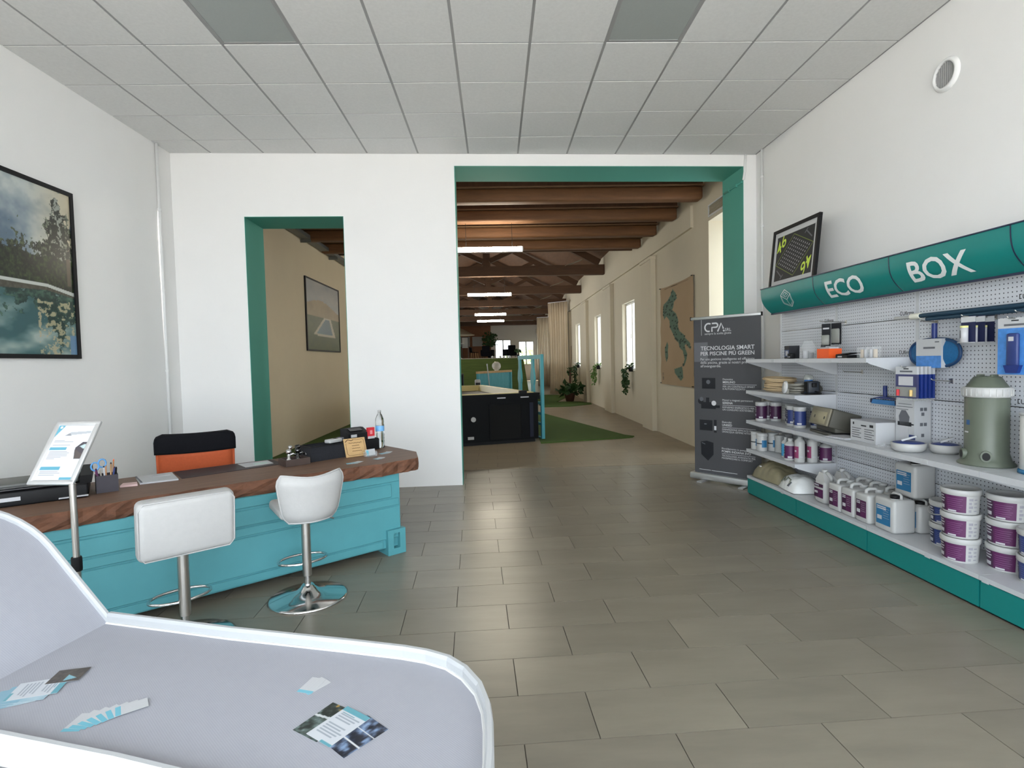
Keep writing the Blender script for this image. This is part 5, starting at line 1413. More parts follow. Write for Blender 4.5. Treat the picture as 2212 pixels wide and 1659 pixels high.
# price tags along the long shelf and the base deck
for k, (s_, z) in enumerate(((0.55,Z1),(0.98,Z1),(1.45,Z1),(1.93,Z3),(2.20,Z3),(2.42,Z3),(2.45,Z0),(2.86,Z0),(0.72,Z0))):
    spart(G().box(s_-0.022, s_+0.022, -0.0135, -0.0122, z-0.030, z-0.006), 'price_tag', paper_m)
# fascia sign
sg = thing('fascia_sign', 'curved teal fascia sign with white lettering ECO BOX above the shelving', 'sign', SP(0,0,1.95), SR)
def prof(t):          # t 0 (bottom) .. 1 (top) -> (d, z-1.95)
    d = 0.280+(0.158-0.280)*t; z = 0.015+(0.275-0.015)*t
    bul = 0.042*math.sin(PI*t)
    nx, nz = -0.905, -0.425
    return (d+nx*bul, z+nz*bul)
def arcpt(t, off=0.0):
    d, z = prof(t); d2, z2 = prof(min(t+0.01,1.0)) if t < 0.99 else prof(t); d1, z1 = prof(max(t-0.01,0))
    tx, tz = d2-d1, z2-z1; l = math.hypot(tx, tz); return (d - tz/l*off*1.0, z + tx/l*off*1.0)
NT = 14
def fascia(s0, s1):
    g = G(); ring = [prof(i/NT) for i in range(NT+1)] + [(0.37,0.275),(0.37,0.015)]
    n = len(ring); vs = [(s0, d, z) for d, z in ring]+[(s1, d, z) for d, z in ring]
    g.add(vs, [(i, n+i, n+(i+1) % n, (i+1) % n) for i in range(NT)], 0, True)
    g.add(vs, [(i, n+i, n+(i+1) % n, (i+1) % n) for i in range(NT, n)], 1)
    g.add(vs, [tuple(range(n)), tuple(range(n, 2*n))[::-1]], 1)
    return g.build('panel', [teal_sign, shelf_white], sg)
panels = [fascia(k*BAY+(0.0 if k == 0 else 0.003), (k+1)*BAY-0.003) for k in range(NB)]
for t_, nm in ((1.0,'top_edge'),(0.0,'bottom_edge')):
    d, z = prof(t_); G().box(0, NB*BAY, d-0.008, d+0.012, z-0.006+(0.006 if t_ else -0.006), z+0.008+(0.0 if t_ else -0.006)).build(nm, navy_m, sg)
for k in range(1, NB):
    g = G(); vs = []
    for i in range(NT+1):
        for off in (-0.002, 0.0025):
            d, z = arcpt(i/NT, off); vs += [(k*BAY-0.004, d, z), (k*BAY+0.004, d, z)]
    g.add(vs, [(4*i+2, 4*i+3, 4*i+7, 4*i+6) for i in range(NT)], 0); g.build('seam', navy_m, sg)
SLEN = 0.315
def sign_text(body, s0, size, v0, off=0.02):
    g = G()
    def fn(u, v):
        t = (v0+v)/SLEN; d, z = arcpt(max(0,min(1,t)), 0.003); return (s0+u, d, z)
    vs, fs, w = text2d(body, size, 1.0, off)
    bm = bmesh.new(); bv = [bm.verts.new((x, y, 0)) for x, y in vs]
    for f_ in fs:
        try: bm.faces.new([bv[i] for i in f_])
        except ValueError: pass
    for q in range(1, 16):
        bmesh.ops.bisect_plane(bm, geom=list(bm.verts)+list(bm.edges)+list(bm.faces), plane_co=(0, size*0.78*q/16-size*0.02, 0), plane_no=(0,1,0))
    bm.verts.index_update()
    g.add([fn(v.co.x, v.co.y) for v in bm.verts], [[v.index for v in f_.verts] for f_ in bm.faces]); bm.free(); g.build('lettering', letter_white, sg); return w
sign_text('ECO', 1.105, 0.235, 0.075, 0.018); sign_text('BOX', 2.04, 0.235, 0.075, 0.018)
# box logo drawn with lines
g = G()
def sfn(u, v): t = v/SLEN; d, z = arcpt(max(0,min(1,t)), 0.003); return Vector((0.47+u, d, z))
def sline(pts, w=0.006, closed=False):
    P_ = [Vector(p) for p in pts]
    if closed: P_.append(P_[0])
    for a, b in zip(P_[:-1], P_[1:]):
        d = (b-a).normalized(); n = Vector((-d.y, d.x))*w/2; k = 4
        for q in range(k):
            p0 = a+(b-a)*(q/k); p1 = a+(b-a)*((q+1)/k)
            g.add([sfn(*(p0+n)), sfn(*(p0-n)), sfn(*(p1-n)), sfn(*(p1+n))], [(0,1,2,3)])
c0 = (0.0,0.155)
top = [(-0.085,0.205),(0.0,0.258),(0.085,0.205),(0.0,0.150)]
sline(top, 0.007, True); sline([(-0.085,0.205),(-0.085,0.11),(0.0,0.055),(0.085,0.11),(0.085,0.205)], 0.007); sline([(0.0,0.15),(0.0,0.055)], 0.006)
sline([(-0.045,0.205),(0.0,0.235),(0.045,0.205),(0.0,0.177)], 0.005, True); sline([(-0.022,0.19),(0.022,0.22)], 0.005); sline([(-0.072,0.19),(-0.072,0.118),(-0.006,0.075)], 0.004); sline([(0.072,0.19),(0.072,0.118),(0.006,0.075)], 0.004)
g.build('logo', letter_white, sg)

# picture with the number leaning on top of the sign
pt = thing('number_picture', 'black framed dark picture with fluorescent yellow 46 leaning above the sign', 'picture', SP(-0.12, 0.315, 2.2295), SR)
PW2, PH2 = 0.83, 0.645
mt = Matrix.Rotation(R(-6),4,'X')
f = G()
for (a,b,c,d) in ((0,PW2,0,0.035),(0,PW2,PH2-0.035,PH2),(0,0.035,0.035,PH2-0.035),(PW2-0.035,PW2,0.035,PH2-0.035)):
    f.rbox(a,b,-0.012,0.02,c,d,0.002,1,smooth=False,mt=mt)
f.build('frame', black_p, pt)
f = G()
for (a,b,c,d) in ((0.035,PW2-0.035,0.035,0.085),(0.035,PW2-0.035,PH2-0.085,PH2-0.035),(0.035,0.075,0.085,PH2-0.085),(PW2-0.075,PW2-0.035,0.085,PH2-0.085)):
    f.rbox(a,b,0.0,0.006,c,d,0.001,1,smooth=False,mt=mt)
f.build('mat_board', M('mat_grey', S(200,200,200),0.8), pt)
ix0, ix1, iz0, iz1 = 0.075, PW2-0.075, 0.085, PH2-0.085
pr_ = G().rbox(ix0,ix1,0.004,0.008,iz0,iz1,0.001,1,smooth=False,mt=mt).build('print', print_black, pt)
cxp, czp = (ix0+ix1)/2, (iz0+iz1)/2; HW, HH = (ix1-ix0)/2, (iz1-iz0)/2
P3 = lambda u, v, y=0.0032: mt @ Vector((cxp+u, y, czp+v))
g = G()
def pline(g, a, b, w):
    a = Vector(a); b = Vector(b); d = (b-a).normalized(); n = Vector((-d.y,d.x))*w/2
    g.add([P3(*(a+n)),P3(*(a-n)),P3(*(b-n)),P3(*(b+n))],[(0,1,2,3)])
dmd = [(-HW+0.01,-0.06),(0.02,-HH+0.02),(HW-0.01,0.06),(-0.02,HH-0.02)]
for i in range(4): pline(g, dmd[i], dmd[(i+1) % 4], 0.008)
g.build('diamond_line', M('olive_line', S(104,120,40),0.5), pr_)
g = G()
du = (Vector(dmd[1])-Vector(dmd[0])); dv = (Vector(dmd[3])-Vector(dmd[0])); o0 = Vector(dmd[0])
for i in range(1, 10):
    for j in range(1, 10):
        c = o0+du*(i/10)+dv*(j/10); d = dv.normalized()*0.010
        pline(g, c-d, c+d, 0.008)
g.build('dashes', print_grey, pr_)
g = G(); rotf = lambda cx_, cz_, ang: (lambda u, v: P3(cx_+u*math.cos(ang)-v*math.sin(ang), cz_+u*math.sin(ang)+v*math.cos(ang)))
for (cx_, cz_, an_) in ((-0.235,0.090,R(38)), (0.225,-0.085,R(218))):
    g = G(); f0 = rotf(cx_, cz_, an_)
    gtext(g, '46', lambda u, v: f0((u+0.3*v)*1.25, v), size=0.165, align='C', off=0.006); g.build('number', yellow_m, pr_)
g = G(); pline(g, (0.20,0.20), (0.30,0.12), 0.014); pline(g, (0.17,0.18), (0.22,0.225), 0.012); pline(g, (-0.30,-0.12), (-0.20,-0.20), 0.014); pline(g, (-0.22,-0.225), (-0.17,-0.18), 0.012)
g.build('grey_marks', print_dgrey, pr_)

# ---------------------------------------------------------------- goods
def put(name, label, cat, s, d, z, rz=0.0, group=None): return thing(name, label, cat, SP(s, d, z), SR+rz, group)
FRONT = R(-90)            # local -y faces the aisle
def bars(g, r, z0, a0, a1, n, dz, h, m):
    for i in range(n): g.arc(r, z0-i*dz, z0-i*dz+h, a0, a1-(a1-a0)*0.3*(i % 2), 6, m)
def bucket(label, s, d, z, col, dark, ang, handle=False, group=None):
    t = put('bucket', label, 'bucket', s, d, z, ang, group)
    r = 0.098; zk = 0.84
    G().lathe([(r*0.90,0),(r*0.91,0.004),(r*0.985,0.150),(r*0.985,0.152)],32).build('pail', white_p, t)
    G().lathe([(r*1.03,0.140),(r*1.06,0.146),(r*1.06,0.172),(r*1.03,0.180),(r*0.94,0.180),(r*0.92,0.174),(0.0,0.174)],32,caps=False).build('lid', white_p, t)
    rr = lambda z: r*(0.912+0.075*z/0.15)
    lb = G(); z0, z1 = 0.014, 0.136
    lb.arc(rr(z0)+0.0008,z0,z1,R(-140),R(-86),8,0,r2=rr(z1)+0.0008); lb.arc(rr(z0)+0.0008,z0,z1,R(-86),R(-20),12,1,r2=rr(z1)+0.0008)
    lbo = lb.build('label', [dark, col], t)
    ln_ = G()
    for i in range(3): ln_.arc(rr(0.12-0.018*i)+0.0016,0.118-0.02*i,0.126-0.02*i,R(-132),R(-94+4*(i%2)),6)
    ln_.arc(rr(0.05)+0.0016,0.03,0.055,R(-122),R(-94),6); ln_.arc(rr(0.02)+0.0016,0.017,0.028,R(-78),R(-50),5)
    ln_.build('label_print', print_grey, lbo)
    l2 = G()
    for i in range(6): l2.arc(rr(0.11-0.015*i)+0.0014,0.112-0.015*i,0.1145-0.015*i,R(-80),R(-30-4*(i%3)),8)
    l2.build('small_print', M('label_fine', S(128,84,126),0.6) if col is purple_label else M('label_fine_blue', S(92,104,150),0.6), lbo)
    l3 = G()
    for i in range(4): l3.arc(rr(0.11-0.028*i)+0.0012,0.104-0.028*i,0.122-0.028*i,R(-12),R(2-5*(i%2)),4); l3.arc(rr(0.11-0.028*i)+0.0012,0.108-0.028*i,0.116-0.028*i,R(6),R(18),4)
    l3.build('small_print', M('pail_print', S(150,148,156),0.6), t)
    if handle:
        hp = [((r+0.008)*math.cos(R(-90)+a), (r+0.008)*math.sin(R(-90)+a), 0.150-0.075*math.cos(a*0.95)) for a in [R(-88+176*i/16) for i in range(17)]]
        G().tube(hp, 0.004, 6).build('handle', white_p, t)
    t.scale = (1, 1, zk)
    return t
BH2 = 0.1805*0.84
for i in range(3): bucket(['purple labelled bucket at the bottom of the stack beside the blue buckets','purple labelled bucket in the middle of the stack beside the blue buckets','purple labelled bucket on top of the stack beside the blue buckets'][i], 2.565, 0.105, Z0+i*BH2, purple_label, purple_dark, R(-6), False)
for i in range(3): bucket(['purple labelled bucket at the bottom of the stack below the green tank','purple labelled bucket in the middle of the stack below the green tank','purple labelled bucket on top of the stack below the green tank'][i], 2.745, 0.235, Z0+i*BH2, purple_label, purple_dark, R(-2))
bucket('white bucket with blue label, lower one beside the jerrycans', 2.315, 0.245, Z0, navy_label, navy_dark, R(-4))
bucket('white bucket with blue label and hanging handle beside the jerrycans', 2.315, 0.245, Z0+BH2, navy_label, navy_dark, R(-4), True)
for i in range(2): bucket(['white bucket with blue label under its twin at the near end of the base shelf','white bucket with blue label stacked on its twin at the near end'][i], 2.955, 0.22, Z0+i*BH2, navy_label, navy_dark, R(-30))

def jerrycan(label, s, d, z, w, dp, h, col, dark, cap=None, rz=0.0, lw=0.74, style=0):
    t = put('jerrycan', label, 'jerrycan', s, d, z, rz)
    G().rbox(-w/2,w/2,-dp/2,dp/2,0,h*0.86,min(w,dp)*0.13,3).build('body', white_p, t)
    # sloped shoulder with moulded handle
    g = G(); y0, y1 = -dp*0.32, dp*0.22
    g.tube([(0,y1,h*0.84),(0,y1,h*0.95),(0,y1-dp*0.08,h*0.985),(0,y0+dp*0.16,h*0.985),(0,y0+dp*0.06,h*0.95),(0,y0+dp*0.04,h*0.84)] if style == 0 else [(w*0.30,0,h*0.84),(w*0.30,0,h*0.94),(w*0.2,0,h*0.975),(-w*0.02,0,h*0.975),(-w*0.08,0,h*0.93),(-w*0.08,0,h*0.84)], 0.013, 8)
    g.build('handle', white_p, t)
    cx_, cy_ = (0, dp*0.33) if style == 0 else (-w*0.30, 0)
    if cap is not None and style == 2: cx_, cy_ = (w*0.24, -dp*0.22)
    G().lathe([(0.026,h*0.85),(0.026,h*0.90),(0.023,h*0.905)],18,c=(cx_,cy_,0)).build('neck', white_p, t)
    G().lathe([(0.030,h*0.885),(0.030,h*0.96),(0.027,h*0.965)],18,c=(cx_,cy_,0)).build('cap', cap or white_p, t)
    lw_ = w*lw; x0 = -lw_/2-w*0.02
    lb = G().box(x0,x0+lw_*0.45,-dp/2-0.0012,-dp/2+0.002,h*0.16,h*0.66,1).box(x0+lw_*0.45,x0+lw_,-dp/2-0.0012,-dp/2+0.002,h*0.16,h*0.66,0).build('label', [col, dark], t)
    g = G()
    for i in range(2): g.box(x0+lw_*0.06,x0+lw_*(0.40 if cap is None else 0.7),-dp/2-0.002,-dp/2-0.0012,h*(0.60-0.05*i),h*(0.63-0.05*i))
    g.box(x0+lw_*0.08,x0+lw_*0.4,-dp/2-0.002,-dp/2-0.0012,h*0.28,h*0.38); g.build('label_print', print_grey, lb)
    g = G()
    for i in range(5): g.box(x0+lw_*0.5,x0+lw_*(0.92-0.06*(i%2)),-dp/2-0.0018,-dp/2-0.0012,h*(0.58-0.06*i),h*(0.588-0.06*i))
    g.build('small_print', M('faint_print', S(170,168,176),0.6), lb)
    return t
# big jugs with moulded grip
def jug(label, s, d, col, dark, labelled=True, rz=0.0):
    t = put('jug', label, 'jug', s, d, Z0, rz)
    w, dp, h = 0.15, 0.15, 0.29
    G().rbox(-w/2,w/2,-dp/2,dp/2,0,0.205,0.03,3).build('body', white_p, t)
    g = G(); g.add([(-w*.45,-dp*.45,0.195),(w*.45,-dp*.45,0.195),(w*.45,dp*.45,0.195),(-w*.45,dp*.45,0.195),(-w*.40,-dp*.22,0.262),(-w*.06,-dp*.22,0.262),(-w*.06,dp*.22,0.262),(-w*.40,dp*.22,0.262)], [(0,1,5,4),(1,2,6,5),(2,3,7,6),(3,0,4,7),(4,5,6,7)], 0, False); g.build('shoulder', white_p, t)
    G().tube([(-w*.12,0,0.255),(w*.12,0,0.258),(w*.36,0,0.235),(w*.40,0,0.20)], 0.016, 10).build('handle', white_p, t)
    G().lathe([(0.022,0.255),(0.024,0.262),(0.024,0.285),(0.021,0.288)],18,c=(-w*.22,0,0)).build('cap', white_p, t)
    if labelled:
        lb = G().box(-w*.44,w*.36,-dp/2-0.0015,-dp/2+0.002,0.05,0.125,1).box(-w*.05,w*.36,-dp/2-0.002,-dp/2,0.05,0.125,0).box(-w*.44,w*.36,-dp/2-0.0015,-dp/2+0.002,0.142,0.172,1).build('label', [col, dark], t)
        g = G(); g.box(-w*.40,-w*.1,-dp/2-0.0025,-dp/2-0.0015,0.085,0.105); g.box(-w*.40,w*.0,-dp/2-0.0025,-dp/2-0.0015,0.152,0.163); g.build('label_print', print_grey, lb)
jug('white gripped jug with purple label at the end of the jerrycan row', 1.195, 0.13, purple_label, purple_dark)
jug('white gripped jug without visible label behind the labelled jug', 1.18, 0.30, purple_label, purple_dark, False)
for k, s_ in enumerate((1.435, 1.60, 1.77)):
    jerrycan(['white jerrycan with purple label standing next to the gripped jug','white jerrycan with purple label, middle of the front row','white jerrycan with purple label next to the blue labelled one'][k], s_, 0.115, Z0, 0.150, 0.17, 0.262, purple_label, purple_dark)
    jerrycan(['white jerrycan in the rear row behind the gripped jug side','white jerrycan in the middle of the rear row','white jerrycan in the rear row beside the raised can'][k], s_-0.02, 0.292, Z0, 0.150, 0.165, 0.262, purple_label, purple_dark)
jerrycan('white jerrycan with blue label and black cap at the front of the base shelf', 1.985, 0.13, Z0, 0.20, 0.17, 0.285, blue_label, blue_label, black_p, 0.0, 0.70, 2)
jerrycan('white jerrycan with blue label and black cap hidden behind its twin', 2.0, 0.304, Z0, 0.20, 0.155, 0.235, blue_label, blue_label, black_p, 0.0, 0.70, 2)
G_top = jerrycan('white jerrycan with blue label and black cap raised on top of another can', 1.975, 0.290, Z0+0.246, 0.20, 0.165, 0.285, blue_label, blue_label, black_p, 0.0, 0.70, 2)
# sacks
def sack(label, s, d, w, dp, h, mat, seed, rz, extra=None):
    t = put('sack', label, 'sack', s, d, Z0, rz); rr = random.Random(seed)
    nu, nv = 22, 14; top = []; 
    for j in range(nv+1):
        for i in range(nu+1):
            u = -1+2*i/nu; v = -1+2*j/nv
            e = max(0.0, 1-abs(u)**3.0)**0.55*max(0.0, 1-abs(v)**3.0)**0.55
            z = h*e*(0.86+0.12*math.sin(u*4+seed)*math.cos(v*3)+0.07*abs(math.sin(u*7+v*4+seed))+0.04*math.sin(u*17-v*11))
            sx = 1-0.06*abs(v)**4; sy = 1-0.08*abs(u)**4
            top.append((u*w/2*sx, v*dp/2*sy, max(z, 0.004)))
    m_ = nu+1; g = G()
    bot = [(x, y, 0.0) for x, y, z in top]
    g.add(top, [(j*m_+i, j*m_+i+1, (j+1)*m_+i+1, (j+1)*m_+i) for j in range(nv) for i in range(nu)], 0, True)
    g.add(bot, [(j*m_+i, (j+1)*m_+i, (j+1)*m_+i+1, j*m_+i+1) for j in range(nv) for i in range(nu)], 0, True)
    g.build('bag', mat, t)
    def on(u, v):
        i = int((u+1)/2*nu); j = int((v+1)/2*nv); return Vector(top[j*m_+i])
    return t, on
t, on = sack('olive brown translucent sack lying at the far end of the base shelf', 0.27, 0.18, 0.50, 0.30, 0.19, olive_m, 2, R(4))
p = on(-0.4,-0.6); G().sphere(p+Vector((0,-0.004,0.0)), 0.012, 8, 6, sc=(1.6,1,0.7)).build('seal', print_grey, t)
t, on = sack('crumpled white sack with dark print lying beside the olive sack', 0.725, 0.165, 0.36, 0.29, 0.155, sack_m, 5, R(-6))
p = on(0.45,-0.82); G().obox(p+Vector((0,-0.006,-0.006)),0.03,0.006,0.05,rx=R(-40)).build('barcode', print_dgrey, t)
g = G(); ps_ = [on(-0.6+0.13*i,-0.72+0.03*math.sin(i*1.3))+Vector((0,-0.006,0.004)) for i in range(9)]; g.tube(ps_, 0.006, 6); g.build('print', M('sack_print', S(120,124,112),0.5), t)
# tubs
def tub(label, s, d, z, r, h, cap, lab, dark, ang, kind=0, group=None):
    t = put('tub', label, 'tub', s, d, z, ang, group)
    G().lathe([(r*0.97,0),(r,0.006),(r,h*0.82),(r*0.97,h*0.84)],26).build('body', white_p, t)
    G().lathe([(r*1.03,h*0.83),(r*1.05,h*0.84),(r*1.05,h*0.985),(r*1.0,h),(0,h)],26,caps=False).build('lid', white_p, t)
    if kind == 0:
        lb = G().arc(r+0.0007,h*0.13,h*0.80,R(-140),R(-78),8,1).arc(r+0.0007,h*0.13,h*0.80,R(-78),R(62),16,0).build('label', [lab, dark], t)
        g = G()
        for i in range(3): g.arc(r+0.0014,h*(0.68-0.09*i),h*(0.71-0.09*i),R(-116),R(-84),5)
        g.arc(r+0.0014,h*0.26,h*0.36,R(-114),R(-86),5); g.arc(r+0.0014,h*0.16,h*0.24,R(-50),R(-10),5); g.build('label_print', print_grey, lb)
    elif kind == 1:
        G().arc(r+0.0007,h*0.22,h*0.62,R(-22),R(40),10,0).build('label', blue_label, t)
        G().arc(r+0.0007,h*0.40,h*0.46,R(-150),R(-22),10,0).build('dark_band', print_black, t)
    return t
for k, (s_, d_) in enumerate(((0.045,0.212),(0.110,0.10),(0.175,0.225))):
    tub(['white tub with purple label standing behind the front purple tub','white tub with purple label at the front of the long shelf','white tub with purple label deeper on the long shelf'][k], s_, d_, Z3, 0.055, 0.20, white_p, purple_dark, purple_dark, R(0))
for k, (s_, d_) in enumerate(((0.445,0.24),(0.60,0.165),(0.745,0.15),(0.80,0.285))):
    tub(['white tub with blue label set back from the other blue tubs','white tub with blue label in the middle of the blue tubs','white tub with blue label at the front of the blue tubs','white tub with blue label touching the taupe control box'][k], s_, d_, Z3, 0.055, 0.20, white_p, navy_label, navy_dark, R(-5))
for k, (s_, d_) in enumerate(((0.055,0.07),(0.125,0.14-0.09+0.03),(0.185,0.19))):
    tub(['white tub with light blue square label at the shelf end','white tub with light blue square label second from the shelf end','white tub with light blue square label farther back beside the plain tubs'][k], s_, d_ if k != 1 else 0.06, Z4, 0.053 if k else 0.05, 0.19, white_p, blue_label, blue_label, R(-8), 1) if k != 1 else tub('white tub with light blue square label at the front of the lower small shelf', 0.175, 0.075, Z4, 0.053, 0.19, white_p, blue_label, blue_label, R(-8), 1)
tub('plain white tub without label on the lower small shelf', 0.30, 0.20, Z4, 0.047, 0.18, white_p, None, None, 0, 2, 'plain tubs'); tub('plain white tub without label on the lower small shelf', 0.235, 0.315, Z4, 0.047, 0.18, white_p, None, None, 0, 2, 'plain tubs')
def bottle(label, s, d, r, h, lab, dark, kind, group=None):
    t = put('bottle', label, 'bottle', s, d, Z4, R(-6), group)
    sh_z = h*0.70 if kind == 0 else h*0.78
    G().lathe([(r*0.95,0),(r,0.006),(r,sh_z),(r*0.92,sh_z+0.012),(r*0.45,sh_z+0.032),(r*0.34,sh_z+0.040)],24).build('body', white_p, t)
    G().lathe([(r*0.40,sh_z+0.036),(r*0.40,h),(0.0,h)],18,caps=False).build('cap', white_p, t)
    if kind == 0:
        lb = G().arc(r+0.0006,h*0.09,sh_z-0.004,R(-145),R(-84),8,1).arc(r+0.0006,h*0.09,sh_z-0.004,R(-84),R(62),16,0).build('label',[lab,dark],t)
        g = G()
        for i in range(4): g.arc(r+0.0012,sh_z-0.02-0.025*i,sh_z-0.012-0.025*i,R(-118),R(-90),4)
        g.arc(r+0.0012,h*0.11,h*0.2,R(-50),R(-8),5); g.build('label_print', print_grey, lb)
    else:
        lb = G().arc(r+0.0006,h*0.17,h*0.62,R(-150),R(-36),10,0).build('label',[lab],t)
        g = G(); g.arc(r+0.0012,h*0.40,h*0.47,R(-90),R(-62),4); g.arc(r+0.0008,h*0.20,h*0.24,R(-22),R(14),4); g.build('label_print', print_grey, lb)
bottle('small white bottle with light blue label on the lower small shelf', 0.585, 0.10, 0.038, 0.205, cyan_label, blue_label, 0)
bottle('white bottle wrapped in a purple label in front of the light blue bottle', 0.715, 0.075, 0.054, 0.210, purple_label, purple_dark, 0)
bottle('slim white bottle hidden behind the purple bottle', 0.66, 0.22, 0.04, 0.215, purple_label, purple_dark, 0)
bottle('tall white bottle with magenta side label near the shelf edge', 0.835, 0.095, 0.045, 0.245, magenta_label, purple_dark, 1)
bottle('tall white bottle with magenta label set behind its twin', 0.855, 0.205, 0.045, 0.245, magenta_label, purple_dark, 1)
bottle('white bottle with dark purple label behind the tall bottles', 0.765, 0.315, 0.045, 0.205, purple_dark, purple_dark, 0)
bottle('white bottle with purple label nearest the shelf bracket', 0.868, 0.325, 0.052, 0.205, purple_label, purple_dark, 0)
# taupe control box, tilted
t = put('control_box', 'taupe electrical control box with hinged front on the long shelf', 'control box', 1.16, 0.20, Z3, R(-8))
G().rbox(-0.17,0.17,-0.06,0.16,0.02,0.06,0.006,2).build('stand', taupe_d, t)
mt = Matrix.Translation((0,-0.02,0.045)) @ Matrix.Rotation(R(-16),4,'X')
G().rbox(-0.175,0.175,-0.10,0.14,0,0.165,0.012,2,mt=mt).build('housing', taupe_d, t)
fp = G().rbox(-0.165,0.165,-0.118,-0.10,0.004,0.16,0.006,2,mt=mt).build('door', taupe_m, t)
G().rbox(-0.13,0.13,-0.122,-0.116,0.018,0.125,0.004,1,mt=mt).build('door_panel', M('taupe_light',S(150,142,116),0.5,var=0.06,scale=14), fp)
for x in (-0.07, 0.105): G().rbox(x-0.01,x+0.01,-0.126,-0.12,0.06,0.085,0.003,1,mt=mt).build('latch', taupe_d, fp)
G().rbox(-0.17,0.17,-0.12,-0.09,0,0.02,0.004,1).build('front_foot', taupe_d, t)
t = put('papers', 'thin stack of manuals lying under the taupe control box edge', 'manual', 1.43, 0.12, Z3, R(10)); G().box(-0.11,0.11,-0.10,0.09,0,0.006).build('booklet', paper_m, t); G().box(-0.09,0.10,-0.09,0.08,0.006,0.01).build('cover_sheet', print_grey, t)
# white carton
t = put('white_carton', 'white cardboard carton with fine black print on the long shelf', 'carton', 1.688, 0.205, Z3, R(-2))
cb = G().box(-0.15,0.15,-0.105,0.12,0,0.165).build('carton', paper_m, t)
g = G()
for i in range(5): g.box(-0.13,-0.02-0.02*(i%2),-0.1065,-0.105,0.03+0.018*i,0.034+0.018*i); g.box(0.02,0.13-0.025*(i%2),-0.1065,-0.105,0.03+0.018*i,0.034+0.018*i)
g.box(-0.02,0.04,-0.1065,-0.105,0.125,0.135); g.box(0.08,0.12,-0.1065,-0.105,0.125,0.145); g.box(-0.12,-0.105,-0.1065,-0.105,0.13,0.15); g.build('print', print_black, cb)
G().box(-0.151,0.151,-0.106,0.121,0.1655,0.168).build('flap', print_grey, t)
# tall product box
t = put('tall_product_box', 'tall narrow white product box with filter picture on the long shelf', 'product box', 1.935, 0.315, Z3, R(2))
bw_ = 0.17
cb = G().box(-bw_/2,bw_/2,-0.075,0.055,0,0.345).build('carton', paper_m, t)
g = G(); y = -0.0765
g.add([(-0.045,y,0.16),(0.035,y,0.16),(0.045,y,0.225),(0.01,y,0.27),(-0.03,y,0.27),(-0.055,y,0.225)],[(0,1,2,3,4,5)],1); g.box(-0.065,0.06,y,-0.075,0.155,0.185,0); g.box(0.06,0.08,y,-0.075,0.165,0.175,0); g.box(-0.04,0.03,y,-0.075,0.045,0.155,2); g.box(-0.03,0.02,y,-0.075,0.02,0.045,0)
g.box(0.04,0.095,y,-0.075,0.06,0.095,3); g.build('filter_image', [print_black, print_dgrey, print_grey, navy_label], cb)
g = G()
for i, (a, b_) in enumerate(((-0.06,0.06),(-0.08,0.07),(-0.08,0.03))): g.box(a,b_,y,-0.075,0.315-0.02*i,0.319-0.02*i)
g.build('print', print_dgrey, cb)
g = G(); xx = bw_/2
for (ya,za) in ((-0.03,0.27),(0.0,0.27),(-0.02,0.235),(-0.03,0.16),(0.0,0.16),(-0.02,0.08)): g.box(xx,xx+0.0015,ya,ya+0.022,za,za+0.024)
g.build('side_icons', print_dgrey, cb)
# wrapped round plates
for k, (s_, d_, zz) in enumerate(((2.115,0.125,Z3),(2.235,0.29,Z3))):
    t = put('drain_cover', ['white round skimmer plate with blue centre in clear wrap at the shelf front','white round skimmer plate with blue centre behind the first one'][k], 'pool fitting', s_, d_, zz, R(20*k))
    rr_ = (0.105,0.088)[k]
    G().lathe([(rr_*0.78,0),(rr_*0.98,0.02),(rr_,0.058),(rr_*0.95,0.062),(rr_*0.90,0.055),(rr_*0.90,0.048)],32).build('rim', white_p, t)
    G().lathe([(rr_*0.90,0.049),(rr_*0.88,0.062),(rr_*0.5,0.070),(0,0.072)],32,caps=False).build('blue_insert', navy_label, t)
    G().obox((0.01,0,0.092),rr_*0.9,0.03,0.012,rz=0.7,ry=-0.4).build('tag', paper_m, t)
t = put('plastic_wrap', 'crumpled clear plastic wrap lying beside the white plates', 'plastic wrap', 1.955, 0.06, Z3, 0)
g = G(); rr = random.Random(4); nn = 9; grid = [(-0.05+0.1*i/nn, -0.05+0.1*j/nn, 0.004+0.035*rr.random()*math.sin(PI*i/nn)*math.sin(PI*j/nn)) for j in range(nn+1) for i in range(nn+1)]
g.add(grid, [(j*(nn+1)+i, j*(nn+1)+i+1, (j+1)*(nn+1)+i+1, (j+1)*(nn+1)+i) for j in range(nn) for i in range(nn)]); g.build('film', film_m, t)
# green filter tank
t = put('filter_tank', 'large olive green pool filter tank with white clamp ring on the long shelf', 'filter tank', 2.62, 0.215, Z3, R(8)); t.scale = (0.80, 0.80, 1)
G().lathe([(0.178,0),(0.178,0.008),(0.150,0.03),(0.135,0.075),(0.135,0.425),(0.130,0.43)],36).build('tank', green_tank, t)
G().lathe([(0.140,0.415),(0.150,0.420),(0.152,0.470),(0.142,0.476),(0.13,0.476)],36,caps=False).build('clamp_ring', white_p, t)
for k in range(24): a = 2*PI*k/24; G().obox((0.152*math.cos(a),0.152*math.sin(a),0.445),0.006,0.010,0.042,rz=a).build('ring_rib', white_p, t) if k % 1 == 0 else None
G().lathe([(0.132,0.474),(0.125,0.482),(0.085,0.535),(0.075,0.54),(0.0,0.54)],36,caps=False).build('dome_lid', green_tank, t)
for sx in (-1,1): G().rbox(sx*0.05-0.012,sx*0.05+0.012,-0.03,0.03,0.535,0.552,0.004,1).build('lid_grip', green_tank, t)
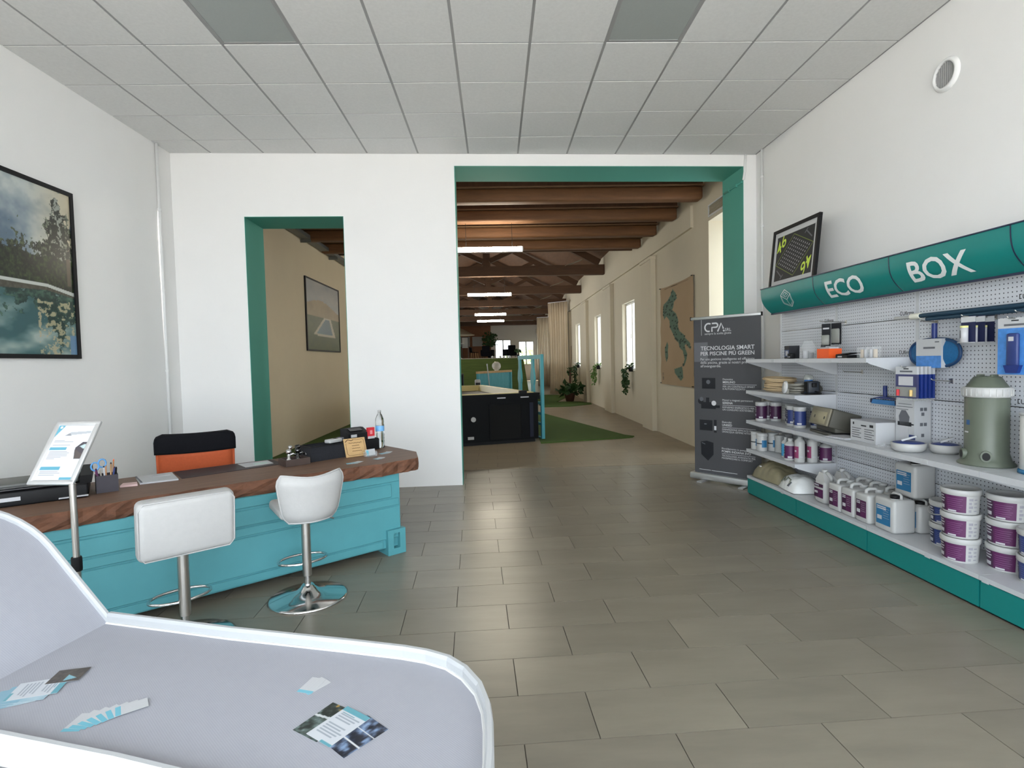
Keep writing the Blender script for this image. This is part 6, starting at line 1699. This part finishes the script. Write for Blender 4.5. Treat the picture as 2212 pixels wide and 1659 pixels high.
for a in (R(-120), R(-52)):
    c, s = math.cos(a), math.sin(a)
    o = G().cyl((0.125*c,0.125*s,0.062),(0.160*c,0.160*s,0.062),0.034,n=18).build('port', green_tank, t)
    G().cyl((0.1585*c,0.1585*s,0.062),(0.1605*c,0.1605*s,0.062),0.024,n=18).build('port_hole', black_p, o)
G().arc(0.1362,0.245,0.275,R(-112),R(-98),5).build('round_badge', M('badge_blue',S(40,84,130),0.5), t); G().arc(0.1362,0.195,0.205,R(-122),R(-103),6).build('sticker', paper_m, t)
# white cylinder with blue foot
t = put('cartridge', 'white filter cartridge cylinder with blue end cap on the long shelf', 'filter cartridge', 2.93, 0.24, Z3, 0)
G().lathe([(0.092,0.018),(0.092,0.33)],32).build('cylinder', white_matte, t); G().lathe([(0.10,0),(0.10,0.018),(0.092,0.024)],32).build('end_cap', blue_label, t); G().lathe([(0.096,0.33),(0.096,0.345)],32).build('top_cap', paper_m, t)
# shelf 2: hoses and pump
def coil(name, label, s, d, r, mat, tr, n, seed, sq=0.7):
    t = put(name, label, 'hose', s, d, Z2, 0); rr = random.Random(seed)
    for k in range(n):
        rad = r*rr.uniform(0.82,1.0); z = tr + tr*1.55*k; dx, dy = rr.uniform(-0.012,0.012), rr.uniform(-0.008,0.008); tl = rr.uniform(-0.02,0.02)
        G().tube([(dx+rad*math.cos(a), dy+rad*sq*math.sin(a), z+tl*math.cos(a)*(0.2+k/n)+0.002) for a in [2*PI*i/28 for i in range(28)]], tr, 6, closed=True).build('loop', mat, t)
    return t
coil('hose_coil', 'coil of beige hose on the middle small shelf', 0.30, 0.20, 0.185, tan_m, 0.008, 11, 3, 0.75)
coil('hose_coil', 'coil of grey cable hose beside the beige one', 0.628, 0.175, 0.115, grey_hose, 0.008, 7, 4, 0.7)
t = put('round_lamp', 'round translucent lamp disc leaning on the grey cable coil', 'pool lamp', 0.685, 0.035, Z2, R(-12))
lg_ = G().lathe([(0.058,-0.012),(0.062,-0.004),(0.060,0.006),(0.048,0.010),(0.0,0.012)],28); lg_.mtx(Matrix.Translation((0,0,0.063)) @ Matrix.Rotation(R(82),4,'X')); lg_.build('lens', M('frosted_lens',(0.62,0.62,0.62),0.2), t)
G().rbox(-0.03,0.03,0.0,0.035,0,0.05,0.008,2).build('foot', grey_hose, t)
t = put('hose_clamp', 'dark tangle of small hose fittings next to the lamp disc', 'hose fittings', 0.775, 0.31, Z2, 0)
for k, a in enumerate((0.2, 1.2, 2.3)): G().tube([(0.02*k-0.02+0.035*math.cos(q)*math.cos(a), 0.035*math.cos(q)*math.sin(a), 0.042+0.035*math.sin(q)) for q in [2*PI*i/16 for i in range(16)]], 0.006, 6, closed=True).build('ring', taupe_d, t)
t = put('pool_pump', 'small black and blue pool pump with clear strainer lid', 'pump', 0.835, 0.20, Z2, R(-10))
G().rbox(-0.075,0.075,-0.06,0.06,0,0.012,0.004,1).build('base', black_p, t); G().rbox(-0.005,0.075,-0.05,0.05,0.012,0.125,0.012,2).build('motor', M('pump_black',(0.02,0.025,0.035),0.5), t)
for k in range(5): G().box(-0.002+0.016*k,0.004+0.016*k,-0.056,0.056,0.02,0.118).build('cooling_fin', black_p, t)
G().cyl((-0.045,0,0.012),(-0.045,0,0.135),0.036,n=20).build('strainer', M('pump_blue',S(44,104,170),0.45), t)
G().lathe([(0.042,0.135),(0.044,0.150),(0.035,0.178),(0.0,0.186)],20,c=(-0.045,0,0),caps=False).build('strainer_lid', M('smoky_clear',(0.45,0.46,0.42),0.1,alpha=0.55), t)
G().rbox(0.072,0.098,-0.02,0.02,0.07,0.11,0.004,1).build('terminal_box', black_p, t); G().tube([(0.08,0.01,0.03),(0.12,0.02,0.025),(0.145,0.04,0.012)],0.006,6).build('cable', black_p, t)
# shelf 1: small things
t = put('small_blue_box', 'small dark box with blue picture on the top shelf', 'product box', 0.63, 0.14, Z1, R(-5)); cb = G().box(-0.048,0.048,-0.05,0.05,0,0.125).build('carton', print_black, t); G().box(-0.042,0.042,-0.0512,-0.05,0.02,0.085).build('picture', M('box_blue',S(66,84,120),0.5,var=0.4,scale=40), cb); G().box(-0.02,0.03,-0.052,-0.0512,0.03,0.075).build('white_shape', print_grey, cb)
t = put('black_adapter', 'tiny black adapter standing beside the small dark box', 'adapter', 0.725, 0.08, Z1, 0); G().rbox(-0.03,0.03,-0.025,0.025,0,0.05,0.006,2).build('body', black_p, t)
for x in (-0.012,0.012): G().box(x-0.006,x+0.006,-0.0265,-0.025,0.012,0.022).build('marking', print_grey, t)
t = put('bagged_part', 'clear plastic bag with fittings standing on the top shelf', 'bagged part', 0.86, 0.16, Z1, R(5))
g = G(); rr = random.Random(9); nu = 10; vs = []
for k in range(4):
    for i in range(nu):
        a = 2*PI*i/nu; rad = (0.085,0.09,0.075,0.035)[k]*rr.uniform(0.88,1.1); vs.append((rad*math.cos(a), 0.75*rad*math.sin(a), (0.002,0.05,0.11,0.165)[k]*rr.uniform(0.95,1.05)))
g.add(vs, [(k*nu+i, k*nu+(i+1) % nu, (k+1)*nu+(i+1) % nu, (k+1)*nu+i) for k in range(3) for i in range(nu)]); g.build('bag', film_m, t)
G().cyl((-0.03,0,0.0),(-0.03,0,0.07),0.028,n=12).build('fitting', print_grey, t); G().cyl((0.03,0.01,0.0),(0.03,0.01,0.055),0.022,n=12).build('fitting', M('fitting_grey',S(140,142,144),0.5), t)
t = put('grey_disc', 'dark grey round disc standing on edge on the top shelf', 'disc', 1.01, 0.21, Z1, R(-25)); dg2 = G().cyl((0,-0.012,0.066),(0,0.012,0.066),0.066,n=32); dg2.build('disc', M('disc_grey',S(84,84,86),0.6), t); G().cyl((0,-0.016,0.066),(0,-0.012,0.066),0.05,n=24).build('face', M('disc_grey2',S(96,96,98),0.6), t); G().box(-0.03,0.03,-0.014,0.014,0,0.006).build('stand', black_p, t)
t = put('orange_box', 'bright orange open cardboard box on the top shelf', 'box', 1.22, 0.13, Z1, R(4)); f = G(); f.box(-0.075,0.075,-0.06,0.06,0,0.004)
for (a,b_,c,d) in ((-0.075,0.075,-0.06,-0.057),(-0.075,0.075,0.057,0.06),(-0.075,-0.072,-0.057,0.057),(0.072,0.075,-0.057,0.057)): f.box(a,b_,c,d,0.004,0.082)
f.build('box', orange_m, t); G().box(-0.06,0.06,-0.045,0.045,0.004,0.095).build('contents', print_grey, t)
t = put('black_tray', 'flat black plastic tray on the top shelf', 'tray', 1.45, 0.14, Z1, R(-4)); G().box(-0.09,0.07,-0.05,0.05,0,0.025).build('tray', black_p, t); G().obox((0.0,0,0.034),0.19,0.09,0.008,ry=-0.06).build('lid', black_p, t); G().box(-0.06,0.0,-0.0512,-0.05,0.006,0.018).build('sticker', print_grey, t)
for k, s_ in enumerate((1.70, 1.80)):
    t = put('clear_pack', ['small clear pack with beige parts at the end of the top shelf','small clear pack with white and grey parts next to the beige one'][k], 'blister pack', s_, 0.10, Z1, R(6)); G().rbox(-0.042,0.042,-0.035,0.035,0,0.085,0.006,1).build('shell', film_m, t)
    for q in range(2): G().cyl((-0.018+0.036*q,0,0.001),(-0.018+0.036*q,0,0.065),0.014,n=10).build('part', (M('beige_part',S(196,180,160),0.6), print_grey)[(k+q) % 2], t)

# ---------------------------------------------------------------- hanging goods
HD = PEG-0.001
def hook(label, s, z, ln=0.22):
    t = put('peg_hook', label, 'hook', s, HD, z, 0, 'wire hooks on the perforated panels')
    G().tube([(0,0,0),(0,-ln,0.012),(0,-ln-0.012,0.022)],0.0035,6).build('wire', steel, t); G().box(-0.012,0.012,-0.004,0,-0.014,0.02).build('plate', steel, t)
hl = 'bare steel wire hook sticking out of the perforated panel'
hook(hl, 1.28, 1.35, 0.16); hook(hl, 2.18, 1.305, 0.14)
def hcard(name, label, cat, s, z, d=None, rz=0.0): return put(name, label, cat, s, HD-0.02 if d is None else d, z, rz)
# blister cards
hook('steel wire hook holding the black sensor cards', 1.07, 1.795, 0.24)
t = put('sensor_card', 'small black hang card with a white sensor in a blister', 'blister pack', 1.07, 0.20, 1.585, R(25)); cb = G().box(-0.04,0.04,-0.002,0.002,0.0,0.20).build('card', print_black, t); G().rbox(-0.035,0.035,-0.022,-0.002,0.01,0.10,0.006,1).build('blister', M('smoky_clear',(0.45,0.46,0.42),0.1,alpha=0.55), t); G().box(-0.015,0.01,-0.02,-0.004,0.02,0.06).build('sensor', paper_m, t); G().box(-0.028,0.028,-0.003,-0.002,0.15,0.165).build('print', print_grey, cb)
t = put('sensor_card', 'small black hang card behind the one with the white sensor', 'blister pack', 1.075, 0.29, 1.60, R(25)); G().box(-0.045,0.045,-0.002,0.002,0.0,0.19).build('card', print_black, t); G().rbox(-0.035,0.035,-0.02,-0.002,0.01,0.14,0.006,1).build('blister', M('smoky_clear',(0.45,0.46,0.42),0.1,alpha=0.55), t)
# telescopic pole lying on hooks
t = put('telescopic_pole', 'long dark blue telescopic pole with white tip held on hooks', 'telescopic pole', 1.76, 0.30, 1.775, 0)
G().cyl((0.22,0,0.0),(1.95,0,0.0),0.016,n=14).build('outer_tube', M('pole_blue',S(40,70,92),0.35,metal=0.4), t); G().cyl((0.0,0,0.0),(0.24,0,0.0),0.012,n=14).build('inner_tube', white_p, t); G().cyl((0.16,0,0.0),(0.245,0,0.0),0.022,n=14).build('lock_collar', M('cream_collar',S(226,224,210),0.45), t)
G().cyl((0.3,0,-0.028),(1.95,0,-0.028),0.014,n=14).build('lower_tube', M('pole_blue',S(40,70,92),0.35,metal=0.4), t)
for s_ in (2.05, 2.75): hook('steel wire hook carrying the telescopic pole', s_, 1.725, 0.12)
# leaf skimmer
t = put('leaf_skimmer', 'blue oval leaf skimmer net with white paper sleeve on the perforated panel', 'skimmer net', 2.085, 0.335, 1.40, 0)
ov = [(0.215*math.copysign(abs(math.cos(a))**0.75, math.cos(a)), 0, 0.105+0.098*math.copysign(abs(math.sin(a))**0.85, math.sin(a))) for a in [2*PI*i/36 for i in range(36)]]
G().tube(ov, 0.011, 8, closed=True).build('hoop', M('hoop_blue',S(16,58,100),0.5), t)
g = G(); n = 36; inn = [(x*0.6, -0.024, 0.105+(z-0.105)*0.6) for x, y, z in ov]; g.add(ov+inn+[(0,-0.030,0.105)], [(i,(i+1) % n,n+(i+1) % n,n+i) for i in range(n)]+[(n+i,n+(i+1) % n,2*n) for i in range(n)], 0, True); g.build('net', blue_net, t)
g = G(); g.add([(-0.018,-0.012,0.19),(0.018,-0.012,0.19),(0.018,0.012,0.19),(-0.018,0.012,0.19),(-0.045,-0.012,0.165),(0.045,-0.012,0.165),(0.045,0.012,0.165),(-0.045,0.012,0.165)], [(0,1,2,3),(4,5,1,0),(5,6,2,1),(6,7,3,2),(7,4,0,3)]); g.cyl((0,0,0.18),(0,0,0.315),0.0175,n=14); g.build('socket', blue_deep, t)
sl = G().box(-0.115,0.10,-0.038,-0.034,0.085,0.205,0).box(-0.115,0.10,-0.038,-0.034,0.0,0.085,1).box(-0.118,-0.113,-0.036,0.015,0.0,0.205,0).box(0.098,0.103,-0.036,0.015,0.0,0.205,0).build('sleeve', [paper_m, blue_pack], t)
G().box(-0.05,0.05,-0.0392,-0.038,0.135,0.148).box(0.05,0.085,-0.0392,-0.038,0.178,0.186).build('sleeve_print', print_dgrey, sl)
# blue hang bags
for k in range(5):
    s_ = 2.03; d_ = 0.18+0.030*k
    t = put('test_kit_pack', 'dark blue hang pack with white header hanging below the skimmer' if k else 'front test kit hang pack with clear window below the skimmer', 'hang pack', s_, d_, 1.165, R(8), 'blue hang packs' if k else None)
    b0 = G().box(-0.085,0.085,-0.008,0.008,0.02,0.19).build('pack', M('deep_blue_pack',S(28,52,128),0.4,var=0.1,scale=20) if k else M('front_pack',S(64,66,104),0.4), t)
    G().box(-0.085,0.085,-0.0085,0.0085,0.19,0.245).build('header', paper_m, t); G().box(-0.02,0.02,-0.0095,-0.0085,0.226,0.234).build('hang_slot', print_black, t)
    G().obox((0,0,0.01),0.17,0.003,0.02).build('bag_end', film_m, t)
    if k == 0:
        G().box(-0.06,0.055,-0.0095,-0.008,0.11,0.175).build('info_panel', print_grey, b0); G().box(-0.08,0.08,-0.012,-0.008,0.03,0.10).build('window', M('smoky_clear',(0.45,0.46,0.42),0.1,alpha=0.55), t)
        for x, mm in ((-0.055, red_m), (0.05, M('amber',S(226,190,120),0.4))): G().cyl((x,-0.020,0.035),(x,-0.020,0.08),0.010,n=10).build('dropper', mm, t)
        G().box(-0.05,0.05,-0.0095,-0.0085,0.205,0.217).build('brand_line', print_dgrey, t)
hook('steel wire hook holding the blue hang packs', 2.03, 1.397, 0.24)
# test strip bottles
hook('steel wire hook holding the test strip bottles', 2.50, 1.722, 0.22)
for k in range(3):
    s_ = 2.50; d_ = 0.20+0.062*k
    t = put('test_strip_pack', 'navy hang card with a small white test strip bottle', 'test strips', s_, d_, 1.565, R(8), 'test strip packs on one hook')
    G().box(-0.045,0.045,0.0,0.003,0.0,0.17).build('card', navy_dark, t); G().box(-0.045,0.045,-0.0005,0.0035,0.13,0.165).build('card_header', paper_m, t); G().box(-0.045,0.045,-0.03,0.0,0.0,0.004).build('card_foot', paper_m, t)
    G().lathe([(0.021,0.004),(0.021,0.095)],16,c=(-0.005,-0.024,0)).build('bottle', print_grey, t); G().lathe([(0.0215,0.095),(0.0215,0.108),(0,0.108)],16,c=(-0.005,-0.024,0),caps=False).build('cap', M('pale_yellow_cap',S(226,224,150),0.45), t); G().arc(0.0216,0.03,0.08,R(-160),R(-100),5,c=(-0.005,-0.024)).build('label', print_dgrey, t)
# vacuum brush on panel
t = put('pool_brush', 'blue pool brush head with short socket on the perforated panel', 'brush', 1.60, 0.345, 1.10, 0)
g = G(); g.add([(-0.13,-0.02,0.0),(0.13,-0.02,0.0),(0.13,0.02,0.0),(-0.13,0.02,0.0),(-0.12,-0.015,0.035),(0.12,-0.015,0.035),(0.12,0.015,0.035),(-0.12,0.015,0.035)], [(0,3,2,1),(0,1,5,4),(1,2,6,5),(2,3,7,6),(3,0,4,7),(4,5,6,7)]); g.build('bristles', blue_brush, t)
g = G(); g.add([(-0.14,-0.016,0.02),(-0.12,-0.018,0.045),(0.12,-0.018,0.045),(0.14,-0.016,0.02),(0.03,-0.016,0.062),(-0.03,-0.016,0.062),(-0.14,0.016,0.02),(-0.12,0.018,0.045),(0.12,0.018,0.045),(0.14,0.016,0.02),(0.03,0.016,0.062),(-0.03,0.016,0.062)], [(1,2,4,5),(7,11,10,8),(1,7,8,2),(5,4,10,11),(1,5,11,7),(2,8,10,4)]); g.build('back', blue_deep, t)
G().cyl((0,0,0.055),(0,0,0.15),0.015,n=14).build('socket', blue_deep, t)
for sx in (-1,1): G().rbox(sx*0.135-0.012,sx*0.135+0.012,-0.02,0.02,0.005,0.04,0.005,1).build('end_cap', navy_dark, t)
# big blue brush pack at the near end
for k in range(2):
    t = put('brush_pack', ['blue hang pack with a dark blue thermometer and white header','second blue hang pack just behind the thermometer pack'][k], 'hang pack', 2.80, 0.21+0.07*k, 1.37, R(6))
    G().box(-0.095,0.095,-0.006,0.006,0,0.27).build('pack', blue_pack, t); G().box(-0.095,0.095,-0.0065,0.0065,0.27,0.33).build('header', paper_m, t); G().box(-0.02,0.02,-0.0075,-0.0065,0.31,0.317).build('hang_slot', print_black, t); G().box(-0.06,0.06,-0.0075,-0.0065,0.283,0.295).build('header_print', print_dgrey, t)
    b0 = G().rbox(-0.032,0.032,-0.03,-0.006,0.05,0.24,0.010,2).build('thermometer', navy_label, t); g = G(); g.add([(-0.045,-0.03,0.055),(0.045,-0.03,0.055),(0.03,-0.03,0.01),(-0.03,-0.03,0.01),(-0.045,-0.006,0.055),(0.045,-0.006,0.055),(0.03,-0.006,0.01),(-0.03,-0.006,0.01)],[(0,1,2,3)[::-1],(4,5,6,7),(0,4,5,1),(1,5,6,2),(2,6,7,3),(3,7,4,0)]); g.build('float', blue_deep, t); G().box(-0.016,0.012,-0.0315,-0.03,0.195,0.22).build('scale_mark', print_grey, b0)
hook('steel wire hook holding the thermometer packs', 2.80, 1.686, 0.22)
# stickers with the shelf maker's name
for k, (s_, z_) in enumerate(((0.83,1.815),(1.775,1.80),(1.765,1.50),(2.715,1.82),(2.715,1.185),(1.76,1.165))):
    t = put('brand_sticker', 'small clear sticker with black lettering on the perforated panel', 'sticker', s_, PEG-0.0008, z_, 0, 'stickers on the perforated panels')
    G().box(-0.075,0.075,-0.0005,0.0,-0.01,0.04).build('film', M('sticker_base',(0.60,0.62,0.66),0.4), t)
    g = G(); fn = lambda u,v: (u, -0.0012, v)
    gtext(g, 'Ufirma', lambda u,v: fn(-0.045+u, v), width=0.11, off=0.014); g.box(-0.066,-0.061,-0.0012,-0.0006,0.0,0.03); g.box(-0.061,-0.052,-0.0012,-0.0006,0.0,0.005); g.box(-0.061,-0.052,-0.0012,-0.0006,0.025,0.03); g.build('lettering', print_black, t)
